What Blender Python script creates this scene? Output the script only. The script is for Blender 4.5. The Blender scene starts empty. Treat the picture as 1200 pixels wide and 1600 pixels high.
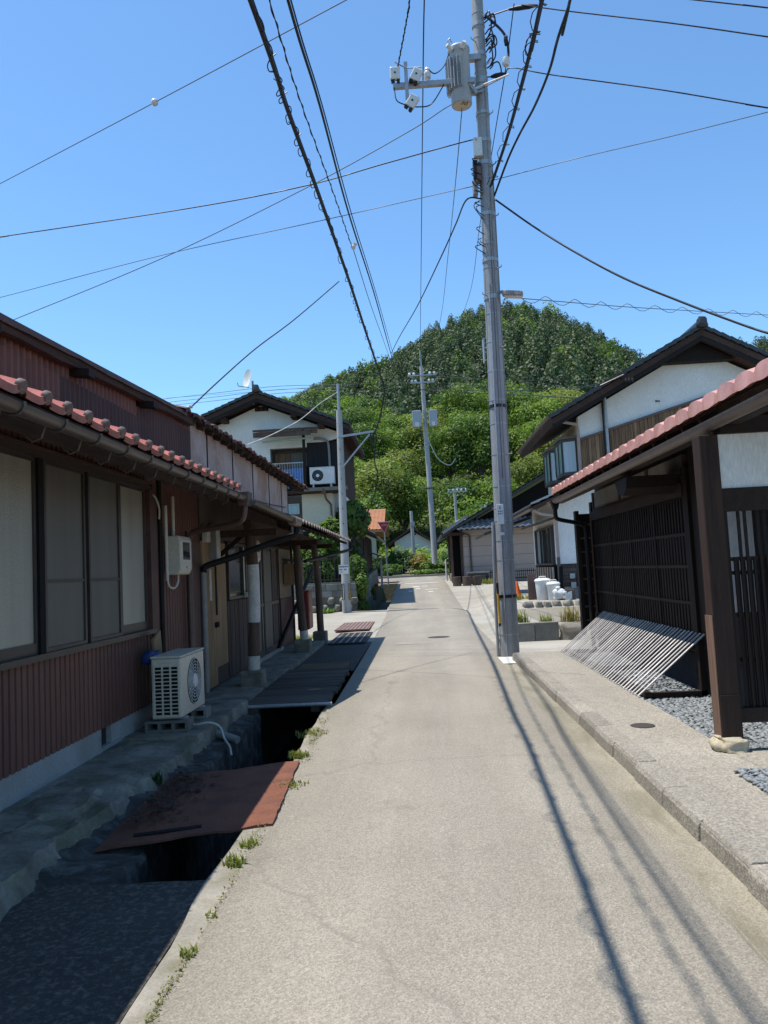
import bpy, bmesh, math, random
import numpy as np
from mathutils import Vector, Matrix
from mathutils import noise as mnoise
random.seed(7)
RNG = np.random.default_rng(11)
scene = bpy.context.scene
C = scene.collection
R = math.radians

# ------------------------------------------------------------------ camera
CAM_H = 1.5
pitch, yaw, roll = R(4.32), R(2.36), 0.05
fwd = Vector((-math.sin(yaw)*math.cos(pitch), math.cos(yaw)*math.cos(pitch), math.sin(pitch)))
r0 = Vector((math.cos(yaw), math.sin(yaw), 0.0))
u0 = r0.cross(fwd)
right = math.cos(roll)*r0 - math.sin(roll)*u0
up = math.sin(roll)*r0 + math.cos(roll)*u0
cam_data = bpy.data.cameras.new('camera')
cam = bpy.data.objects.new('camera', cam_data)
C.objects.link(cam)
cam.matrix_world = Matrix(((right.x, up.x, -fwd.x, 0.0), (right.y, up.y, -fwd.y, 0.0),
                           (right.z, up.z, -fwd.z, CAM_H), (0, 0, 0, 1)))
cam_data.sensor_fit = 'VERTICAL'
cam_data.sensor_height = 36.0
cam_data.lens = 27.0
cam_data.clip_start = 0.05
cam_data.clip_end = 3000
scene.camera = cam

# ------------------------------------------------------------------ sky, sun, exposure
SUN_RATIO = 0.31                      # horizontal shift per metre of height, towards +X
sun_dir = Vector((-SUN_RATIO, 0.012, 1.0)).normalized()
elev = math.asin(sun_dir.z)
world = bpy.data.worlds.new('World')
scene.world = world
world.use_nodes = True
wn = world.node_tree
for n in list(wn.nodes):
    wn.nodes.remove(n)
sky = wn.nodes.new('ShaderNodeTexSky')
sky.sky_type = 'NISHITA'
sky.sun_disc = False
sky.sun_elevation = elev
sky.sun_rotation = math.atan2(sun_dir.x, sun_dir.y)
sky.altitude = 0
sky.air_density = 1.0
sky.dust_density = 0.3
sky.ozone_density = 1.6
tint = wn.nodes.new('ShaderNodeMix')
tint.data_type = 'RGBA'
tint.blend_type = 'MULTIPLY'
tint.inputs[0].default_value = 1.0
tint.inputs[7].default_value = (0.91, 1.24, 1.42, 1)
bg = wn.nodes.new('ShaderNodeBackground')
bg.inputs[1].default_value = 0.12
wout = wn.nodes.new('ShaderNodeOutputWorld')
wn.links.new(sky.outputs[0], tint.inputs[6])
wn.links.new(tint.outputs[2], bg.inputs[0])
wn.links.new(bg.outputs[0], wout.inputs[0])
sun_data = bpy.data.lights.new('sun', 'SUN')
sun_data.energy = 5.0
sun_data.angle = R(0.45)
sun_data.color = (1.0, 0.94, 0.85)
sun = bpy.data.objects.new('sun', sun_data)
C.objects.link(sun)
sun.rotation_euler = sun_dir.to_track_quat('Z', 'Y').to_euler()
sun.location = (-20, 5, 60)
vs = scene.view_settings
vs.view_transform = 'Standard'
vs.look = 'None'
vs.gamma = 1.0
vs.use_curve_mapping = False
vs.exposure = 0.43
scene.cycles.max_bounces = 6
scene.cycles.diffuse_bounces = 3
scene.cycles.transparent_max_bounces = 8

# ------------------------------------------------------------------ helpers: materials
MATS = {}
def base_mat(name):
    m = bpy.data.materials.new(name)
    m.use_nodes = True
    nt = m.node_tree
    b = nt.nodes['Principled BSDF']
    MATS[name] = m
    return m, nt, b
def noise(nt, coord, scale, detail=5, rough=0.55, dist=0.0):
    n = nt.nodes.new('ShaderNodeTexNoise')
    n.inputs['Scale'].default_value = scale
    n.inputs['Detail'].default_value = detail
    n.inputs['Roughness'].default_value = rough
    n.inputs['Distortion'].default_value = dist
    nt.links.new(coord, n.inputs['Vector'])
    return n
def ramp(nt, fac, stops):
    r = nt.nodes.new('ShaderNodeValToRGB')
    els = r.color_ramp.elements
    els[0].position, els[0].color = stops[0][0], (*stops[0][1], 1)
    els[1].position, els[1].color = stops[-1][0], (*stops[-1][1], 1)
    for p, c in stops[1:-1]:
        e = els.new(p)
        e.color = (*c, 1)
    nt.links.new(fac, r.inputs[0])
    return r
def mixc(nt, a, b, fac, mode='MIX'):
    m = nt.nodes.new('ShaderNodeMix')
    m.data_type = 'RGBA'
    m.blend_type = mode
    for sock, v in ((m.inputs[6], a), (m.inputs[7], b)):
        if isinstance(v, tuple):
            sock.default_value = (*v[:3], 1)
        else:
            nt.links.new(v, sock)
    if isinstance(fac, (int, float)):
        m.inputs[0].default_value = fac
    else:
        nt.links.new(fac, m.inputs[0])
    return m.outputs[2]
def coords(nt, stretch=(1, 1, 1)):
    t = nt.nodes.new('ShaderNodeTexCoord')
    mp = nt.nodes.new('ShaderNodeMapping')
    mp.inputs['Scale'].default_value = stretch
    oi = nt.nodes.new('ShaderNodeObjectInfo')
    sc_ = nt.nodes.new('ShaderNodeVectorMath')
    sc_.operation = 'SCALE'
    sc_.inputs[0].default_value = (37.0, 53.0, 71.0)
    nt.links.new(oi.outputs['Random'], sc_.inputs['Scale'])
    nt.links.new(sc_.outputs[0], mp.inputs['Location'])
    nt.links.new(t.outputs['Object'], mp.inputs['Vector'])
    return mp.outputs[0]
def vary_tone(nt, col, amt):
    oi = nt.nodes.new('ShaderNodeObjectInfo')
    r_ = ramp(nt, oi.outputs['Random'], [(0.0, (1-amt,)*3), (1.0, (1+amt,)*3)]).outputs[0]
    return mixc(nt, col, r_, 1.0, 'MULTIPLY')
def bump(nt, bsdf, h, strength, dist=0.01):
    b = nt.nodes.new('ShaderNodeBump')
    b.inputs['Strength'].default_value = strength
    b.inputs['Distance'].default_value = dist
    nt.links.new(h, b.inputs['Height'])
    nt.links.new(b.outputs[0], bsdf.inputs['Normal'])
def mat(name, c1, c2=None, scale=3.0, rough=0.8, bmp=0.15, bscale=60, metal=0.0, stretch=(1, 1, 1),
        dirt=None, dirt_scale=0.8, dirt_amt=0.5, spec=0.35, bdist=0.01, vary=0.0):
    if name in MATS:
        return MATS[name]
    m, nt, b = base_mat(name)
    c2 = c2 or tuple(x*0.75 for x in c1)
    co = coords(nt, stretch)
    n1 = noise(nt, co, scale, 6, 0.62)
    col = ramp(nt, n1.outputs[0], [(0.33, c2), (0.67, c1)]).outputs[0]
    n2 = noise(nt, co, bscale, 4, 0.6)
    col = mixc(nt, col, ramp(nt, n2.outputs[0], [(0.3, (0.72, 0.72, 0.72)), (0.7, (1.18, 1.18, 1.18))]).outputs[0], 0.55, 'MULTIPLY')
    if dirt:
        co2 = coords(nt)
        n3 = noise(nt, co2, dirt_scale, 7, 0.65, 0.4)
        f = ramp(nt, n3.outputs[0], [(0.48, (0, 0, 0)), (0.68, (dirt_amt,)*3)]).outputs[0]
        col = mixc(nt, col, dirt, f)
    if vary:
        col = vary_tone(nt, col, vary)
    nt.links.new(col, b.inputs['Base Color'])
    b.inputs['Roughness'].default_value = rough
    b.inputs['Metallic'].default_value = metal
    b.inputs['Specular IOR Level'].default_value = spec
    if bmp > 0:
        bump(nt, b, n2.outputs[0], bmp, bdist)
    return m
def wood(name, c1, c2, axis='z', rough=0.8, grain=26, vary=0.22):
    st = {'x': (0.05, 1, 1), 'y': (1, 0.05, 1), 'z': (1, 1, 0.05)}[axis]
    if name in MATS:
        return MATS[name]
    m, nt, b = base_mat(name)
    co = coords(nt, st)
    n1 = noise(nt, co, grain, 8, 0.68, 0.6)
    n2 = noise(nt, coords(nt), 1.3, 5, 0.6)
    col = ramp(nt, n1.outputs[0], [(0.3, c2), (0.7, c1)]).outputs[0]
    col = mixc(nt, col, ramp(nt, n2.outputs[0], [(0.3, (0.6, 0.6, 0.62)), (0.7, (1.15, 1.12, 1.1))]).outputs[0], 0.7, 'MULTIPLY')
    col = vary_tone(nt, col, vary)
    nt.links.new(col, b.inputs['Base Color'])
    b.inputs['Roughness'].default_value = rough
    b.inputs['Specular IOR Level'].default_value = 0.25
    bump(nt, b, n1.outputs[0], 0.35, 0.006)
    return m
def foliage(name, c1, c2, trans=0.4):
    if name in MATS:
        return MATS[name]
    m, nt, b = base_mat(name)
    at = nt.nodes.new('ShaderNodeAttribute')
    at.attribute_name = 'hue'
    col = ramp(nt, at.outputs['Fac'], [(0.0, c2), (1.0, c1)]).outputs[0]
    nt.links.new(col, b.inputs['Base Color'])
    b.inputs['Roughness'].default_value = 0.55
    b.inputs['Specular IOR Level'].default_value = 0.3
    tr = nt.nodes.new('ShaderNodeBsdfTranslucent')
    tcol = mixc(nt, col, (1.25, 1.35, 0.6), 1.0, 'MULTIPLY')
    nt.links.new(tcol, tr.inputs[0])
    mx = nt.nodes.new('ShaderNodeMixShader')
    mx.inputs[0].default_value = trans
    out = nt.nodes['Material Output']
    nt.links.new(b.outputs[0], mx.inputs[1])
    nt.links.new(tr.outputs[0], mx.inputs[2])
    nt.links.new(mx.outputs[0], out.inputs[0])
    return m

# ------------------------------------------------------------------ helpers: geometry
OFF = {}
def V(*a):
    return Vector(a)
class MB:
    def __init__(s):
        s.v, s.f = [], []
    def poly(s, *pts):
        i = len(s.v)
        s.v += [tuple(p) for p in pts]
        s.f.append(tuple(range(i, i+len(pts))))
        return s
    def box(s, x0, x1, y0, y1, z0, z1):
        i = len(s.v)
        s.v += [(x0, y0, z0), (x1, y0, z0), (x1, y1, z0), (x0, y1, z0), (x0, y0, z1), (x1, y0, z1), (x1, y1, z1), (x0, y1, z1)]
        for q in ((0, 3, 2, 1), (4, 5, 6, 7), (0, 1, 5, 4), (1, 2, 6, 5), (2, 3, 7, 6), (3, 0, 4, 7)):
            s.f.append(tuple(i+k for k in q))
        return s
    def obox(s, c, ax, ay, az):
        c, ax, ay, az = Vector(c), Vector(ax), Vector(ay), Vector(az)
        i = len(s.v)
        for k in (-1, 1):
            for a, b in ((-1, -1), (1, -1), (1, 1), (-1, 1)):
                s.v.append(tuple(c+a*ax+b*ay+k*az))
        for q in ((0, 3, 2, 1), (4, 5, 6, 7), (0, 1, 5, 4), (1, 2, 6, 5), (2, 3, 7, 6), (3, 0, 4, 7)):
            s.f.append(tuple(i+k for k in q))
        return s
    def bar(s, a, b, w, h):
        """a straight bar of rectangular section from a to b (w sideways, h upwards)"""
        a, b = Vector(a), Vector(b)
        d = (b-a)
        n = d.normalized()
        ref = V(0, 0, 1) if abs(n.z) < 0.95 else V(1, 0, 0)
        sd = n.cross(ref).normalized()
        u = sd.cross(n)
        return s.obox((a+b)/2, sd*w/2, n*d.length/2, u*h/2)
    def prism(s, pts, axis, lo, hi):
        """extrude a polygon of 2-D points along an axis; points are the two other axes in xyz order"""
        def mk(p, t):
            if axis == 'x': return (t, p[0], p[1])
            if axis == 'y': return (p[0], t, p[1])
            return (p[0], p[1], t)
        i, n = len(s.v), len(pts)
        s.v += [mk(p, lo) for p in pts]+[mk(p, hi) for p in pts]
        s.f.append(tuple(range(i, i+n))[::-1])
        s.f.append(tuple(range(i+n, i+2*n)))
        for k in range(n):
            s.f.append((i+k, i+(k+1) % n, i+n+(k+1) % n, i+n+k))
        return s
    def tube(s, path, r, n=8, caps=True):
        path = [Vector(p) for p in path]
        rs = r if isinstance(r, (list, tuple)) else [r]*len(path)
        i = len(s.v)
        t0 = (path[1]-path[0]).normalized()
        ref = V(0, 0, 1) if abs(t0.z) < 0.9 else V(1, 0, 0)
        nrm = t0.cross(ref).normalized()
        for k, p in enumerate(path):
            a = path[max(k-1, 0)]
            b = path[min(k+1, len(path)-1)]
            t = (b-a).normalized()
            nrm = (nrm-t*nrm.dot(t))
            nrm = nrm.normalized() if nrm.length > 1e-6 else t.cross(V(0.3, 0.5, 0.8)).normalized()
            bn = t.cross(nrm)
            for j in range(n):
                an = 2*math.pi*j/n
                s.v.append(tuple(p+(nrm*math.cos(an)+bn*math.sin(an))*rs[k]))
        for k in range(len(path)-1):
            for j in range(n):
                a, b = i+k*n+j, i+k*n+(j+1) % n
                s.f.append((a, b, b+n, a+n))
        if caps:
            s.f.append(tuple(i+j for j in range(n))[::-1])
            s.f.append(tuple(i+(len(path)-1)*n+j for j in range(n)))
        return s
    def lathe(s, c, prof, n=16, axis=V(0, 0, 1)):
        c = Vector(c)
        ref = V(1, 0, 0) if abs(axis.x) < 0.9 else V(0, 1, 0)
        e1 = axis.cross(ref).normalized()
        e2 = axis.cross(e1)
        i = len(s.v)
        for rr, h in prof:
            for j in range(n):
                an = 2*math.pi*j/n
                s.v.append(tuple(c+axis*h+(e1*math.cos(an)+e2*math.sin(an))*rr))
        for k in range(len(prof)-1):
            for j in range(n):
                a, b = i+k*n+j, i+k*n+(j+1) % n
                s.f.append((a, b, b+n, a+n))
        s.f.append(tuple(i+j for j in range(n))[::-1])
        s.f.append(tuple(i+(len(prof)-1)*n+j for j in range(n)))
        return s
    def grid(s, rows):
        i = len(s.v)
        m = len(rows[0])
        for r_ in rows:
            s.v += [tuple(p) for p in r_]
        for a in range(len(rows)-1):
            for b in range(m-1):
                k = i+a*m+b
                s.f.append((k, k+1, k+m+1, k+m))
        return s
    def rock(s, c, size, seed=0, sub=2):
        bm = bmesh.new()
        bmesh.ops.create_icosphere(bm, subdivisions=sub, radius=1.0)
        rr = random.Random(seed)
        ph = [rr.uniform(0, 6) for _ in range(6)]
        i = len(s.v)
        for v in bm.verts:
            p = v.co.copy()
            q = V(*(math.copysign(abs(a)**0.62, a) for a in p))
            k = 1+0.10*math.sin(3*p.x+ph[0])*math.sin(3.3*p.y+ph[1])+0.08*math.sin(5*p.z+ph[2]+2*p.x)+0.05*math.sin(8*p.y+ph[3])
            k += 0.16*mnoise.fractal(p*1.8+Vector((seed*3.1, seed*1.7, 0)), 0.7, 2.2, 5)
            q *= k*0.85
            s.v.append((c[0]+q.x*size[0]/2, c[1]+q.y*size[1]/2, c[2]+q.z*size[2]/2))
        for f in bm.faces:
            s.f.append(tuple(i+v.index for v in f.verts))
        bm.free()
        return s
    def mesh(s, name, material, off=V(0, 0, 0), smooth=None):
        me = bpy.data.meshes.new(name)
        me.from_pydata([(a[0]-off.x, a[1]-off.y, a[2]-off.z) for a in s.v], [], s.f)
        bm = bmesh.new()
        bm.from_mesh(me)
        bmesh.ops.recalc_face_normals(bm, faces=bm.faces)
        bm.to_mesh(me)
        bm.free()
        if isinstance(material, (list, tuple)):
            for m_ in material: me.materials.append(m_)
        else:
            me.materials.append(material)
        if smooth:
            me.polygons.foreach_set('use_smooth', [True]*len(me.polygons))
            me.set_sharp_from_angle(angle=R(smooth))
        me.update()
        return me
    def build(s, name, material, parent=None, origin=None, smooth=None, bevel=0.0, keep_normals=False):
        off = OFF[parent.name] if parent is not None else Vector(origin if origin is not None else (0, 0, 0))
        me = s.mesh(name, material, off, smooth)
        o = bpy.data.objects.new(name, me)
        C.objects.link(o)
        if parent is not None:
            o.parent = parent
        else:
            o.location = off
        OFF[o.name] = off
        if bevel:
            b = o.modifiers.new('bevel', 'BEVEL')
            b.width = bevel
            b.segments = 2
            b.limit_method = 'ANGLE'
        return o
def place(me, name, parent, M):
    """a copy of a shared mesh as a part: M is in world space"""
    o = bpy.data.objects.new(name, me)
    C.objects.link(o)
    M = Matrix.Translation(-OFF[parent.name]) @ M
    o.parent = parent
    o.matrix_basis = M
    return o
def tag(o, label, cat, group=None):
    o['label'] = label
    o['category'] = cat
    if group:
        o['group'] = group
    return o
def thing(name, label, cat, loc, group=None):
    o = bpy.data.objects.new(name, None)
    o.empty_display_size = 0.1
    C.objects.link(o)
    o.location = loc
    OFF[o.name] = Vector(loc)
    return tag(o, label, cat, group)
def structure(o):
    o['kind'] = 'structure'
    return o
def stuff(o, label=None, cat=None):
    o['kind'] = 'stuff'
    if label:
        tag(o, label, cat)
    return o
def copy_thing(src, loc, rotz=0.0, label=None, scale=1.0):
    r = src.copy()
    C.objects.link(r)
    r.location = loc
    r.rotation_euler = (0, 0, rotz)
    r.scale = (scale,)*3
    if label:
        r['label'] = label
    OFF[r.name] = Vector(loc)
    for ch in src.children:
        c = ch.copy()
        C.objects.link(c)
        c.parent = r
        for g in ch.children:
            d = g.copy()
            C.objects.link(d)
            d.parent = c
    return r
def smoothstep(a, b, x):
    t = min(1.0, max(0.0, (x-a)/(b-a)))
    return t*t*(3-2*t)
def frange(a, b, st):
    n = max(1, int(round((b-a)/st)))
    return [a+(b-a)*k/n for k in range(n+1)]
def spline(pts, per=6):
    P = [Vector(p) for p in pts]
    out = []
    for k in range(len(P)-1):
        p0 = P[k-1] if k else P[0]*2-P[1]
        p1, p2 = P[k], P[k+1]
        p3 = P[k+2] if k+2 < len(P) else P[k+1]*2-P[k]
        for j in range(per):
            t = j/per
            out.append(0.5*((2*p1)+(p2-p0)*t+(2*p0-5*p1+4*p2-p3)*t*t+(3*p1-p0-3*p2+p3)*t**3))
    out.append(P[-1])
    return out
def fnoise(x, y, z=0.0, octs=5):
    return mnoise.fractal(Vector((x, y, z)), 0.8, 2.1, octs)
def wob(x, y, s=1.0):
    return math.sin(x*1.7*s+y*0.6*s)*0.5+math.sin(x*3.9*s-y*2.3*s+1.3)*0.3+math.sin(x*7.1*s+y*5.7*s+0.4)*0.2

# ------------------------------------------------------------------ materials
def m_asphalt(name, ca, cb, speck=0.75, cracks=0.55, vscale=95, moss=None):
    m, nt, b = base_mat(name)
    co = coords(nt)
    big = noise(nt, co, 0.55, 6, 0.6, 0.3)
    mid = noise(nt, coords(nt, (1, 0.10, 1)), 2.6, 6, 0.65, 0.2)
    fine = nt.nodes.new('ShaderNodeTexVoronoi')
    fine.inputs['Scale'].default_value = vscale
    nt.links.new(co, fine.inputs['Vector'])
    grit = noise(nt, co, 150, 3, 0.7)
    col = ramp(nt, big.outputs[0], [(0.3, ca), (0.7, cb)]).outputs[0]
    col = mixc(nt, col, ramp(nt, mid.outputs[0], [(0.3, (0.86, 0.855, 0.84)), (0.7, (1.10, 1.10, 1.10))]).outputs[0], 0.8, 'MULTIPLY')
    sp = ramp(nt, fine.outputs['Color'], [(0.0, (0.55, 0.54, 0.52)), (0.55, (1.0, 1.0, 1.0)), (1.0, (1.45, 1.43, 1.38))]).outputs[0]
    col = mixc(nt, col, sp, speck, 'MULTIPLY')
    col = mixc(nt, col, ramp(nt, grit.outputs[0], [(0.35, (0.5, 0.5, 0.5)), (0.65, (1.4, 1.4, 1.4))]).outputs[0], 0.45, 'MULTIPLY')
    # hairline cracks
    ck = nt.nodes.new('ShaderNodeTexVoronoi')
    ck.feature = 'DISTANCE_TO_EDGE'
    ck.inputs['Scale'].default_value = 0.27
    wq = noise(nt, co, 2.5, 5, 0.6)
    vadd = nt.nodes.new('ShaderNodeVectorMath')
    vadd.operation = 'MULTIPLY_ADD'
    vadd.inputs[1].default_value = (0.5, 0.5, 0)
    nt.links.new(wq.outputs['Color'], vadd.inputs[0])
    nt.links.new(co, vadd.inputs[2])
    nt.links.new(vadd.outputs[0], ck.inputs['Vector'])
    f = ramp(nt, ck.outputs['Distance'], [(0.0, (cracks,)*3), (0.006, (0, 0, 0))]).outputs[0]
    col = mixc(nt, col, (0.13, 0.12, 0.10), f)
    # wear where tyres run
    tc = nt.nodes.new('ShaderNodeTexCoord')
    sx = nt.nodes.new('ShaderNodeSeparateXYZ')
    nt.links.new(tc.outputs['Object'], sx.inputs[0])
    wv = nt.nodes.new('ShaderNodeMapRange')
    wv.inputs[1].default_value = -1.2
    wv.inputs[2].default_value = 1.4
    nt.links.new(sx.outputs[0], wv.inputs[0])
    if moss:
        mz = noise(nt, coords(nt, (1, 0.35, 1)), 3.0, 7, 0.68, 0.4)
        col = mixc(nt, col, moss, ramp(nt, mz.outputs[0], [(0.46, (0, 0, 0)), (0.66, (0.75, 0.75, 0.75))]).outputs[0])
    if name == 'asphalt':
        wr_ = ramp(nt, wv.outputs[0], [(0.0, (0.80, 0.795, 0.78)), (0.14, (0.94, 0.94, 0.93)), (0.3, (1.09, 1.085, 1.08)), (0.5, (0.99, 0.99, 0.985)), (0.72, (1.08, 1.075, 1.07)), (0.9, (0.93, 0.925, 0.91)), (1.0, (0.80, 0.79, 0.76))]).outputs[0]
        col = mixc(nt, col, wr_, 0.9, 'MULTIPLY')
        st_ = noise(nt, co, 1.7, 3, 0.5)
        col = mixc(nt, col, ramp(nt, st_.outputs[0], [(0.22, (0.72, 0.71, 0.70)), (0.34, (1, 1, 1))]).outputs[0], 0.8, 'MULTIPLY')
    nt.links.new(col, b.inputs['Base Color'])
    b.inputs['Roughness'].default_value = 0.68
    b.inputs['Specular IOR Level'].default_value = 0.55
    ad = nt.nodes.new('ShaderNodeMath')
    ad.operation = 'ADD'
    nt.links.new(fine.outputs['Distance'], ad.inputs[0])
    nt.links.new(grit.outputs[0], ad.inputs[1])
    bump(nt, b, ad.outputs[0], 0.4, 0.005)
    return m
ASPHALT = m_asphalt('asphalt', (0.216, 0.195, 0.158), (0.270, 0.246, 0.203), 0.66, 0.42, 120)
PAVE = m_asphalt('pavement_concrete', (0.235, 0.215, 0.18), (0.33, 0.305, 0.26), 0.8, 0.3, 80)
GUTT = m_asphalt('gutter_concrete', (0.19, 0.172, 0.13), (0.30, 0.27, 0.205), 0.6, 0.3, 110, (0.135, 0.122, 0.075))
KERB = m_asphalt('kerb_concrete', (0.19, 0.175, 0.148), (0.31, 0.285, 0.24), 0.8, 0.0, 80)
CONC = mat('concrete', (0.36, 0.345, 0.315), (0.26, 0.25, 0.225), 1.6, 0.9, 0.4, 85, dirt=(0.17, 0.155, 0.12), dirt_scale=1.1, dirt_amt=0.6)
CONC_D = mat('old_concrete', (0.30, 0.275, 0.225), (0.11, 0.10, 0.08), 3.4, 0.92, 0.9, 38, dirt=(0.075, 0.085, 0.04), dirt_scale=2.2, dirt_amt=0.7)
LOTC = mat('lot_concrete', (0.345, 0.325, 0.285), (0.25, 0.235, 0.20), 0.9, 0.92, 0.4, 60, dirt=(0.24, 0.22, 0.17), dirt_scale=0.6, dirt_amt=0.6)
DIRT = mat('ground_soil', (0.17, 0.15, 0.11), (0.08, 0.095, 0.045), 0.5, 0.95, 0.6, 12, bdist=0.05)
HILLM = mat('hill_soil', (0.03, 0.045, 0.015), (0.015, 0.025, 0.01), 0.05, 1.0, 0.3, 2)
SLABD = mat('dark_slab', (0.060, 0.055, 0.048), (0.042, 0.039, 0.035), 2.5, 0.92, 0.7, 90, dirt=(0.21, 0.20, 0.18), dirt_scale=34.0, dirt_amt=0.55)
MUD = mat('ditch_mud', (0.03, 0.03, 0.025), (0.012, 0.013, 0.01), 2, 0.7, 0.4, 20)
BROWN = mat('brown_siding', (0.175, 0.078, 0.058), (0.105, 0.048, 0.038), 1.7, 0.6, 0.1, 40, stretch=(1, 1, 0.12), dirt=(0.10, 0.055, 0.05), dirt_scale=1.3, dirt_amt=0.6)
BROWN_D = mat('dark_brown_siding', (0.105, 0.047, 0.042), (0.065, 0.032, 0.030), 1.7, 0.6, 0.1, 40, stretch=(1, 1, 0.12))
UPPERB = mat('faded_red_sheet', (0.205, 0.085, 0.065), (0.125, 0.055, 0.045), 2.5, 0.6, 0.1, 40, stretch=(1, 1, 0.10), dirt=(0.13, 0.06, 0.055), dirt_scale=1.6, dirt_amt=0.6)
BROWN_T = mat('brown_trim', (0.10, 0.05, 0.04), (0.06, 0.032, 0.026), 3, 0.55, 0.1, 40)
FRAME = mat('bronze_frame', (0.055, 0.045, 0.038), (0.038, 0.03, 0.026), 4, 0.45, 0.05, 60, spec=0.5)
FOUND = mat('foundation_render', (0.34, 0.355, 0.36), (0.26, 0.27, 0.275), 1.4, 0.9, 0.25, 50, dirt=(0.18, 0.18, 0.15), dirt_scale=1.3, dirt_amt=0.5)
PLAST = mat('white_plaster', (0.80, 0.79, 0.775), (0.75, 0.74, 0.72), 1.6, 0.9, 0.06, 40, stretch=(1.4, 1.4, 0.35), dirt=(0.62, 0.59, 0.55), dirt_scale=0.7, dirt_amt=0.35)
PLASTY = mat('cream_plaster', (0.62, 0.56, 0.44), (0.54, 0.48, 0.37), 0.7, 0.9, 0.08, 40)
PANELM = mat('weathered_panel', (0.50, 0.40, 0.38), (0.36, 0.26, 0.22), 1.5, 0.85, 0.15, 30, dirt=(0.30, 0.17, 0.11), dirt_scale=1.2, dirt_amt=0.8)
MAUVE = mat('mauve_siding', (0.47, 0.395, 0.35), (0.42, 0.35, 0.31), 0.8, 0.8, 0.06, 40)
DWOOD = wood('dark_timber', (0.024, 0.014, 0.010), (0.010, 0.006, 0.005), 'z', 0.65)
DWOODX = wood('dark_timber_cross', (0.042, 0.024, 0.016), (0.017, 0.010, 0.008), 'y', 0.65)
POSTW = wood('gate_post_timber', (0.050, 0.027, 0.018), (0.018, 0.011, 0.009), 'z', 0.7)
SPLICE = wood('weathered_post_foot', (0.20, 0.125, 0.09), (0.09, 0.055, 0.04), 'z', 0.8)
GREYW = wood('grey_weathered_wood', (0.16, 0.12, 0.10), (0.055, 0.04, 0.034), 'z', 0.9, 40)
TANW = wood('tan_door_wood', (0.34, 0.235, 0.13), (0.23, 0.15, 0.08), 'z', 0.7, 18)
CEDAR = wood('cedar_boards', (0.36, 0.22, 0.13), (0.07, 0.038, 0.024), 'z', 0.85, 16)
EAVEW = wood('eave_timber', (0.085, 0.05, 0.038), (0.035, 0.022, 0.018), 'y', 0.85)
POLEW = wood('round_post_wood', (0.16, 0.11, 0.08), (0.06, 0.042, 0.032), 'z', 0.85)
SLATW = wood('silver_slat_wood', (0.62, 0.60, 0.57), (0.40, 0.385, 0.365), 'z', 0.75, 30)
PLANK = wood('deck_plank_wood', (0.125, 0.11, 0.092), (0.06, 0.053, 0.045), 'x', 0.9)
TILER = mat('red_glazed_tile', (0.48, 0.145, 0.095), (0.33, 0.095, 0.062), 5, 0.28, 0.08, 50, dirt=(0.17, 0.085, 0.06), dirt_scale=5, dirt_amt=0.6, spec=0.5, vary=0.22)
TILEK = mat('tile_knob', (0.17, 0.12, 0.10), (0.10, 0.065, 0.055), 9, 0.5, 0.1, 60)
TILEP = mat('pink_glazed_tile', (0.66, 0.33, 0.265), (0.50, 0.225, 0.175), 5, 0.3, 0.06, 50, dirt=(0.30, 0.14, 0.11), dirt_scale=4, dirt_amt=0.5, spec=0.5, vary=0.12)
TILED = mat('dark_roof_tile', (0.042, 0.042, 0.046), (0.022, 0.022, 0.025), 4, 0.4, 0.1, 50, spec=0.5)
TILEG = mat('grey_roof_tile', (0.30, 0.31, 0.33), (0.2, 0.21, 0.225), 4, 0.4, 0.1, 50, spec=0.5)
TILEB = mat('old_brown_tile', (0.13, 0.06, 0.045), (0.055, 0.03, 0.025), 6, 0.75, 0.2, 50, vary=0.22)
TIN = mat('tan_tin_roof', (0.30, 0.22, 0.16), (0.19, 0.135, 0.10), 2, 0.55, 0.1, 40, metal=0.2)
GUTM = mat('gutter_metal', (0.115, 0.095, 0.082), (0.075, 0.062, 0.055), 5, 0.42, 0.05, 50, metal=0.25, spec=0.5)
GUTB = mat('brown_gutter', (0.17, 0.135, 0.115), (0.13, 0.10, 0.085), 5, 0.5, 0.05, 50, spec=0.5)
PIPEB = mat('brown_pipe', (0.13, 0.075, 0.06), (0.09, 0.05, 0.042), 4, 0.45, 0.03, 40, spec=0.5)
PIPEK = mat('black_pipe', (0.016, 0.014, 0.014), (0.009, 0.009, 0.009), 4, 0.6, 0.03, 40, spec=0.2)
PIPEG = mat('grey_pipe', (0.28, 0.27, 0.25), (0.2, 0.19, 0.18), 4, 0.5, 0.03, 40, spec=0.5)
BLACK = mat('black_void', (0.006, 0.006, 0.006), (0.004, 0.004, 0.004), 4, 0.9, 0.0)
RUBBER = mat('black_cable', (0.012, 0.012, 0.014), (0.008, 0.008, 0.01), 4, 0.5, 0.0)
CABLEG = mat('grey_cable', (0.10, 0.105, 0.115), (0.07, 0.075, 0.08), 4, 0.5, 0.0)
CABLEW = mat('pale_cable', (0.5, 0.49, 0.44), (0.42, 0.41, 0.37), 4, 0.5, 0.0)
IVORY = mat('ivory_plastic', (0.60, 0.55, 0.45), (0.54, 0.49, 0.40), 2, 0.45, 0.02, 40, dirt=(0.4, 0.36, 0.28), dirt_scale=3, dirt_amt=0.3, spec=0.5)
WHITEP = mat('white_paint', (0.68, 0.68, 0.66), (0.58, 0.58, 0.56), 3, 0.5, 0.03, 40, dirt=(0.5, 0.49, 0.45), dirt_scale=4, dirt_amt=0.35, spec=0.5)
OFFW = mat('post_white_paint', (0.60, 0.585, 0.53), (0.5, 0.485, 0.43), 4, 0.6, 0.05, 40, dirt=(0.3, 0.27, 0.2), dirt_scale=5, dirt_amt=0.5)
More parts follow.
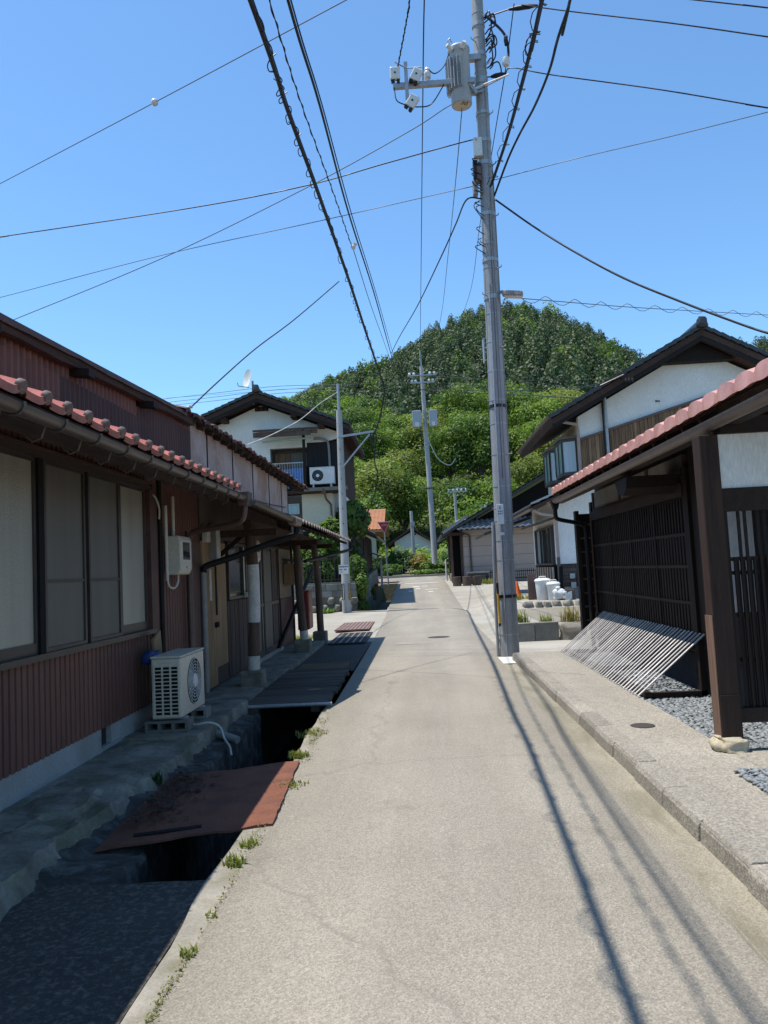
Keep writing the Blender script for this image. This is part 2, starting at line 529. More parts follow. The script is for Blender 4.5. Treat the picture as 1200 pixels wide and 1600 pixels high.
GALV = mat('galvanised_steel', (0.40, 0.41, 0.42), (0.30, 0.31, 0.32), 7, 0.45, 0.04, 50, metal=0.45, spec=0.5)
POLE = mat('utility_pole_grey', (0.31, 0.32, 0.335), (0.24, 0.25, 0.26), 3, 0.6, 0.12, 40, stretch=(1, 1, 0.25), dirt=(0.2, 0.205, 0.21), dirt_scale=2.5, dirt_amt=0.5, spec=0.3)
POLEC = mat('pole_concrete', (0.40, 0.40, 0.39), (0.33, 0.33, 0.32), 2, 0.8, 0.1, 60, dirt=(0.25, 0.25, 0.23), dirt_scale=2, dirt_amt=0.4)
XFORM = mat('transformer_grey', (0.36, 0.38, 0.40), (0.31, 0.33, 0.35), 2, 0.45, 0.02, 40, spec=0.5)
PORC = mat('porcelain', (0.66, 0.66, 0.63), (0.6, 0.6, 0.57), 4, 0.2, 0.0, spec=0.6)
RUST = mat('rusty_plate', (0.205, 0.078, 0.046), (0.14, 0.055, 0.034), 4.5, 0.9, 0.7, 90, dirt=(0.075, 0.04, 0.032), dirt_scale=2.6, dirt_amt=0.75)
RUSTD = mat('dark_steel_grate', (0.06, 0.055, 0.05), (0.035, 0.032, 0.03), 4, 0.7, 0.2, 60)
RUSTR = mat('red_brown_grate', (0.22, 0.11, 0.085), (0.15, 0.075, 0.06), 4, 0.8, 0.2, 60)
REDP = mat('red_paint', (0.22, 0.018, 0.018), (0.16, 0.014, 0.014), 4, 0.45, 0.03, 40, spec=0.5)
SIGNR = mat('sign_red', (0.40, 0.012, 0.025), (0.36, 0.010, 0.02), 4, 0.4, 0.0, spec=0.5)
ORANGE = mat('orange_plastic', (0.85, 0.16, 0.02), (0.75, 0.13, 0.02), 4, 0.45, 0.0, spec=0.5)
PINK = mat('pink_plastic', (0.75, 0.10, 0.16), (0.65, 0.08, 0.13), 4, 0.45, 0.0, spec=0.5)
YELL = mat('yellow_guard', (0.65, 0.38, 0.03), (0.55, 0.32, 0.03), 4, 0.5, 0.0, spec=0.5)
BLUET = mat('blue_cloth', (0.11, 0.27, 0.62), (0.055, 0.16, 0.45), 6, 0.8, 0.2, 14, stretch=(1, 1, 1.6))
STONE = mat('field_stone', (0.30, 0.275, 0.23), (0.16, 0.15, 0.13), 4, 0.9, 0.6, 25, dirt=(0.10, 0.10, 0.08), dirt_scale=4, dirt_amt=0.6, vary=0.22)
STONEL = mat('pale_base_stone', (0.48, 0.42, 0.30), (0.36, 0.31, 0.22), 6, 0.85, 0.5, 30, dirt=(0.25, 0.22, 0.17), dirt_scale=6, dirt_amt=0.5)
PEBBLE = mat('blue_grey_pebble', (0.30, 0.32, 0.325), (0.095, 0.108, 0.12), 22, 0.7, 0.2, 60)
BLOCK = mat('concrete_block', (0.24, 0.24, 0.22), (0.165, 0.165, 0.15), 4, 0.93, 0.5, 70, dirt=(0.11, 0.115, 0.08), dirt_scale=3, dirt_amt=0.6, vary=0.22)
ORROOF = mat('orange_tile_roof', (0.42, 0.185, 0.085), (0.34, 0.145, 0.065), 3, 0.6, 0.2, 14)
def m_glass(name, col, rough, bscale, bstr):
    m, nt, b = base_mat(name)
    co = coords(nt)
    n = noise(nt, co, bscale, 3, 0.6)
    n2 = noise(nt, coords(nt, (2.2, 2.2, 0.12)), 2.6, 4)
    c = ramp(nt, n2.outputs[0], [(0.35, tuple(x*0.82 for x in col)), (0.65, tuple(x*1.05 for x in col))]).outputs[0]
    nt.links.new(c, b.inputs['Base Color'])
    b.inputs['Roughness'].default_value = rough
    b.inputs['Specular IOR Level'].default_value = 0.7
    if bstr: bump(nt, b, n.outputs[0], bstr, 0.004)
    return m
FROST = m_glass('frosted_glass', (0.31, 0.30, 0.245), 0.3, 60, 1.0)
SCREEN = m_glass('insect_screen', (0.115, 0.106, 0.085), 0.6, 300, 0.15)
PANE = m_glass('window_glass', (0.10, 0.13, 0.14), 0.08, 3, 0.03)
PANEB = m_glass('pale_blue_glass', (0.24, 0.36, 0.37), 0.12, 3, 0.03)
CURT = m_glass('curtained_glass', (0.42, 0.46, 0.52), 0.15, 3, 0.05)
DARKG = m_glass('dark_glass', (0.03, 0.033, 0.035), 0.1, 3, 0.03)
LEAF_B = foliage('broad_leaf', (0.215, 0.31, 0.05), (0.036, 0.082, 0.018), 0.42)
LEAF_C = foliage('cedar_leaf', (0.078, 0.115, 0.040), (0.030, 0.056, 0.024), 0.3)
BARGE = wood('barge_timber', (0.030, 0.025, 0.025), (0.014, 0.012, 0.012), 'y', 0.85)
LEAF_G = foliage('garden_leaf', (0.17, 0.26, 0.05), (0.045, 0.10, 0.02), 0.4)
LEAF_D = foliage('dark_garden_leaf', (0.07, 0.13, 0.03), (0.02, 0.05, 0.015), 0.3)
LEAF_R = foliage('reddish_leaf', (0.30, 0.20, 0.07), (0.16, 0.16, 0.03), 0.4)
GRASS = foliage('grass_blade', (0.30, 0.29, 0.085), (0.10, 0.145, 0.035), 0.35)
BARK = wood('bark', (0.10, 0.075, 0.055), (0.045, 0.034, 0.026), 'z', 0.95)

# ------------------------------------------------------------------ ground heights
def base_z(y):
    return float(np.interp(y, [18, 24, 30, 36, 42, 48, 60, 90], [0, .1, .32, .6, .82, .95, 1.6, 4.0]))
HX = np.array([-300, -117, -101, -82, -58, -40, -27, -13, 1, 15, 36, 53, 73, 89, 103, 116, 124, 141, 164, 187, 220, 400], float)
HZ = np.array([20, 63, 70, 80, 88, 96, 102, 106, 116, 124, 129, 132, 127, 117, 106, 94, 88, 94, 102, 105, 106, 90], float)
def hill_z(x, y):
    y = np.asarray(y, float)
    xr = np.asarray(x, float)*400.0/np.maximum(y, 60)
    h = np.interp(xr*0.6+np.asarray(x, float)*0.4, HX, HZ)
    t = np.clip((y-80)/320.0, 0, 1.25)
    z = 3.0+(h-3.0)*np.where(t < 1, t**0.92, 1-(t-1)*0.5)
    return z+3.0*np.sin(np.asarray(x)*0.06+y*0.03)*np.clip(t, 0, 1)
def lot_z(x, y):
    z = base_z(y)
    rz = 0.30*smoothstep(1.5, 2.3, x)*smoothstep(15.0, 15.3, y)+0.15*smoothstep(2.2, 3.0, x)*smoothstep(20.5, 20.9, y)
    return max(z, rz)
DX0, DX1 = -2.02, -1.10       # the open ditch beside the lane

def build_setting():
    # soil sheet to the horizon, with the ditch cut into it
    xs = sorted(set([-900, -500, -300, -200, -140, -100, -70, -50, -35, -25, -18, -12, -8, -5, -3.5, -2.6, DX0-0.03, DX0, -1.6, DX1, DX1+0.03, -0.5, 0.3, 1.2, 1.8, 2.4, 3.2, 4.5, 6, 9, 13, 18, 25, 35, 50, 70, 100, 140, 200, 300, 500, 900]))
    ys = sorted(set([-300, -150, -80, -40, -20, -10, -5, 0, 3, 6, 9, 12, 15, 18, 20, 22, 24, 26, 28, 30, 33, 36, 39, 41.2, 41.3, 42, 45, 48, 52, 58, 65, 75, 90, 150, 300, 700, 1500]))
    mb = MB()
    rows = []
    for y in ys:
        row = []
        for x in xs:
            z = base_z(y)-0.05 if y < 90 else 3.9+(y-90)*0.002
            if DX0-0.001 <= x <= DX1+0.001 and y < 41.25:
                z = base_z(y)-0.95
            row.append((x, y, z))
        rows.append(row)
    mb.grid(rows)
    structure(mb.build('ground', DIRT))
    # hill
    mb = MB()
    hxs = list(np.linspace(-330, 420, 70))
    hys = [79.0, 80.0, 82.0]+list(np.linspace(84, 470, 44))
    mb.grid([[(x, y, float(hill_z(x, y))) for x in hxs] for y in hys])
    structure(mb.build('hill', HILLM, smooth=80))
    # road
    def left_edge(y):
        return float(np.interp(y, [-6, 2.7, 4, 8.7, 14, 18.3, 20, 26, 34, 41.5], [-0.99, -1.0, -1.0, -1.04, -1.05, -1.07, -1.07, -1.07, -1.07, -1.08]))
    mb = MB()
    rows = []
    for y in frange(-6, 42.6, 0.5):
        xl, xr = left_edge(y), (1.2 if y < 12.2 else 1.36)
        rows.append([(xl+(xr-xl)*k/8, y, base_z(y)+0.004+0.012*math.sin(math.pi*k/8)) for k in range(9)])
    mb.grid(rows)
    road = structure(mb.build('road', ASPHALT, smooth=60))
    # concrete strip along the ditch side, mossy broken edge
    mb = MB()
    for y in frange(-6, 41.0, 0.22):
        y1 = y+0.2199
        xe0, xe1 = -1.115-0.035*wob(y, 1), -1.115-0.035*wob(y1, 1)
        z = base_z(y)+0.001
        if 8.8 < y < 22: continue
        mb.poly((xe0, y, z), (-0.97, y, z), (-0.97, y1, base_z(y1)+0.001), (xe1, y1, base_z(y1)+0.001))
        mb.poly((xe0, y, z), (xe1, y1, base_z(y1)+0.001), (xe1+0.02, y1, z-0.9), (xe0+0.02, y, z-0.9))
    structure(mb.build('road_edge', mat('edge_concrete', (0.30, 0.28, 0.24), (0.20, 0.185, 0.155), 4, 0.92, 0.7, 70, dirt=(0.12, 0.12, 0.05), dirt_scale=3.5, dirt_amt=0.7)))
    # crossing road and its far kerb
    mb = MB()
    mb.grid([[(x, y, base_z(y)+0.010+0.0*x) for x in frange(-40, 45, 2.5)] for y in frange(42.4, 48.2, 0.5)])
    structure(mb.build('crossing_road', ASPHALT))
    kb = structure(MB().box(-40, 40, 48.2, 48.24, 0.9, 1.02).build('far_kerb', KERB))
    for k in range(40):
        MB().box(-12+k*0.6, -12+k*0.6+0.585, 48.24, 48.40, 0.88, 1.10).build('kerb_stone', KERB, kb, bevel=0.012)
    # painted stop letters worn to patches
    mb = MB()
    for (x, y, w, h) in ((-0.75, 39.3, 1.8, 0.35), (-0.35, 36.2, 0.35, 0.5), (0.1, 36.6, 0.3, 0.25), (-0.2, 35.0, 0.22, 0.35), (0.25, 34.4, 0.6, 0.2), (-0.5, 33.6, 0.2, 0.6), (0.35, 33.0, 0.22, 0.3)):
        z0, z1 = base_z(y)+0.022, base_z(y+h)+0.022
        mb.poly((x, y, z0), (x+w, y+0.03, z0), (x+w*0.95, y+h, z1), (x+0.03, y+h*0.9, z1))
    structure(mb.build('worn_road_paint', WHITEP))
    # gutter, kerb, pavement
    mb = MB()
    rows = []
    for y in frange(-6, 12.2, 0.4):
        rows.append([(1.18, y, 0.005), (1.24, y, 0.001), (1.31, y, -0.006), (1.40, y, 0.004)])
    mb.grid(rows)
    structure(mb.build('gutter', GUTT, smooth=50))
    mb = MB().box(1.402, 1.52, -6, 12.19, -0.05, 0.100)
    kerb = structure(mb.build('kerb', KERB))
    y = -0.6
    k = 0
    rr = random.Random(3)
    while y < 12.1:
        L = min(0.6, 12.19-y)
        j = rr.uniform(-0.006, 0.006)
        q = MB().prism([(1.385+j, -0.03), (1.392+j, 0.085), (1.412+j, 0.118+j*0.5), (1.545, 0.121+j*0.5), (1.545, -0.03)], 'y', y+0.004, y+L-0.004)
        q.build('kerb_stone', KERB, kerb, bevel=0.008)
        y += L
        k += 1
    mb = MB()
    ysn = frange(-6, 12.19, 0.6)
    mb.grid([[(x, y, 0.112+0.002*wob(x*3, y*2)) for x in (1.54, 1.75, 1.95, 2.13)] for y in ysn])
    mb.grid([[(x, y, 0.112) for x in (2.13, 2.4, 3.0, 6.0)] for y in frange(-6, 4.15, 1.0)])
    mb.grid([[(x, y, 0.112) for x in (2.131, 2.6)] for y in frange(5.12, 5.62, 0.25)])
    mb.grid([[(x, y, 0.112) for x in (2.6, 6.0)] for y in (4.15, 5.62)])
    mb.grid([[(x, 12.19, z) for x in (1.54, 2.13, 6.0)] for z in (0.112, -0.05)])
    structure(mb.build('pavement', PAVE, smooth=40))
    # gravel beds
    structure(MB().poly((2.131, 5.62, 0.07), (6, 5.62, 0.07), (6, 12.19, 0.07), (2.131, 12.19, 0.07)).poly((1.88, 4.15, 0.117), (2.6, 4.15, 0.117), (2.6, 5.12, 0.117), (1.96, 5.12, 0.117)).build('gravel_bed', PEBBLE))
    ico = bmesh.new()
    bmesh.ops.create_icosphere(ico, subdivisions=1, radius=1.0)
    iv = np.array([v.co[:] for v in ico.verts])
    iff = np.array([[v.index for v in f.verts] for f in ico.faces])
    ico.free()
    pts = []
    def bed(x0, x1, y0, y1, z, st, sz):
        for yy in np.arange(y0, y1, st):
            for xx in np.arange(x0, x1, st):
                pts.append((xx+random.uniform(-.4, .4)*st, yy+random.uniform(-.4, .4)*st, z, sz*random.uniform(0.7, 1.25)))
    bed(2.14, 2.95, 5.64, 12.1, 0.088, 0.038, 0.026)
    bed(2.95, 3.6, 5.64, 8.6, 0.088, 0.045, 0.028)
    bed(1.94, 2.58, 4.2, 5.08, 0.126, 0.036, 0.024)
    P = np.array(pts)
    n = len(P)
    ang = RNG.uniform(0, 6.28, n)
    sx, sy, sz = P[:, 3]*RNG.uniform(0.9, 1.4, n), P[:, 3]*RNG.uniform(0.6, 1.0, n), P[:, 3]*RNG.uniform(0.35, 0.6, n)
    lx = iv[None, :, 0]*sx[:, None]
    ly = iv[None, :, 1]*sy[:, None]
    lz = iv[None, :, 2]*sz[:, None]+lx*RNG.uniform(-.35, .35, n)[:, None]
    X = lx*np.cos(ang)[:, None]-ly*np.sin(ang)[:, None]+P[:, 0][:, None]
    Y = lx*np.sin(ang)[:, None]+ly*np.cos(ang)[:, None]+P[:, 1][:, None]
    Z = lz+P[:, 2][:, None]
    co = np.stack([X, Y, Z], -1).reshape(-1, 3)
    fa = (iff[None]+(np.arange(n)*len(iv))[:, None, None]).reshape(-1, 3)
    me = bpy.data.meshes.new('pebbles')
    me.from_pydata(co.tolist(), [], fa.tolist())
    me.materials.append(PEBBLE)
    o = bpy.data.objects.new('pebbles', me)
    C.objects.link(o)
    me.polygons.foreach_set('use_smooth', [True]*len(me.polygons))
    stuff(o, 'blue-grey pebbles spread below the dark lattice wall', 'pebbles')
    # side lane and house lots on the right
    mb = MB()
    mb.grid([[(x, y, lot_z(x, y)+0.002) for x in (1.36, 1.5, 1.75, 2.0, 2.3, 2.6, 3, 4, 6, 9, 14, 22)] for y in sorted(frange(12.2, 15.0, 0.7)+[15.1, 15.2, 15.3]+frange(15.8, 20.5, 0.8)+[20.6, 20.7, 20.8, 20.9]+frange(21.5, 42.3, 1.0))])
    structure(mb.build('lot_pavement', LOTC))
    mb = MB()
    mb.grid([[(x, y, lot_z(x, y)+0.008) for x in (2.4, 3, 4, 6, 9, 14)] for y in frange(15.5, 20.3, 0.6)])
    structure(mb.build('parking_asphalt', ASPHALT))
    # ditch bed, side walls
    mb = MB()
    mb.grid([[(x, y, base_z(y)-0.9) for x in (DX0+0.01, DX1-0.01)] for y in frange(-6, 41, 1.5)])
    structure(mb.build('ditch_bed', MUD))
    mb = MB()
    rows = []
    for y in frange(3.9, 8.72, 0.05):
        xr_ = float(np.interp(y, [3.9, 5, 6.5, 8, 8.7], [-1.62, -1.70, -1.82, -1.84, -1.86]))+0.05*fnoise(y*2.5, 3)
        rows.append([(-2.10, y, 0.03), (-1.98, y, -0.03+0.04*fnoise(y*3, 1)), (xr_-0.02, y, -0.045+0.03*fnoise(y*3, 2)), (xr_+0.02*fnoise(y*8, 9), y, -0.08), (xr_+0.04*fnoise(y*4, 5), y, -0.25), (xr_+0.04*fnoise(y*3, 8), y, -0.5), (xr_+0.02, y, -0.93)])
    mb.grid(rows)
    structure(mb.build('ditch_wall', mat('ditch_shade_concrete', (0.06, 0.058, 0.05), (0.016, 0.016, 0.014), 5, 0.8, 1.0, 26, dirt=(0.19, 0.19, 0.18), dirt_scale=7, dirt_amt=0.5), smooth=35))  # concrete colour darkened to stand in for deep shade inside the ditch
    # near slab that covers the ditch
    mb = MB()
    rows = []
    for y in frange(-6, 3.95, 0.25):
        rows.append([(x, y+(0.02*wob(x*3, 1) if y > 3.9 else 0), -0.012+0.004*wob(x*2, y*2)) for x in frange(-2.3, -1.115, 0.11)])
    mb.grid(rows)
    mb.grid([[(p[0], p[1], p[2]) for p in rows[-1]], [(p[0], p[1], -0.16) for p in rows[-1]]])
    structure(mb.build('ditch_cover_slab', SLABD, smooth=40))
    # raised ledge along the house wall, broken edge
    mb = MB()
    rows = []
    for y in frange(-4, 7.0, 0.04):
        e = -2.06-0.055*fnoise(y*1.3, 0.5)-0.05*fnoise(y*4, 7)
        row = []
        for k in range(19):
            u = k/18
            x = -2.72+(e+2.72)*u
            st = 0.028 if fnoise(x*1.6+3, y*0.9, 2, 3) > 0.12 else 0.0
            row.append((x, y, 0.105-0.035*u**2+st*min(1, u*4)+0.016*fnoise(x*5, y*4)*u+0.006*fnoise(x*19, y*17)))
        row += [(e+0.02+0.02*fnoise(y*9, 3), y, 0.045+0.02*fnoise(y*5, 1)), (e+0.05+0.035*fnoise(y*6, 2), y, -0.02+0.02*fnoise(y*7, 4)), (e+0.10+0.05*fnoise(y*6, 3), y, -0.10)]
        rows.append(row)
    mb.grid(rows)
    structure(mb.build('wall_ledge', CONC_D, smooth=30))
    # second, higher concrete step beneath the air conditioner
    mb = MB()
    rows = []
    for y in frange(6.85, 8.74, 0.1):
        xe = -2.03+0.02*wob(y*3, 1)
        rows.append([(-2.72, y, 0.125), (-2.4, y, 0.122), (xe, y, 0.118+0.006*wob(y*5, 0)), (xe+0.015, y, 0.09), (xe+0.02, y, -0.06)])
    mb.grid(rows)
    mb.grid([[(p[0], p[1], p[2]) for p in rows[0]], [(p[0], p[1]-0.01, -0.06) for p in rows[0]]])
    structure(mb.build('house_step', CONC_D, smooth=35))
    # walkway under the awning and front yard
    mb = MB()
    mb.grid([[(x, y, 0.085+0.004*wob(x*3, y)) for x in frange(-2.75, -2.06, 0.23)] for y in frange(8.75, 16.4, 0.6)])
    mb.grid([[(-2.06, y, z) for z in (0.085, -0.1)] for y in frange(8.75, 16.4, 0.6)])
    mb.grid([[(x, 8.75, z) for x in (-2.75, -2.06)] for z in (0.085, -0.05)])
    structure(mb.build('walkway', CONC_D))
    mb = MB()
    mb.grid([[(x, y, base_z(y)+0.006+0.012*wob(x*2, y)) for x in frange(-6, -1.06, 0.33)] for y in frange(16.41, 25.8, 0.5)])
    structure(mb.build('yard', LOTC))
    mb = MB()
    mb.grid([[(x, y, 0.004) for x in (-2.06, -1.07)] for y in frange(11.75, 16.41, 0.6)])
    structure(mb.build('ditch_cover', SLABD))
build_setting()

# ------------------------------------------------------------------ shared pieces
def ribbed(mb, x, y0, y1, z0, z1, pitch=0.08, depth=0.03, groove=0.026, ztop=None):
    """a pressed metal sheet standing in the plane X = x with upright grooves; faces +X"""
    pts = []
    y = y0
    while y < y1-1e-4:
        e = min(y+pitch, y1)
        pts += [(y, 0), (max(y, e-groove), 0), (max(y, e-groove*0.75), -depth), (max(y, e-groove*0.25), -depth)]
        y = e
    pts.append((y1, 0))
    top = ztop or (lambda y: z1)
    mb.grid([[(x+d, y, z0) for y, d in pts], [(x+d, y, top(y)) for y, d in pts]])
    mb.box(x-0.06, x-depth-0.004, y0, y1, z0, min(top(y0), top(y1))-0.005)
    return mb
def wavy(mb, x, y0, y1, z0f, z1f, pitch=0.085, amp=0.02):
    ys = frange(y0, y1, pitch/6)
    mb.grid([[(x+amp*math.sin(2*math.pi*y/pitch), y, z0f(y)) for y in ys], [(x+amp*math.sin(2*math.pi*y/pitch), y, z1f(y)) for y in ys]])
    return mb
def tile_mesh(name, material, w, length, lip=0.045, amp=0.026, knob=False, knob_mat=None):
    """one curved roof tile: local x across (along the eave), y up the slope, z out of the roof"""
    mb = MB()
    n = 9 if knob else 12
    prof = []
    for k in range(n+1):
        u = k/n
        h = amp*0.7*(1-2*abs(2*u-1)**2.4) if not knob else (amp*1.5*math.exp(-((u-0.82)/0.13)**2)+amp*0.5*(u-0.45)**2*2)
        prof.append((-w/2*1.02+w*1.04*u, h))
    th = 0.016
    drop = (lambda k: lip) if knob or lip < 0.05 else (lambda k: 0.045+0.05*math.sin(math.pi*k/n))
    top0 = [(x, 0, z+0.012) for x, z in prof]
    top1 = [(x, length, z-0.004) for x, z in prof]
    mb.grid([top0, top1])
    mb.grid([[(x, 0, z+0.012) for x, z in prof], [(x, -0.45*drop(k), z-drop(k)) for k, (x, z) in enumerate(prof)]])
    mb.grid([[(x, -0.45*drop(k), z-drop(k)) for k, (x, z) in enumerate(prof)], [(x, 0.02, z-drop(k)) for k, (x, z) in enumerate(prof)], [(x, 0.02, z-th) for x, z in prof], [(x, length, z-th-0.004) for x, z in prof]])
    nf = len(mb.f)
    mats = [material]
    if knob:
        kx = -w/2+w*0.82
        mb.lathe((kx, -0.012, amp*0.75), [(0.036, 0.0), (0.040, 0.006), (0.041, 0.03)], 12, V(0, 1, 0))
        mats.append(knob_mat)
    me = mb.mesh(name, mats, smooth=50)
    if knob:
        for p in me.polygons:
            if p.center.y < 0.03 and p.index >= nf:
                p.material_index = 1
    return me
def frame_of(ex, ey, ez, o):
    return Matrix(((ex.x, ey.x, ez.x, o.x), (ex.y, ey.y, ez.y, o.y), (ex.z, ey.z, ez.z, o.z), (0, 0, 0, 1)))
def rough_place(M, a=0.012, d=0.003):
    return M @ Matrix.Translation((random.uniform(-d, d), random.uniform(-d, d), random.uniform(-d, d))) @ Matrix.Rotation(random.uniform(-a, a), 4, 'Z') @ Matrix.Rotation(random.uniform(-a, a), 4, 'X')
def half_gutter(mb, x, y0, y1, z, r=0.055, n=8, sag=0.0):
    if callable(x):
        fx, fz = x, z
    else:
        fx, fz = (lambda y: x), (lambda y, z=z: z)
    rows = []
    for y in frange(y0, y1, 0.5):
        gx, gz = fx(y), fz(y)
        rows.append([(gx+r*math.cos(a), y, gz+r*math.sin(a)) for a in [math.pi+math.pi*k/n for k in range(n+1)]]
                    + [(gx+(r-0.006)*math.cos(a), y, gz+(r-0.006)*math.sin(a)) for a in [2*math.pi-math.pi*k/n for k in range(n+1)]])
    mb.grid(rows)
    for y in (y0, y1):
        mb.poly(*[(fx(y)+r*math.cos(a), y, fz(y)+r*math.sin(a)) for a in [math.pi+math.pi*k/n for k in range(n+1)]])
    return mb
def window_unit(parent, name, axis, c, a0, a1, z0, z1, sign, frame_mat, panes, fw=0.04, depth=0.05, mull=0.03):
    """window in a wall plane: axis 'x' = plane X=c (runs along Y), 'y' = plane Y=c (runs along X); panes = list of (width share, material)"""
    def bx(mb, s0, s1, q0, q1, d0, d1):
        lo, hi = sorted((c+sign*d0, c+sign*d1))
        return mb.box(lo, hi, s0, s1, q0, q1) if axis == 'x' else mb.box(s0, s1, lo, hi, q0, q1)
    mb = MB()
    bx(mb, a0, a1, z0, z0+fw, 0.0, depth)
    bx(mb, a0, a1, z1-fw, z1, 0.0, depth)
    bx(mb, a0, a0+fw, z0+fw, z1-fw, 0.0, depth)
    bx(mb, a1-fw, a1, z0+fw, z1-fw, 0.0, depth)
    f = mb.build(name, frame_mat, parent)
    tot = sum(p[0] for p in panes)
    s = a0+fw
    W_ = a1-a0-2*fw
    for k, (sh, pm) in enumerate(panes):
        e = s+W_*sh/tot
        q = MB()
        bx(q, s, e, z0+fw, z1-fw, 0.004, 0.014 if k % 2 == 0 else 0.024)
        q.build('pane', pm, f)
        if k < len(panes)-1:
            bx(MB(), e-mull/2, e+mull/2, z0+fw, z1-fw, 0.0, depth*0.85).build('mullion', frame_mat, f) if False else None
            q = MB()
            bx(q, e-mull/2, e+mull/2, z0+fw, z1-fw, 0.0, depth*0.85)
            q.build('mullion', frame_mat, f)
        s = e
    return f

def ac_unit(name, label, loc, yaw, w=0.75, d=0.28, h=0.56, feet=0.03, side_grille=False, fan_r=0.2, fan_x=-0.08, dark_fan=False, group=None):
    """local: front faces -Y, width along X; thing placed by its empty"""
    t = thing(name, label, 'air conditioner', loc, group)
    OFF[t.name] = V(0, 0, 0)
    z0 = feet
    cs = MB().box(-w/2, w/2, -d/2, d/2, z0, z0+h).build('casing', IVORY if side_grille else WHITEP, t, bevel=0.015)
    MB().box(-w/2-0.006, w/2+0.006, -d/2-0.006, d/2+0.006, z0+h+0.001, z0+h+0.022).build('lid', IVORY if side_grille else WHITEP, t, bevel=0.008)
    for sx in (-1, 1):
        MB().box(sx*w*0.36-0.03, sx*w*0.36+0.03, -d/2-0.02, d/2+0.02, 0, z0).build('foot', GALV, t)
    fy = -d/2
    fz = z0+h*0.52
    g = MB().lathe((fan_x, fy-0.001, fz), [(fan_r+0.005, 0), (fan_r+0.005, 0.004)], 32, V(0, -1, 0)).build('fan_opening', BLACK, t)
    mb = MB()
    nr = 4 if dark_fan else 6
    for k in range(nr):
        rr = fan_r*(0.32+0.68*k/(nr-1))
        mb.tube([(fan_x+rr*math.cos(a), fy-0.009, fz+rr*math.sin(a)) for a in np.linspace(0, 2*math.pi, 29)], 0.003, 5, False)
    for k in range(12):
        a = k*math.pi/6
        b = a+0.5
        mb.tube([(fan_x+fan_r*0.25*math.cos(a), fy-0.007, fz+fan_r*0.25*math.sin(a)), (fan_x+fan_r*0.65*math.cos(a+0.28), fy-0.007, fz+fan_r*0.65*math.sin(a+0.28)), (fan_x+fan_r*math.cos(b), fy-0.007, fz+fan_r*math.sin(b))], 0.0018, 4, False)
    mb.build('fan_grille', GALV if dark_fan else WHITEP, t)
    MB().lathe((fan_x, fy-0.010, fz), [(fan_r*0.30, 0), (fan_r*0.28, 0.008), (0.001, 0.011)], 20, V(0, -1, 0)).build('fan_hub', WHITEP, t, smooth=40)
    if side_grille:
        mb, fr = MB(), MB()
        xs = -w/2-0.005
        for c_ in range(3):
            for r_ in range(13):
                y0 = -d*0.38+c_*d*0.27
                zz = z0+0.035+r_*(h-0.10)/13
                mb.box(xs+0.0005, xs+0.004, y0, y0+d*0.2, zz, zz+(h-0.10)/13*0.66)
        mb.build('side_vent', BLACK, t)
        fr.box(xs+0.0003, xs+0.008, -d*0.42, -d*0.40, z0+0.02, z0+h-0.05)
        fr.box(xs+0.0003, xs+0.008, d*0.40, d*0.42, z0+0.02, z0+h-0.05)
        for c_ in range(2):
            y0 = -d*0.38+c_*d*0.27+d*0.2
            fr.box(xs+0.0003, xs+0.007, y0+0.002, y0+d*0.07-0.002, z0+0.02, z0+h-0.05)
        fr.build('vent_frame', IVORY, t)
        MB().box(xs+0.0005, xs+0.02, -0.06, 0.06, z0+h-0.045, z0+h-0.025).build('handle', IVORY, t, bevel=0.004)
    t.rotation_euler = (0, 0, yaw)
    return t

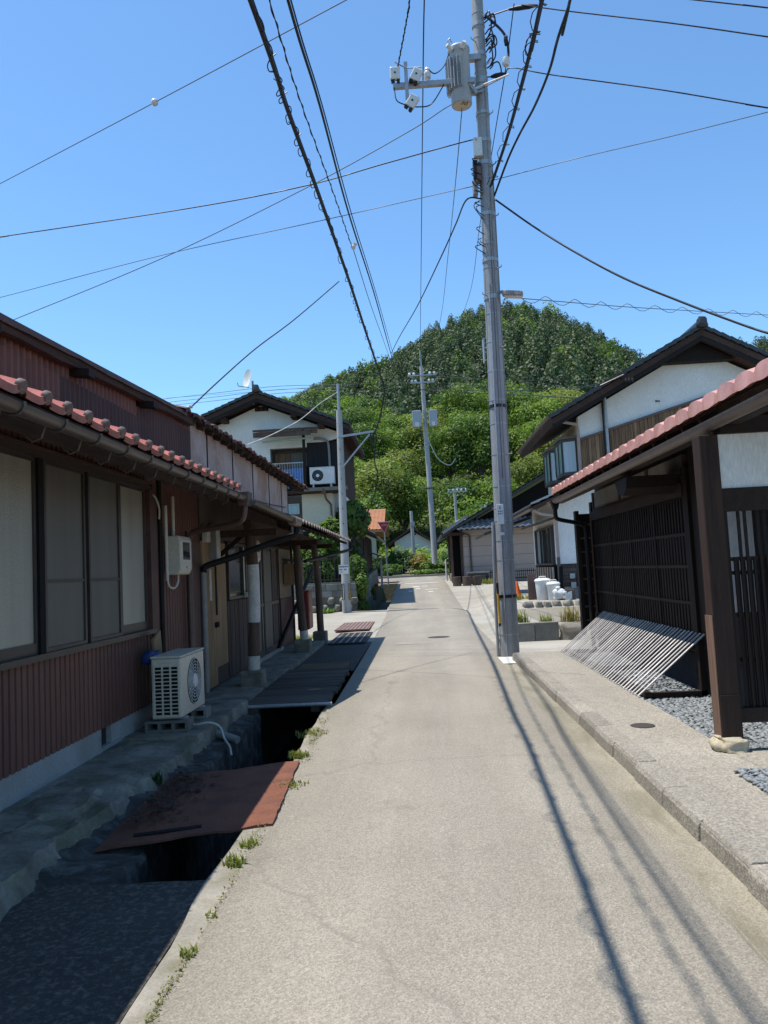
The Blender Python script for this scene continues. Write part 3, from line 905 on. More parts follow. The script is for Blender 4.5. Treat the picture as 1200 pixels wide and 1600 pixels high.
# ------------------------------------------------------------------ left house with the brown siding
def build_left_house():
    WX = -2.72
    H = thing('corrugated_house', 'long old house on the left with reddish brown ribbed metal siding and red tiled awning', 'house', (WX, 5, 0))
    # body behind the facade
    MB().box(-9, WX-0.07, -5.5, 16.2, 0.0, 3.30).build('core_wall', BROWN_D, H)
    f = MB()
    f.box(WX-0.06, WX+0.01, -5.5, 6.40, 0.0, 0.30)
    f.box(WX-0.06, WX+0.01, 6.84, 7.72, 0.0, 0.30)
    f.box(WX-0.06, WX+0.01, 6.40, 6.84, 0.0, 0.14)
    fo = f.build('foundation', FOUND, H)
    v = MB()
    for k in range(6):
        v.box(WX-0.035, WX-0.028, 6.43+k*0.03, 6.438+k*0.03, 0.14, 0.30)
    v.build('vent_grille', RUSTD, fo)
    MB().box(WX-0.05, WX-0.003, 6.64, 6.84, 0.14, 0.30).build('vent_cover', FOUND, fo)
    ribbed(MB(), WX+0.012, -5.5, 7.56, 0.295, 0.985).build('siding', BROWN, H)
    ribbed(MB(), WX+0.012, -5.5, 7.56, 2.47, 2.80).build('siding', BROWN, H)
    ribbed(MB(), WX+0.006, 7.56, 9.46, 0.16, 2.72, groove=0.02, pitch=0.09).build('siding', BROWN, H)
    # long window
    w = MB()
    w.box(WX-0.05, WX+0.055, -1.0, 7.70, 0.985, 1.03)
    w.box(WX-0.05, WX+0.035, -1.0, 7.70, 2.43, 2.475)
    win = w.build('window', FRAME, H)
    MB().box(WX-0.02, WX+0.075, -1.0, 7.60, 2.477, 2.50).build('drip_rail', BROWN_T, win)
    MB().box(WX-0.05, WX+0.05, 7.60, 7.70, 1.03, 2.43).build('jamb', BROWN_T, win)
    panes = [(2.2, 5.36, FROST, 0.0, 1), (5.44, 6.13, SCREEN, 0.02, 0), (6.19, 6.86, SCREEN, 0.02, 0), (6.92, 7.58, FROST, -0.005, 1)]
    for y0, y1, m_, dx, lowrail in panes:
        fr = MB()
        fr.box(WX+dx-0.02, WX+dx+0.012, y0, y0+0.03, 1.03, 2.43)
        fr.box(WX+dx-0.02, WX+dx+0.012, y1-0.03, y1, 1.03, 2.43)
        fr.box(WX+dx-0.02, WX+dx+0.012, y0+0.03, y1-0.03, 1.03, 1.11 if lowrail else 1.06)
        fr.box(WX+dx-0.02, WX+dx+0.012, y0+0.03, y1-0.03, 2.40, 2.43)
        if not lowrail:
            fr.box(WX+dx-0.01, WX+dx+0.008, y0+0.03, y1-0.03, 1.53, 1.55)
        s = fr.build('sash', FRAME if not lowrail else FRAME, win)
        MB().box(WX+dx-0.012, WX+dx-0.004, y0+0.031, y1-0.031, 1.06, 2.40).build('pane', m_, win)
    MB().box(WX-0.03, WX+0.03, 5.365, 5.435, 1.03, 2.43).build('mullion', BLACK, win)
    MB().box(WX-0.06, WX+0.045, 7.70, 7.80, 0.12, 2.5).build('corner_board', BROWN_T, H)
    MB().box(WX-0.03, WX+0.03, 7.94, 8.02, 0.12, 2.6).build('corner_board', BLACK, H)
    # recess: dark board, tan door, small window with weathered boards, sliding door
    MB().box(WX-0.02, WX+0.035, 8.95, 9.38, 0.13, 1.95).build('dark_board', BROWN_T, H)
    d = MB().box(WX-0.05, WX+0.005, 9.48, 10.68, 0.10, 2.02).build('door_frame', GREYW, H)
    yb = 9.50
    for k in range(8):
        wd = 0.143
        lo = 0.12 if k < 4 else 0.34
        MB().box(WX+0.006, WX+0.03, yb+0.002, yb+wd-0.002, lo, 1.98).build('board', TANW, d)
        if k >= 4:
            MB().box(WX+0.006, WX+0.026, yb+0.002, yb+wd-0.002, 0.12, lo-0.002).build('board', GREYW, d)
        yb += wd
    MB().box(WX+0.031, WX+0.038, 10.06, 10.13, 1.02, 1.72).build('slot', BLACK, d)
    MB().box(WX+0.031, WX+0.06, 9.98, 10.12, 0.86, 0.93).build('latch', BLACK, d, bevel=0.01)
    MB().box(WX+0.031, WX+0.036, 9.78, 9.88, 1.22, 1.62).build('paper_notice', OFFW, d)
    MB().box(WX-0.02, WX+0.02, 9.46, 16.2, 2.02, 2.72).build('wall_boarding', GREYW, H)
    bd = MB().box(WX-0.05, WX+0.0, 10.72, 12.2, 0.08, 1.18).build('weathered_boarding', GREYW, H)
    for k in range(11):
        y0 = 10.73+k*0.132
        MB().box(WX+0.001, WX+0.018+0.006*(k % 2), y0, y0+0.127, 0.12, 1.17).build('board', GREYW, bd)
    window_unit(H, 'window', 'x', WX, 10.74, 12.18, 1.19, 2.0, 1, FRAME, [(1.2, DARKG), (0.25, OFFW), (0.35, SCREEN)])
    MB().box(WX+0.05, WX+0.10, 11.65, 12.1, 1.19, 1.27).build('window_box', OFFW, H)
    dr = MB().box(WX-0.05, WX-0.01, 12.25, 14.75, 0.08, 2.02).build('sliding_door', FRAME, H)
    for (y0, y1, m_, dx) in ((12.3, 13.1, SCREEN, 0.0), (13.1, 13.3, FROST, -0.004), (13.3, 14.1, SCREEN, 0.004), (14.1, 14.7, GREYW, -0.004)):
        p = MB()
        p.box(WX+dx-0.008, WX+dx+0.02, y0, y0+0.04, 0.16, 1.98)
        p.box(WX+dx-0.008, WX+dx+0.02, y1-0.04, y1, 0.16, 1.98)
        p.box(WX+dx-0.008, WX+dx+0.02, y0+0.04, y1-0.04, 0.16, 0.24)
        p.box(WX+dx-0.008, WX+dx+0.02, y0+0.04, y1-0.04, 0.98, 1.03)
        p.build('door_leaf', FRAME, dr)
        MB().box(WX+dx-0.006, WX+dx+0.004, y0+0.04, y1-0.04, 0.24, 1.95).build('pane', m_, dr)
    MB().box(WX-0.03, WX+0.06, 12.22, 14.78, 0.08, 0.15).build('door_sill', CONC, dr)
    ribbed(MB(), WX+0.02, 14.82, 16.2, 1.05, 2.72, pitch=0.07).build('siding', TIN, H)
    MB().box(WX-0.05, WX+0.03, 14.82, 16.2, 0.06, 1.04).build('base_panel', BROWN_D, H)
    # upper wall: wavy sheets and weathered panels
    top = lambda y: float(np.interp(y, [-6, 4.2, 7.6, 9.3, 16.3], [3.10, 3.23, 3.36, 3.42, 3.41]))+0.02
    wavy(MB(), WX+0.01, -5.5, 9.12, lambda y: 3.10+0.004*y if y < 7.0 else 2.9, top).build('corrugated_sheet', UPPERB, H)
    wavy(MB(), WX+0.022, 5.75, 9.14, lambda y: 2.7, lambda y: 3.13 if y < 7.4 else 3.3).build('corrugated_sheet', BROWN_D, H)
    wavy(MB(), WX+0.014, -5.5, 5.8, lambda y: 2.7, lambda y: 3.13).build('corrugated_sheet', UPPERB, H)
    yy = [9.16, 9.95, 11.35, 12.75, 14.15, 15.45, 16.2]
    for a, b in zip(yy[:-1], yy[1:]):
        MB().box(WX-0.04, WX+0.01, a+0.02, b-0.02, 2.72, 3.46).build('panel', PANELM, H)
    for a in yy:
        MB().box(WX-0.04, WX+0.018, a-0.018, a+0.018, 2.72, 3.46).build('batten', BLACK, H)
    # lower awning roof, tiled part
    sl = Vector((-0.92, 0, 0.36)).normalized()
    ez = Vector((0.36, 0, 0.92)).normalized()
    ey_ = Vector((0, 1, 0))
    ex_, ez_ = Vector((-1.80, 0, 2.435)), None
    rf = MB().prism([(-1.96, 2.45), (-2.76, 2.785), (-2.76, 2.755), (-1.96, 2.42)], 'y', 0.6, 8.46).build('awning_roof', EAVEW, H)
    tm = tile_mesh('roof_tile', TILER, 0.262, 0.27, 0.03, 0.026, True, TILEK)
    ncol = int((8.46-0.8)/0.262)
    for c_ in range(ncol):
        for r_ in range(4):
            o = Vector((-1.945, 8.46-0.131-c_*0.262, 2.472))+sl*(0.232*r_)+ez*0.012
            M = frame_of(Vector((0, 1, 0)), sl, Vector((0, 1, 0)).cross(sl), o)
            place(tm, 'roof_tile', rf, rough_place(M))
    for k in range(24):
        y = 0.75+k*0.33
        if y < 8.4:
            MB().bar((-2.74, y, 2.735), (-1.99, y, 2.415), 0.045, 0.06).build('rafter', EAVEW, rf)
    MB().box(-2.13, -2.06, 0.6, 8.46, 2.34, 2.41).build('eave_beam', EAVEW, rf)
    g = half_gutter(MB(), -1.92, 0.6, 8.55, 2.395, 0.05, sag=0.0).build('gutter', GUTM, H, smooth=40)
    for k in range(18):
        y = 0.9+k*0.45
        if y > 8.4: break
        pth = [(-1.92+0.056*math.cos(a), y, 2.395+0.056*math.sin(a)) for a in np.linspace(0.15, -math.pi-0.1, 9)]
        pth += [(-1.99, y, 2.37), (-2.01, y, 2.31), (-2.06, y, 2.29), (-2.10, y, 2.33), (-2.11, y, 2.39)]
        MB().tube(pth, 0.008, 5).build('bracket', GUTM, g)
    box = MB().prism([(-1.99, 2.45), (-1.85, 2.45), (-1.87, 2.30), (-1.97, 2.30)], 'y', 8.46, 8.66).build('rainwater_box', PIPEB, H)
    MB().tube(spline([(-1.92, 8.56, 2.31), (-1.93, 8.56, 2.22), (-1.99, 8.60, 2.13), (-2.2, 8.7, 2.09), (-2.55, 8.8, 2.06), (-2.64, 8.82, 2.0), (-2.65, 8.82, 1.9), (-2.65, 8.82, 0.12)], 5), 0.035, 10).build('downpipe', PIPEB, H, smooth=60)
    # tin part with its own gutter, its eave swinging out towards the road
    e2 = lambda y: float(np.interp(y, [8.47, 9.75, 17.35], [-1.93, -1.57, -1.52]))
    z2 = lambda y: float(np.interp(y, [8.47, 9.75, 17.35], [2.43, 2.235, 2.21]))
    mb = MB()
    for d_ in (0.0, -0.02):
        mb.grid([[(e2(y), y, z2(y)+d_), (-2.76, y, 2.79+d_)] for y in frange(8.47, 9.75, 0.2)])
    mb.grid([[(e2(y), y, z2(y)), (e2(y), y, z2(y)-0.02)] for y in frange(8.47, 9.75, 0.2)])
    rf2 = mb.build('tin_roof', TIN, H)
    MB().grid([[(e2(y)-0.03, y, z2(y)-0.025), (e2(y)-0.03, y, z2(y)-0.09)] for y in frange(8.67, 9.75, 0.2)]).build('fascia', EAVEW, rf2)
    for k in range(4):
        y = 8.6+k*0.36
        MB().bar((-2.74, y, 2.74), (e2(y)-0.03, y, z2(y)-0.04), 0.045, 0.06).build('rafter', EAVEW, rf2)
    g2 = half_gutter(MB(), lambda y: e2(y)+0.045, 8.60, 9.8, lambda y: z2(y)-0.05, 0.055).build('gutter', GUTM, H, smooth=40)
    MB().tube([(e2(9.62)+0.045, 9.62, z2(9.62)-0.07), (e2(9.82)+0.045, 9.82, z2(9.82)-0.07)], 0.066, 12).build('gutter_end', TIN, g2, smooth=60)
    MB().tube(spline([(-1.53, 9.78, 2.14), (-1.54, 9.78, 2.04), (-1.60, 9.77, 1.99), (-1.9, 9.7, 1.90), (-2.3, 9.55, 1.76), (-2.62, 9.42, 1.66), (-2.65, 9.40, 1.58)], 5), 0.04, 10).build('downpipe', PIPEK, H, smooth=60)
    MB().tube([(-2.655, 9.40, 1.60), (-2.655, 9.40, 0.12)], 0.034, 10).build('downpipe', PIPEG, H, smooth=60)
    # far part: wavy sheet on posts
    rows = []
    for y in frange(9.77, 17.35, 0.045):
        w_ = 0.02*math.sin(2*math.pi*y/0.27)
        e, ze = e2(y)+0.02, z2(y)
        rows.append([(e, y, ze+w_-0.03), (e, y, ze+w_), (e-0.5, y, ze+0.17+w_), (-2.78, y, 2.80)])
    rf3 = MB().grid(rows).build('wavy_roof', TIN, H)
    MB().prism([(-1.62, 2.18), (-2.76, 2.72), (-2.76, 2.70), (-1.62, 2.16)], 'y', 9.9, 17.2).build('roof_boarding', EAVEW, rf3)
    for k in range(16):
        y = 10.0+k*0.47
        MB().bar((-2.6, y, 2.61), (-1.57, y, 2.13), 0.04, 0.05).build('rafter', EAVEW, rf3)
    MB().box(-2.25, -2.15, 9.9, 17.2, 2.12, 2.24).build('awning_beam', EAVEW, H)
    for y in (10.1, 14.15, 16.6):
        MB().bar((WX, y, 2.08), (-1.85, y, 2.08), 0.08, 0.09).build('cross_beam', EAVEW, H)
    MB().tube(spline([(-1.50, 17.3, 2.17), (-1.50, 17.3, 2.05), (-1.54, 17.2, 1.99), (-1.9, 15.7, 1.84), (-2.14, 14.5, 1.74)], 5), 0.035, 8).build('downpipe', PIPEK, H, smooth=60)
    # posts
    def post(x, y, zb, lean, bands, r=0.075, zt=2.14):
        pts = [(x+lean*(z-zb)/2+0.012*math.sin(z*3+y), y+0.01*math.sin(z*2.2), z) for z in frange(zb, zt, 0.15)]
        p = MB().tube(pts, [r*(1-0.06*k/len(pts)) for k in range(len(pts))], 12).build('post', POLEW, H, smooth=60)
        for z0, z1 in bands:
            pp = [(x+lean*(z-zb)/2+0.012*math.sin(z*3+y), y+0.01*math.sin(z*2.2), z) for z in frange(z0, z1, 0.08)]
            MB().tube(pp, r*1.025, 14).build('white_band', OFFW, p, smooth=60)
        b = MB()
        b.prism([(x-0.17, y-0.15), (x+0.12, y-0.15), (x+0.12, y+0.15), (x-0.17, y+0.15)], 'z', -0.03, zb+0.02)
        b.build('post_base', CONC_D, p, bevel=0.02)
    post(-2.22, 10.15, 0.26, 0.02, [(0.27, 0.46), (0.90, 1.66)], 0.078)
    post(-2.17, 14.2, 0.28, -0.10, [(0.30, 0.46)], 0.075)
    post(-2.16, 16.6, 0.24, -0.08, [], 0.075)
    MB().bar((-2.70, 14.3, 0.1), (-2.28, 17.5, 1.9), 0.06, 0.06).build('diagonal_brace', DWOOD, H)
    MB().bar((WX, 10.2, 1.75), (-2.25, 10.3, 2.15), 0.05, 0.06).build('diagonal_brace', DWOOD, H)
    MB().box(WX-0.05, WX+0.05, 16.2, 16.32, 0.05, 2.7).build('corner_board', DWOOD, H)
    # upper roof: thin eave close to the wall
    def ze(y): return float(np.interp(y, [-6, 4.7, 8.6, 9.3, 17.3], [3.10, 3.24, 3.41, 3.43, 3.40]))
    def xe(y): return float(np.interp(y, [-6, 8.6, 17.3], [-2.62, -2.60, -2.45]))
    ur = MB()
    rows_t, rows_b = [], []
    for y in frange(-6, 17.2, 0.4):
        z, x = ze(y), xe(y)
        rows_t.append([(x, y, z), (x, y, z+0.03), (-4.5, y, z+0.03+0.34*(x+4.5)), (-7.0, y, z+0.03+0.34*(x+7.0))])
        rows_b.append([(x, y, z), (-2.8, y, z+0.34*(x+2.8)), (-7.0, y, z+0.34*(x+7.0)-0.05)])
    ur.grid(rows_t)
    ur.grid(rows_b)
    ur.poly(*[rows_t[-1][k] for k in range(4)], rows_b[-1][2], rows_b[-1][1])
    up_ = ur.build('main_roof', EAVEW, H)
    MB().grid([[(xe(y)+0.012, y, ze(y)-0.012+0.010*wob(y*2, 1)), (xe(y)+0.012, y, ze(y)+0.03), (xe(y)-0.06, y, ze(y)+0.06), (xe(y)-0.6, y, ze(y)+0.24)] for y in frange(-6, 8.7, 0.2)]).build('metal_edge', BROWN_T, up_)
    MB().grid([[(xe(y)-0.07, y, ze(y)-0.075+0.014*fnoise(y*1.5, 2)), (xe(y)-0.012, y, ze(y)-0.07+0.014*fnoise(y*1.5, 2)), (xe(y)-0.010, y, ze(y)+0.01)] for y in frange(-6, 9.0, 0.1)]).build('fascia_board', EAVEW, up_)
    for y in (4.55, 5.95, 7.45):
        MB().obox((-2.62, y, ze(y)-0.10), (0.09, 0, -0.01), (0, 0.055, 0), (0, 0, 0.03)).build('purlin_end', DWOOD, up_)
    tb = tile_mesh('old_roof_tile', TILEB, 0.265, 0.29, 0.03, 0.022)
    s2 = Vector((-1, 0, 0.34)).normalized()
    for c_ in range(33):
        for r_ in range(3):
            y = 8.72+c_*0.265
            if y > 17.3: continue
            o = Vector((xe(y)+0.05-0.03*random.random(), y, ze(y)+0.03+0.02*random.random()))+s2*(0.24*r_)
            place(tb, 'roof_tile', up_, rough_place(frame_of(Vector((0, 1, 0)), s2, Vector((0, 1, 0)).cross(s2), o), 0.07, 0.014))
    for k in range(22):
        y = 9.1+k*0.4
        if y < 17.2:
            MB().bar((-2.75, y, ze(y)+0.02), (xe(y)-0.03, y, ze(y)-0.04), 0.05, 0.06).build('rafter', EAVEW, up_)
    lp = MB().tube([(-2.62, 8.72, 3.44), (-2.58, 8.78, 3.52), (-2.60, 8.92, 3.55)], 0.02, 6).build('cable_hook', GALV, up_)
    # thin cables on the wall
    MB().tube(spline([(WX+0.03, 9.2, 2.84), (WX+0.03, 11.5, 2.78), (WX+0.03, 13.5, 2.80), (WX+0.03, 15.8, 2.9)], 5), 0.008, 5).build('wall_cable', RUBBER, H)
    for x_, y_, z0_, z1_ in ((-2.66, 8.05, 1.50, 2.30), (-2.66, 8.30, 1.95, 2.42)):
        MB().tube([(x_, y_, z0_), (x_, y_, z1_)], 0.018, 8).build('conduit', IVORY, H)
    MB().tube(spline([(-2.66, 8.05, 1.52), (-2.65, 8.08, 1.44), (-2.64, 8.22, 1.42), (-2.64, 8.34, 1.48), (-2.64, 8.36, 1.56)], 4), 0.012, 6).build('conduit', IVORY, H)
    MB().tube(spline([(-2.68, 7.9, 2.15), (-2.66, 7.85, 2.25), (-2.66, 7.75, 2.36), (-2.7, 7.7, 2.4)], 4), 0.01, 6).build('wall_cable', CABLEW, H)
    return H
build_left_house()

def build_left_objects():
    # electricity meters
    def meter(y0, y1, z0, z1, x0, label):
        t = thing('meter_box', label, 'meter box', (x0, (y0+y1)/2, z0))
        d = 0.15
        MB().prism([(x0, z0+0.0), (x0+d*0.8, z0), (x0+d, z0+0.06), (x0+d, z1-0.05), (x0+d*0.85, z1), (x0, z1)], 'y', y0, y1).build('casing', IVORY, t, bevel=0.015)
        MB().box(x0+d, x0+d+0.004, y0+0.08, y1-0.08, z0+0.16, z1-0.07).build('dial_window', DARKG, t)
        MB().lathe((x0+d-0.005, (y0+y1)/2, z0+0.08), [(0.012, 0), (0.012, 0.012)], 10, V(1, 0, 0)).build('screw', GALV, t)
        return t
    meter(8.12, 8.52, 1.56, 1.98, -2.68, 'cream meter box with rounded corners on the wall right above the air conditioner')
    meter(12.0, 12.3, 1.72, 2.08, -2.68, 'small cream meter box high on the wall behind the first awning post')
    q = MB().box(-2.69, -2.62, 9.5, 9.66, 1.96, 2.16).build('wall_junction_box', OFFW, None, (-2.7, 9.58, 1.96), bevel=0.01)
    tag(q, 'small pale junction box on the wall over the tan wooden door', 'junction box')
    q = thing('wall_cabinet', 'tall narrow grey cabinet on the wall above the tan wooden door', 'cabinet', (-2.69, 10.0, 1.72))
    MB().box(-2.69, -2.60, 9.84, 10.06, 1.74, 2.2).build('casing', PIPEG, q, bevel=0.008)
    MB().box(-2.60, -2.595, 9.86, 10.04, 1.76, 2.18).build('door', OFFW, q)
    # air conditioner
    ac_unit('outdoor_unit', 'cream outdoor air conditioner on blocks beside the open ditch, fan facing the road', (-2.375, 7.45, 0.22), math.pi/2, w=0.76, d=0.28, h=0.545, feet=0.02, side_grille=True, fan_r=0.215, fan_x=0.03)
    def block(loc, label):
        t = thing('concrete_block', label, 'block', loc)
        x, y, z = loc
        mb = MB()
        mb.box(x-0.2, x+0.2, y-0.095, y+0.095, z, z+0.022)
        mb.box(x-0.2, x+0.2, y-0.095, y+0.095, z+0.078, z+0.10)
        for a in (-0.2, -0.083, 0.045, 0.172):
            mb.box(x+a, x+a+0.028, y-0.094, y+0.094, z+0.022, z+0.078)
        mb.build('shell', BLOCK, t)
        MB().box(x-0.19, x+0.19, y+0.05, y+0.06, z+0.023, z+0.077).build('core', BLACK, t)
    block((-2.38, 7.15, 0.122), 'hollow concrete block under the near end of the cream air conditioner')
    block((-2.38, 7.76, 0.122), 'hollow concrete block under the far end of the cream air conditioner')
    # fix the side of the grille: the unit's end that faces the camera
    q = MB().tube(spline([(-2.3, 7.4, 0.145), (-2.16, 7.2, 0.15), (-2.02, 7.18, 0.17), (-1.93, 7.22, 0.12), (-1.88, 7.18, 0.02), (-1.80, 7.05, -0.03), (-1.77, 6.98, -0.09)], 6), 0.011, 7).build('drain_hose', CABLEW, None, (-2.0, 7.2, 0), smooth=60)
    tag(q, 'thin pale drain hose curling from the air conditioner into the ditch', 'hose')
    q = MB().tube([(-2.04, 7.42, 0.03), (-1.78, 7.28, -0.02)], 0.036, 14).build('drain_pipe', PIPEG, None, (-1.9, 7.3, 0), smooth=60)
    tag(q, 'short grey plastic drain pipe poking out over the ditch wall', 'pipe')
    q = MB().obox((-2.60, 7.5, 0.86), (0.012, 0.0, 0.0), (0, 0.10, 0.04), (0.01, -0.05, 0.12)).build('wood_offcut', TANW, None, (-2.60, 7.5, 0.76))
    tag(q, 'thin wooden offcut leaning behind the cream air conditioner', 'board')
    mb = MB()
    mb.rock((-2.58, 7.22, 0.79), (0.13, 0.2, 0.14), 5)
    mb.rock((-2.57, 7.36, 0.80), (0.1, 0.16, 0.10), 8)
    q = mb.build('blue_bag', mat('dark_blue_plastic', (0.02, 0.05, 0.2), (0.012, 0.03, 0.12), 9, 0.4), None, (-2.58, 7.25, 0.72), smooth=60)
    tag(q, 'crumpled blue plastic bag behind the cream air conditioner', 'bag')
    # rusty plate over the ditch
    t = thing('rusty_plate', 'large rusty steel plate bridging the ditch beside the road', 'steel plate', (-1.5, 5.3, 0.0))
    c0, c1, c2, c3 = V(-1.93, 4.43, -0.005), V(-0.955, 4.70, 0.022), V(-1.03, 6.22, 0.022), V(-1.99, 5.98, -0.005)
    mb = MB()
    n = 22
    top = [[(c0*(1-a)*(1-b)+c1*a*(1-b)+c2*a*b+c3*(1-a)*b)+V(0.012*fnoise(b*7, a*7), 0.012*fnoise(a*6, b*6, 3), 0.008*fnoise(a*3, b*3, 5)) for a in np.linspace(0, 1, n)] for b in np.linspace(0, 1, n)]
    mb.grid(top)
    bot = [[p-V(0, 0, 0.014) for p in r_] for r_ in top]
    mb.grid(bot)
    edge = [top[0], bot[0]]
    mb.grid(edge)
    mb.grid([top[-1], bot[-1]])
    mb.grid([[r_[0] for r_ in top], [r_[0] for r_ in bot]])
    mb.grid([[r_[-1] for r_ in top], [r_[-1] for r_ in bot]])
    mb.build('plate', RUST, t, smooth=40)
    MB().obox((-1.58, 4.66, 0.012), (0.19, 0.05, 0.004), (-0.006, 0.022, 0), (0, 0, 0.003)).build('slot', BLACK, t)
    # leaf litter on the plate
    mb = MB()
    rr = random.Random(5)
    for k in range(380):
        a = rr.random()
        x, y = -1.9+abs(rr.gauss(0, 0.13)), 4.75+rr.random()*1.2
        s_ = rr.uniform(0.008, 0.028)
        z = 0.012+0.004*rr.random()+max(0, 0.03-(x+1.9)*0.12)
        an = rr.random()*6.28
        mb.poly(*[(x+s_*math.cos(an+q)*(1 if i % 2 else 0.6), y+s_*math.sin(an+q), z+rr.uniform(0, 0.012)) for i, q in enumerate((0, 1.6, 3.1, 4.7))])
    q = mb.build('leaf_litter', mat('dead_leaf', (0.07, 0.045, 0.03), (0.03, 0.022, 0.018), 30, 0.9, 0.0))
    stuff(q, 'dark dead leaves gathered on the rusty plate', 'leaves')
    # deck planks over the ditch
    t = thing('plank_deck', 'dark grey wooden plank deck covering the ditch under the awning', 'deck', (-1.6, 10, 0))
    for k in range(25):
        y = 8.78+k*0.119
        j = random.uniform(-0.03, 0.03)
        MB().box(-2.055, -1.10+j, y, y+0.1165, 0.022, 0.056+random.uniform(-.002, .003)).build('plank', PLANK, t)
    for x in (-1.95, -1.25):
        MB().box(x-0.05, x+0.05, 8.78, 11.74, -0.06, 0.021).build('bearer', PLANK, t)
    q = MB().tube([(-2.1, 8.735, 0.035), (-1.05, 8.70, 0.04)], 0.022, 10).build('edge_pipe', GALV, None, (-1.6, 8.72, 0), smooth=60)
    tag(q, 'pale steel pipe lying along the near edge of the plank deck', 'pipe')
    q = MB().box(-1.98, -1.2, 11.95, 12.7, 0.006, 0.03).build('plywood_sheet', mat('muddy_plywood', (0.15, 0.10, 0.06), (0.09, 0.065, 0.04), 3, 0.9, 0.3, 30), None, (-1.6, 12.3, 0))
    tag(q, 'muddy brown plywood sheet on the ditch cover between the awning posts', 'board')
    def grate(name, x0, x1, y0, y1, m_, nb, label):
        t = thing(name, label, 'drain grate', ((x0+x1)/2, (y0+y1)/2, 0))
        z = base_z((y0+y1)/2)+0.012
        f = MB()
        f.box(x0, x1, y0, y0+0.05, z, z+0.035).box(x0, x1, y1-0.05, y1, z, z+0.035).box(x0, x0+0.05, y0+0.05, y1-0.05, z, z+0.035).box(x1-0.05, x1, y0+0.05, y1-0.05, z, z+0.035)
        f.build('frame', m_, t)
        MB().box(x0+0.05, x1-0.05, y0+0.05, y1-0.05, z-0.006, z+0.004).build('sump', BLACK, t)
        for k in range(nb):
            x = x0+0.08+(x1-x0-0.16)*k/(nb-1)
            MB().box(x-0.012, x+0.012, y0+0.051, y1-0.051, z+0.006, z+0.034).build('bar', m_ if k % 3 else GALV, t)
    grate('steel_grate', -1.95, -1.18, 15.95, 18.5, RUSTD, 14, 'dark steel drain grate beside the last awning post, in the shade')
    grate('rusty_grate', -2.15, -1.3, 19.0, 21.6, RUSTR, 22, 'reddish brown drain grate lying in the sun beyond the awning')
    # letter box, red hose box
    t = thing('letter_box', 'slatted brown wooden letter box on the wall near the end of the house', 'letter box', (-2.6, 15.6, 1.3))
    MB().box(-2.68, -2.40, 15.2, 15.9, 1.30, 1.72).build('body', TANW, t)
    for k in range(7):
        MB().box(-2.395, -2.38, 15.2, 15.9, 1.315+k*0.056, 1.36+k*0.056).build('slat', CEDAR, t)
    MB().prism([(-2.70, 1.80), (-2.34, 1.73), (-2.34, 1.75), (-2.70, 1.83)], 'y', 15.15, 15.95).build('roof', GREYW, t)
    t = thing('hose_box', 'red fire hose box on the wall beside the second awning post', 'hose box', (-2.5, 16.6, 0.3))
    MB().box(-2.62, -2.38, 16.33, 16.95, 0.32, 1.12).build('casing', REDP, t, bevel=0.015)
    MB().box(-2.379, -2.372, 16.36, 16.92, 0.35, 1.09).build('door', REDP, t)
    MB().lathe((-2.372, 16.45, 0.72), [(0.02, 0), (0.02, 0.02)], 10, V(1, 0, 0)).build('knob', GALV, t)
    MB().box(-2.64, -2.36, 16.31, 16.97, 1.121, 1.15).build('lid', REDP, t)
build_left_objects()

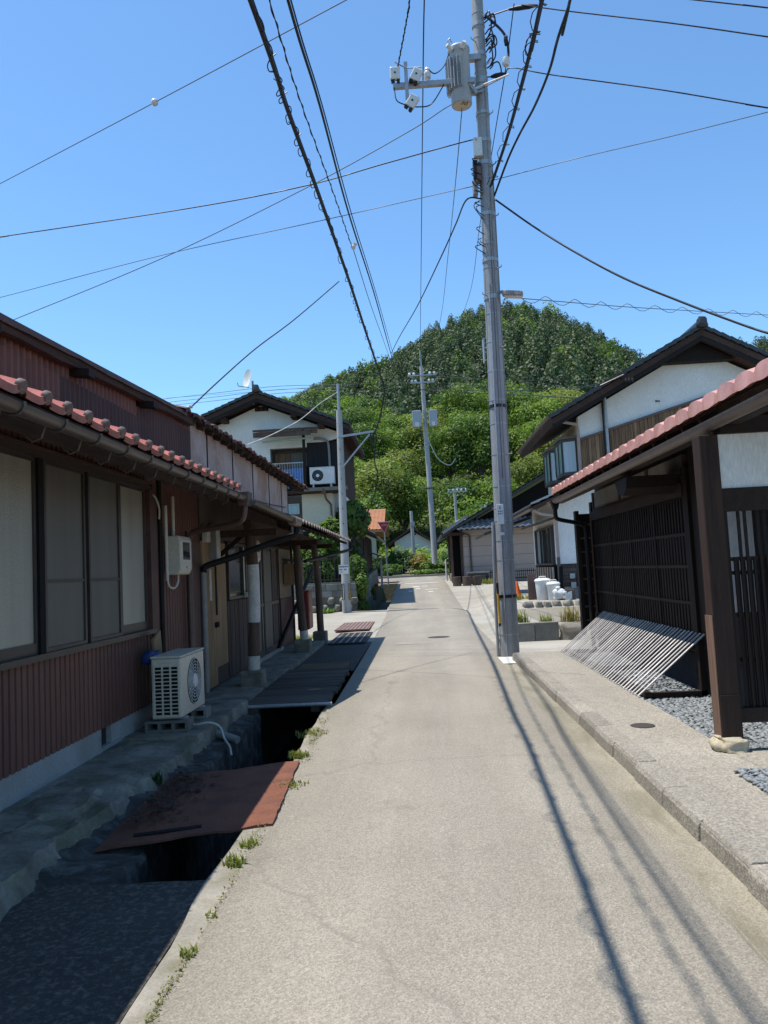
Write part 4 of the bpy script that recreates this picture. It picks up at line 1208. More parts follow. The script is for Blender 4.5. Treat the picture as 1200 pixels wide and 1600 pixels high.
# ------------------------------------------------------------------ right: gate house with pink tiles
def build_gate_house():
    H = thing('gate_house', 'dark timber house front on the right with pink tiled eave and lattice walls', 'house', (2.85, 8, 0))
    GX = 2.85
    # lattice wall along the road
    MB().box(GX+0.05, GX+0.12, 5.7, 12.5, 0.1, 2.75).build('core_wall', DWOODX, H)
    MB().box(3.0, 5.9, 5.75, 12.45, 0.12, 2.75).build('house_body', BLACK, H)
    MB().box(GX-0.06, GX+0.049, 8.0, 12.55, 0.50, 0.66).build('ground_beam', DWOODX, H, bevel=0.01)
    for y, w_ in ((8.02, 0.13), (12.40, 0.12)):
        MB().box(GX-0.05, GX+0.049, y, y+w_, 0.10, 2.42).build('post', DWOOD, H)
    lp = MB().box(GX-0.005, GX+0.0495, 8.152, 12.398, 0.661, 2.12).build('lattice_panel', DWOOD, H)
    # upright slats: dense below, open above
    y = 8.19
    k = 0
    while y < 12.36:
        if k % 2 == 0:
            MB().box(GX-0.032, GX-0.006, y, y+0.038, 0.67, 2.10).build('slat', DWOOD, lp)
        else:
            MB().box(GX-0.024, GX-0.006, y, y+0.035, 0.67, 1.72).build('slat', DWOOD, lp)
        y += 0.048
        k += 1
    for z in (0.98, 1.36, 1.70):
        MB().box(GX-0.042, GX-0.0325, 8.16, 12.39, z, z+0.035).build('rail', DWOODX, lp)
    for y in (9.2, 10.25, 11.3):
        MB().box(GX-0.046, GX-0.033, y, y+0.05, 0.67, 2.10).build('stile', DWOOD, lp)
    hb = MB().box(GX-0.06, GX+0.049, 8.152, 12.398, 2.121, 2.26).build('head_beam', DWOODX, H)
    tr = MB().box(GX-0.03, GX+0.049, 8.152, 12.398, 2.262, 2.30).build('transom', GREYW, H)
    for a, b in ((8.2, 9.4), (9.5, 10.7), (10.8, 12.3)):
        MB().box(GX-0.01, GX+0.045, a, b, 2.302, 2.56).build('transom_pane', mat('shaded_board', (0.26, 0.25, 0.23), (0.2, 0.19, 0.175), 3, 0.9), tr)
    for a in (8.155, 9.42, 10.72, 12.31):
        MB().box(GX-0.03, GX+0.046, a, a+0.07, 2.302, 2.56).build('transom_post', GREYW, tr)
    # far end: louvred side panel and gable bit
    e = MB().box(2.62, GX+0.1, 12.62, 12.68, 0.40, 2.25).build('end_screen', DWOOD, H)
    for k in range(8):
        MB().box(2.61, GX-0.02, 12.58, 12.618, 0.52+k*0.22, 0.545+k*0.22).build('batten', GREYW, e)
    MB().box(2.58, 2.64, 12.56, 12.70, 0.30, 2.3).build('end_post', DWOOD, e)
    # dark entrance wall, blue-black plinth
    MB().box(GX-0.02, GX+0.049, 5.7, 8.0, 0.48, 2.6).build('side_boarding', DWOOD, H)
    MB().box(GX+0.0, GX+0.049, 5.7, 12.5, 0.05, 0.47).build('plinth', mat('plinth', (0.03, 0.034, 0.045), (0.02, 0.023, 0.03), 3, 0.9, 0.2, 40), H)
    # gate post on its stone
    p = MB().box(2.07, 2.21, 5.60, 5.74, 0.19, 2.36).build('gate_post', POSTW, H, bevel=0.008)
    MB().box(2.063, 2.069, 5.602, 5.738, 0.195, 1.06).build('splice', SPLICE, p)
    MB().box(2.07, 2.21, 5.591, 5.599, 0.195, 0.5).build('splice', POSTW, p)
    MB().rock((2.14, 5.66, 0.15), (0.255, 0.25, 0.14), 21, 4).build('base_stone', STONEL, H, smooth=60)
    # screen wall facing the road user
    MB().box(2.212, 4.5, 5.62, 5.72, 1.80, 1.965).build('screen_beam', DWOODX, H)
    MB().box(2.212, 4.5, 5.635, 5.705, 1.967, 2.36).build('plaster_panel', PLAST, H)
    MB().box(2.23, 4.5, 5.60, 5.74, 2.362, 2.48).build('head_beam', DWOODX, H)
    sc = MB().box(2.212, 4.5, 5.625, 5.715, 0.30, 0.40).build('lattice_screen', DWOODX, H)
    MB().box(2.212, 2.24, 5.63, 5.71, 0.402, 1.798).build('stile', DWOOD, sc)
    x = 2.27
    k = 0
    while x < 3.6:
        wide = (k % 3 == 2)
        tall = k % 3 != 0
        MB().box(x, x+0.018, 5.645, 5.665, 0.402, 1.797 if tall else 1.455).build('slat', DWOOD, sc)
        MB().box(x+0.027, x+0.044, 5.672, 5.692, 0.402, 1.455).build('slat', DWOOD, sc)
        x += 0.046
        k += 1
    for z in (0.72, 1.04, 1.34, 1.44):
        MB().box(2.20, 4.5, 5.666, 5.6715, z, z+0.028).build('rail', DWOODX, sc)
    MB().box(2.52, 4.5, 6.6, 6.66, 1.0, 2.4).build('plaster_wall', PLAST, H)
    MB().box(2.86, 4.5, 6.59, 6.67, 0.1, 0.998).build('plank_wall', CEDAR, H)
    # eave roof
    sl = Vector((1.0, 0, 0.36)).normalized()
    rf = MB().prism([(2.23, 2.59), (3.75, 3.137), (3.75, 3.10), (2.23, 2.555)], 'y', 1.0, 12.45).build('eave_roof', EAVEW, H)
    tm = tile_mesh('pink_roof_tile', TILEP, 0.30, 0.30, 0.055, 0.03)
    for c_ in range(37):
        y = 12.4-0.15-c_*0.30
        if y < 1.3: break
        for r_ in range(5):
            o = Vector((2.19, y, 2.625))+sl*(0.26*r_)+Vector((-0.36, 0, 1)).normalized()*0.015
            place(tm, 'roof_tile', rf, rough_place(frame_of(Vector((0, -1, 0)), sl, Vector((0, -1, 0)).cross(sl), o), 0.008, 0.002))
    for k in range(28):
        y = 1.3+k*0.4
        if y < 12.2:
            MB().bar((3.55, y, 3.01), (2.27, y, 2.55), 0.05, 0.07).build('rafter', EAVEW, rf)
    MB().box(2.27, 2.36, 1.0, 12.4, 2.42, 2.485).build('eave_purlin', DWOODX, rf)
    MB().prism([(8.2, 2.36), (8.25, 2.24), (8.38, 2.17), (8.55, 2.20), (8.72, 2.36)], 'x', 2.25, 2.83).build('carved_bracket', DWOOD, H)
    g = half_gutter(MB(), 2.18, 1.0, 12.5, 2.455, 0.062).build('gutter', GUTB, H, smooth=40)
    for k in range(26):
        y = 1.2+k*0.43
        if y < 12.2:
            MB().box(2.243, 2.30, y-0.012, y+0.012, 2.44, 2.46).build('gutter_clip', GALV, g)
    MB().prism([(2.18-0.07, 2.45), (2.18+0.07, 2.45), (2.21, 2.31), (2.15, 2.31)], 'y', 12.0, 12.15).build('rainwater_box', PIPEK, H)
    MB().tube(spline([(2.18, 12.08, 2.33), (2.18, 12.09, 2.23), (2.23, 12.15, 2.16), (2.5, 12.25, 2.10), (2.64, 12.3, 2.05), (2.68, 12.3, 1.92), (2.68, 12.3, 0.35), (2.68, 12.3, 0.12)], 5), 0.034, 10).build('downpipe', PIPEK, H, smooth=60)
    # slatted guard fence leaning on the wall
    t = thing('slat_guard', 'leaning guard of pale silver bamboo-like slats at the foot of the dark lattice wall', 'guard fence', (2.4, 9.9, 0.11))
    MB().box(2.68, 2.74, 7.95, 12.0, 0.555, 0.595).build('top_rail', DWOODX, t)
    MB().box(2.17, 2.24, 7.82, 12.0, 0.118, 0.16).build('bottom_rail', DWOODX, t)
    for y in (7.86, 9.9, 11.9):
        MB().box(2.74, 2.80, y, y+0.06, 0.09, 0.60).build('leg', DWOOD, t)
        MB().box(2.25, 2.80, y, y+0.06, 0.095, 0.15).build('foot_beam', DWOODX, t)
    me = MB().bar((2.105, 0, 0.128), (2.80, 0, 0.705), 0.034, 0.009).mesh('slat', SLATW)
    n = 39
    for k in range(n):
        y = 7.84+(11.98-7.84)*k/(n-1)
        place(me, 'slat', t, Matrix.Translation((0, y, random.uniform(-.004, .004))))
    return H
build_gate_house()

# ------------------------------------------------------------------ gabled house helper
def gable_roof(parent, xa, za, xl, zl, xr, zr, y0, y1, material, wood_mat, th=0.16, rows=10, edge=True, sag=0.0):
    """gable end faces the camera (plane Y=y0); apex above xa, eaves at xl and xr"""
    out = []
    for (xe, ze_) in ((xl, zl), (xr, zr)):
        d = Vector((xe-xa, 0, ze_-za))
        L = d.length
        d.normalize()
        nrm = Vector((-d.z, 0, d.x)) if xe > xa else Vector((d.z, 0, -d.x))
        if nrm.z < 0: nrm = -nrm
        a, b = Vector((xa, 0, za)), Vector((xe, 0, ze_))
        pr = [(a.x, a.z), (b.x, b.z), (b.x-nrm.x*th, b.z-nrm.z*th), (a.x, a.z-th*1.1)]
        slab = MB().prism(pr, 'y', y0, y1).build('roof', wood_mat, parent)
        # tiled skin: wavy courses
        mb = MB()
        ncrs = max(3, int(L/0.28))
        ys = frange(y0-0.05, y1+0.05, 0.068)
        for c_ in range(ncrs):
            p0, p1 = b-d*(L*c_/ncrs), b-d*(L*(c_+1)/ncrs+0.03)
            r0_ = [(p0.x+nrm.x*(0.055+0.02*math.cos(2*math.pi*y/0.272)), y, p0.z+nrm.z*(0.055+0.02*math.cos(2*math.pi*y/0.272))) for y in ys]
            r1_ = [(p1.x+nrm.x*(0.025+0.02*math.cos(2*math.pi*y/0.272)), y, p1.z+nrm.z*(0.025+0.02*math.cos(2*math.pi*y/0.272))) for y in ys]
            lip = [(p[0]-nrm.x*0.05, p[1], p[2]-nrm.z*0.05) for p in r0_]
            mb.grid([lip, r0_, r1_])
        mb.build('tile_courses', material, slab, smooth=40)
        if edge:
            # verge tiles down the near rake, one by one
            nv = max(3, int(L/0.27))
            me = MB().box(-0.10, 0.10, -0.15, 0.15, -0.05, 0.05).mesh('verge_tile', material)
            for k in range(nv):
                p = b-d*(L*(k+0.5)/nv)+nrm*0.075
                M = frame_of(Vector((0, 1, 0)), d, Vector((0, 1, 0)).cross(d), p+Vector((0, y0+0.05, 0))) @ Matrix.Rotation(0.10, 4, 'X')
                place(me, 'verge_tile', slab, M)
        MB().prism([(a.x, a.z-th*0.9), (b.x-nrm.x*0.05, b.z-nrm.z*th*0.9), (b.x-nrm.x*0.05, b.z-nrm.z*th*0.9-0.15), (a.x, a.z-th*0.9-0.17)], 'y', y0+0.02, y0+0.07).build('barge_board', BARGE, slab)
        out.append(slab)
    rg = MB()
    rg.tube([(xa, y0-0.12, za+0.16), (xa, y1+0.05, za+0.16)], 0.12, 10)
    rg.box(xa-0.15, xa+0.15, y0-0.04, y1, za-0.02, za+0.10)
    rg.rock((xa, y0-0.1, za+0.15), (0.34, 0.2, 0.36), 3)
    rg.build('ridge', material, out[0], smooth=50)
    return out

def build_white_house_left():
    Y0 = 29.0
    H = thing('white_gable_house', 'two-storey white plaster house with dark gable roof and balcony behind the brown house', 'house', (-6, Y0, 0.25))
    ax, az = -5.75, 8.36
    xr_, zr_ = -2.28, 6.94
    xl_, zl_ = -9.6, 6.84
    gable_roof(H, ax, az, xl_, zl_, xr_, zr_, Y0-0.75, 36, TILED, EAVEW)
    # upper wall pentagon
    w = MB()
    wr = -2.82
    zt = lambda x: az-0.30-abs(x-ax)*(az-zr_)/(xr_-ax)
    w.prism([(-9.0, 6.35), (-4.05, 6.35), (wr, 6.62), (wr, zt(wr)), (ax, zt(ax)), (-9.0, zt(-9.0))], 'y', Y0, Y0+0.2)
    w.box(-9.0, -5.45, Y0, Y0+0.2, 3.0, 6.35)
    w.build('gable_wall', PLAST, H)
    MB().box(-9.0, wr, Y0+0.9, 36, 0.2, 6.8).build('core_wall', PLAST, H)
    MB().box(wr, wr+0.03, Y0+0.02, 36, 4.6, 7.0).build('side_wall', EAVEW, H)
    for k in range(16):
        MB().bar((wr, Y0-0.6+k*0.45, 7.02), (xr_+0.03, Y0-0.6+k*0.45, 6.83), 0.05, 0.07).build('rafter', GREYW, H)
    v = MB().box(-5.97, -5.45, Y0-0.04, Y0-0.002, 7.83, 8.0).build('gable_vent', BLACK, H)
    for k in range(3):
        MB().box(-5.95+k*0.17, -5.83+k*0.17, Y0-0.06, Y0-0.041, 7.85, 7.98).build('louvre', EAVEW, v)
    for x in (-7.1, -4.4, -3.4):
        MB().box(x-0.12, x+0.12, Y0-0.6, Y0-0.005, zt(x)-0.10, zt(x)+0.06).build('purlin_end', EAVEW, H)
    # balcony bay, dark recess
    MB().box(-5.44, -4.05, Y0+0.55, Y0+0.6, 4.75, 6.35).build('recess_wall', GREYW, H)
    window_unit(H, 'window', 'y', Y0+0.55, -5.4, -4.1, 4.9, 6.25, -1, FRAME, [(1, CEDAR), (1, SCREEN)])
    MB().box(-4.02, wr+0.02, Y0-0.02, Y0+0.88, 4.72, 6.50).build('dark_cladding', mat('char_cladding', (0.022, 0.02, 0.022), (0.012, 0.011, 0.012), 3, 0.8, 0.2, 30, stretch=(4, 1, 0.2)), H)
    MB().box(-4.12, -4.02, Y0-0.55, Y0-0.45, 4.7, 6.95).build('balcony_post', DWOOD, H)
    MB().box(-4.12, -4.05, Y0-0.40, Y0+0.5, 4.75, 5.6).build('balcony_side', GREYW, H)
    cn = MB().prism([(Y0-0.95, 6.85), (Y0-0.02, 7.02), (Y0-0.02, 7.08), (Y0-0.95, 6.93)], 'x', -5.9, -3.45).build('balcony_canopy', GREYW, H)
    MB().box(-5.9, -3.75, Y0-0.90, Y0-0.80, 6.66, 6.84).build('canopy_beam', GREYW, cn)
    MB().box(-3.75, -3.50, Y0-0.86, Y0-0.76, 6.73, 6.85).build('canopy_beam', GREYW, cn)
    MB().tube([(-5.6, Y0-0.7, 6.50), (-3.75, Y0-0.7, 6.57)], 0.035, 8).build('drying_pole', mat('green_pole', (0.28, 0.42, 0.36), (0.22, 0.34, 0.3), 3, 0.5), cn)
    rl = MB().box(-5.6, -4.1, Y0-0.55, Y0-0.50, 5.66, 5.70).build('balcony_rail', GALV, H)
    for k in range(16):
        MB().box(-5.58+k*0.095, -5.565+k*0.095, Y0-0.535, Y0-0.52, 4.72, 5.66).build('baluster', GALV, rl)
    MB().box(-5.8, wr+0.25, Y0-0.75, Y0+0.0, 4.50, 4.60).build('balcony_floor', EAVEW, H)
    # lower roof edge and lower storey
    MB().box(-4.1, wr+0.35, Y0-0.80, Y0-0.70, 4.55, 4.68).build('canopy_eave', GUTB, H)
    MB().box(-4.25, -3.1, Y0-0.35, Y0+0.8, 3.10, 4.49).build('ground_floor_wall', PLASTY, H)
    MB().box(-9, -4.26, Y0-0.33, Y0+0.8, 0.2, 4.40).build('ground_floor_wall', GREYW, H)
    MB().box(-4.25, -2.9, Y0-0.32, Y0+0.8, 0.15, 3.09).build('dark_base', DWOOD, H)
    window_unit(H, 'skylight', 'y', Y0-0.36, -5.0, -4.35, 3.75, 4.15, -1, GALV, [(1, PANEB)])
    MB().tube([(-3.35, Y0-0.72, 4.5), (-3.3, Y0-0.6, 4.25), (-3.15, Y0-0.42, 4.05), (-3.13, Y0-0.42, 3.1)], 0.04, 8).build('downpipe', PIPEB, H)
    MB().lathe((-3.37, Y0-0.72, 4.42), [(0.05, 0), (0.12, 0.12), (0.12, 0.2)], 4).build('rainwater_box', GUTM, H)
    MB().tube(spline([(-3.75, Y0-0.1, 6.62), (-3.5, Y0-0.1, 6.62), (-3.25, Y0-0.1, 6.52), (-3.18, Y0-0.1, 6.3), (-3.16, Y0-0.1, 5.25)], 4), 0.045, 8).build('refrigerant_pipe', PIPEG, H)
    # satellite dish
    t = thing('satellite_dish', 'white satellite dish on the roof ridge of the white two-storey house', 'satellite dish', (-5.95, Y0-0.5, az+0.05))
    MB().tube([(-5.92, Y0-0.5, az-0.35), (-5.92, Y0-0.5, az+0.55)], 0.04, 8).build('mast', GALV, t)
    dsh = MB()
    ax_ = Vector((-0.80, -0.58, 0.12)).normalized()
    dsh.lathe((-6.05, Y0-0.55, az+0.62), [(0.02, -0.02), (0.2, 0.0), (0.36, 0.07), (0.37, 0.075), (0.2, 0.02), (0.02, 0.0)], 20, ax_)
    dsh.build('reflector', WHITEP, t, smooth=50)
    MB().tube([(-6.05, Y0-0.6, az+0.28), (-6.4, Y0-0.85, az+0.30), (-6.42, Y0-0.87, az+0.42)], 0.02, 6).build('feed_arm', GALV, t)
    # AC on lower roof, cloth
    ac_unit('outdoor_unit', 'white outdoor air conditioner standing beside the balcony of the white house', (-3.42, Y0-0.45, 4.60), 0.0, w=0.92, d=0.33, h=0.62, feet=0.22, fan_r=0.21, fan_x=-0.16, dark_fan=True)
    mb = MB()
    mb.grid([[(x, Y0-0.475+0.02*math.sin(x*23)+0.015*math.sin(z*5), z+0.02*math.sin(x*4)) for x in frange(-5.5, -4.14, 0.05)] for z in frange(4.72, 5.46, 0.09)])
    q = mb.build('blue_sheet', BLUET, None, (-4.8, Y0-0.48, 4.7), smooth=60)
    tag(q, 'blue striped sheet hanging behind the balcony rail of the white house', 'sheet')
    return H
build_white_house_left()

def build_white_house_right():
    Y0 = 22.0
    H = thing('timber_clad_house', 'two-storey white house with dark tiled gable and cedar boarding behind the gate house', 'house', (6, Y0, 0.45))
    ax, az = 8.2, 7.74
    gable_roof(H, ax, az, 3.9, 5.45, 13.0, 5.18, Y0-0.7, 28.0, TILED, EAVEW)
    zt = lambda x: az-0.32-abs(x-ax)*(az-5.45)/(ax-3.9)
    wl = 4.78
    MB().prism([(wl, 0.45), (12.2, 0.45), (12.2, zt(12.2)), (ax, zt(ax)), (wl, zt(wl))], 'y', Y0, Y0+0.2).build('gable_wall', PLAST, H)
    MB().box(wl, 12.2, Y0+0.21, 27.6, 0.45, 5.5).build('core_wall', PLASTY, H)
    MB().prism([(ax-1.0, zt(ax)-0.48), (ax+1.0, zt(ax)-0.48), (ax, zt(ax)+0.10)], 'y', Y0-0.3, Y0-0.004).build('gable_shadow_boarding', BARGE, H)  # dark triangle set in for the shadow below the apex
    # cedar boards under a rising trim
    top = lambda x: 4.92+(x-4.8)*0.28
    cb = MB().prism([(wl+0.01, 3.72), (10.9, 3.72), (10.9, min(top(10.9), 6.0)), (8.6, 6.0), (wl+0.01, top(wl))], 'y', Y0-0.03, Y0-0.005).build('cedar_cladding', CEDAR, H)
    x = wl+0.02
    while x < 9.4:
        w_ = random.uniform(0.085, 0.13)
        MB().box(x, x+w_-0.01, Y0-0.052-random.uniform(0, .012), Y0-0.031, 3.72, min(top(x), 5.98)).build('board', CEDAR, cb)
        x += w_
    MB().bar((wl, Y0-0.06, top(wl)+0.02), (8.55, Y0-0.06, 5.99), 0.06, 0.07).build('trim', PIPEB, cb)
    MB().tube([(5.55, Y0-0.10, 6.1), (5.55, Y0-0.10, 3.7)], 0.05, 8).build('cable_duct', GALV, H)
    MB().tube([(5.48, Y0-0.10, 6.35), (5.46, Y0-0.10, 3.7)], 0.022, 6).build('cable_duct', RUBBER, H)
    # first floor projecting to the left
    fl = 3.98
    MB().box(fl, wl+0.3, Y0-0.01, 26.5, 1.42, 3.35).build('ground_floor_wall', PLAST, H)
    lb = MB().box(fl+0.01, 8.0, Y0-0.02, 26.4, 0.45, 1.41).build('plinth_boarding', DWOODX, H)
    for k in range(6):
        MB().box(fl+0.01, 8.0, Y0-0.045-0.004*(k % 2), Y0-0.021, 0.78+k*0.105, 0.875+k*0.105).build('board', GREYW, lb)
    MB().box(fl+0.1, 8.0, Y0-0.05, Y0-0.021, 0.45, 0.77).build('base_panel', MAUVE, lb)
    MB().box(wl+0.29, 8.0, Y0-0.012, Y0-0.001, 1.42, 3.6).build('plaster_skin', PLAST, H)
    # lower pent roof
    pr = MB().prism([(3.25, 3.06), (4.78, 3.66), (4.78, 3.56), (3.25, 2.96)], 'y', Y0-0.6, 27.0).build('pent_roof', EAVEW, H)
    mb = MB()
    ys = frange(Y0-0.62, 27.0, 0.068)
    d = Vector((1.53, 0, 0.6)).normalized()
    n_ = Vector((-0.6, 0, 1.53)).normalized()
    for c_ in range(6):
        p0, p1 = Vector((3.22, 0, 3.06))+d*(0.27*c_), Vector((3.22, 0, 3.06))+d*(0.27*(c_+1)+0.03)
        wv = [0.02*math.cos(2*math.pi*y/0.272) for y in ys]
        r0_ = [(p0.x+n_.x*(0.06+q), y, p0.z+n_.z*(0.06+q)) for y, q in zip(ys, wv)]
        r1_ = [(p1.x+n_.x*(0.03+q), y, p1.z+n_.z*(0.03+q)) for y, q in zip(ys, wv)]
        mb.grid([[(p[0], p[1], p[2]-0.06) for p in r0_], r0_, r1_])
    mb.build('tile_courses', TILED, pr, smooth=40)
    MB().rock((4.95, Y0-0.5, 3.86), (0.75, 0.4, 0.42), 12).build('ridge_end_tile', TILED, pr, smooth=60)
    MB().bar((3.2, Y0-0.62, 3.13), (4.85, Y0-0.62, 3.77), 0.05, 0.05).build('verge_trim', GALV, pr)
    MB().tube([(3.28, Y0-0.4, 2.98), (3.5, Y0-0.4, 2.85), (3.92, Y0-0.15, 2.8), (3.95, Y0-0.1, 2.7), (3.95, Y0-0.1, 1.62)], 0.045, 8).build('downpipe', mat('pink_grey_pipe', (0.40, 0.31, 0.28), (0.34, 0.26, 0.24), 3, 0.5), H, smooth=60)
    MB().tube([(3.95, Y0-0.1, 1.62), (3.95, Y0-0.1, 0.46)], 0.05, 8).build('downpipe', GUTM, H, smooth=60)
    MB().tube([(4.0, Y0-0.4, 5.52), (4.3, Y0-0.3, 5.42), (4.72, Y0-0.12, 5.36), (4.74, Y0-0.1, 5.2), (4.74, Y0-0.1, 3.8)], 0.045, 8).build('downpipe', MATS['pink_grey_pipe'], H, smooth=60)
    half_gutter(MB(), 3.86, Y0-0.7, 28, 5.56, 0.06).build('gutter', GUTB, H, smooth=40)
    half_gutter(MB(), 3.2, Y0-0.6, 27.0, 3.0, 0.06).build('gutter', GUTB, H, smooth=40)
    # side wall upstairs with two bay windows
    for (ya, yb) in ((22.45, 23.75), (24.55, 25.85)):
        zb, zt_ = 3.98, 5.05
        b = MB()
        xo, xi = 4.36, wl
        b.prism([(xi, ya-0.12), (xo, ya+0.12), (xo, yb-0.12), (xi, yb+0.12)], 'z', zb, zb+0.10)
        b.prism([(xi, ya-0.12), (xo, ya+0.12), (xo, yb-0.12), (xi, yb+0.12)], 'z', zt_-0.08, zt_)
        for px, py in ((xo, ya+0.12), (xo, yb-0.12), (xo, (ya+yb)/2)):
            b.box(px-0.005, px+0.045, py-0.03, py+0.03, zb+0.1, zt_-0.08)
        b.box(xi-0.05, xi-0.01, ya-0.12, ya-0.06, zb+0.1, zt_-0.08)
        bw = b.build('bay_window', FRAME, H)
        MB().poly((xo+0.02, ya+0.15, zb+0.1), (xo+0.02, yb-0.15, zb+0.1), (xo+0.02, yb-0.15, zt_-0.08), (xo+0.02, ya+0.15, zt_-0.08)).build('pane', PANEB, bw)
        MB().poly((xo+0.05, ya+0.105, zb+0.1), (xi-0.05, ya-0.075, zb+0.1), (xi-0.05, ya-0.075, zt_-0.08), (xo+0.05, ya+0.105, zt_-0.08)).build('pane', CURT, bw)
        MB().prism([(xi, ya-0.18), (xo-0.06, ya+0.08), (xo-0.06, yb-0.08), (xi, yb+0.18)], 'z', zt_+0.002, zt_+0.07).build('hood', GUTB, bw)
    MB().box(wl-0.035, wl-0.002, 22.05, 22.22, 3.7, 5.1).build('corner_board', CEDAR, H)
    # lower side window with hood, small cream side porch
    window_unit(H, 'window', 'x', fl, 22.5, 25.6, 1.40, 2.55, -1, FRAME, [(0.5, CURT), (0.9, DARKG), (0.5, PANEB), (0.8, CURT)], fw=0.06, depth=0.10)
    MB().prism([(3.50, 2.60), (3.97, 2.72), (3.97, 2.78), (3.50, 2.66)], 'y', 22.3, 25.9).build('window_hood', GUTM, H)
    sk = MB().box(3.90, 3.975, 22.4, 25.8, 0.55, 1.36).build('plinth_slats', BLACK, H)
    for k in range(22):
        MB().box(3.86, 3.899, 22.45+k*0.15, 22.5+k*0.15, 0.55, 1.34).build('slat', CEDAR if k % 3 else OFFW, sk)
    # entrance wing further back
    MB().prism([(2.35, 2.62), (4.0, 3.12), (4.0, 3.02), (2.35, 2.52)], 'y', 26.9, 31.0).build('porch_roof', TILED, H)
    MB().box(2.70, 2.90, 27.05, 27.19, 0.4, 2.7).build('porch_post', CEDAR, H)
    # meters and switch boxes
    for (x, z0, z1) in ((4.24, 1.0, 1.14), (4.26, 0.72, 0.9)):
        MB().box(x, x+0.14, Y0-0.12, Y0-0.051, z0, z1).build('meter', OFFW, H, bevel=0.01)
    # cable bracket with three insulators
    br = MB().tube([(5.75, Y0-0.75, 6.75), (5.95, Y0-0.85, 6.55), (5.3, Y0-0.75, 6.30)], 0.022, 6).build('cable_bracket', GUTM, H)
    for k in range(3):
        MB().lathe((5.98+k*0.09, Y0-0.85, 6.33), [(0.03, 0), (0.05, 0.04), (0.03, 0.12)], 8).build('insulator', RUBBER, br)
build_white_house_right()
ac_unit('outdoor_unit', 'white outdoor air conditioner against the dark boarding behind the gate house', (4.92, 21.72, 0.46), 0.0, w=0.8, d=0.28, h=0.58, feet=0.12, fan_r=0.21, fan_x=0.0, dark_fan=True)

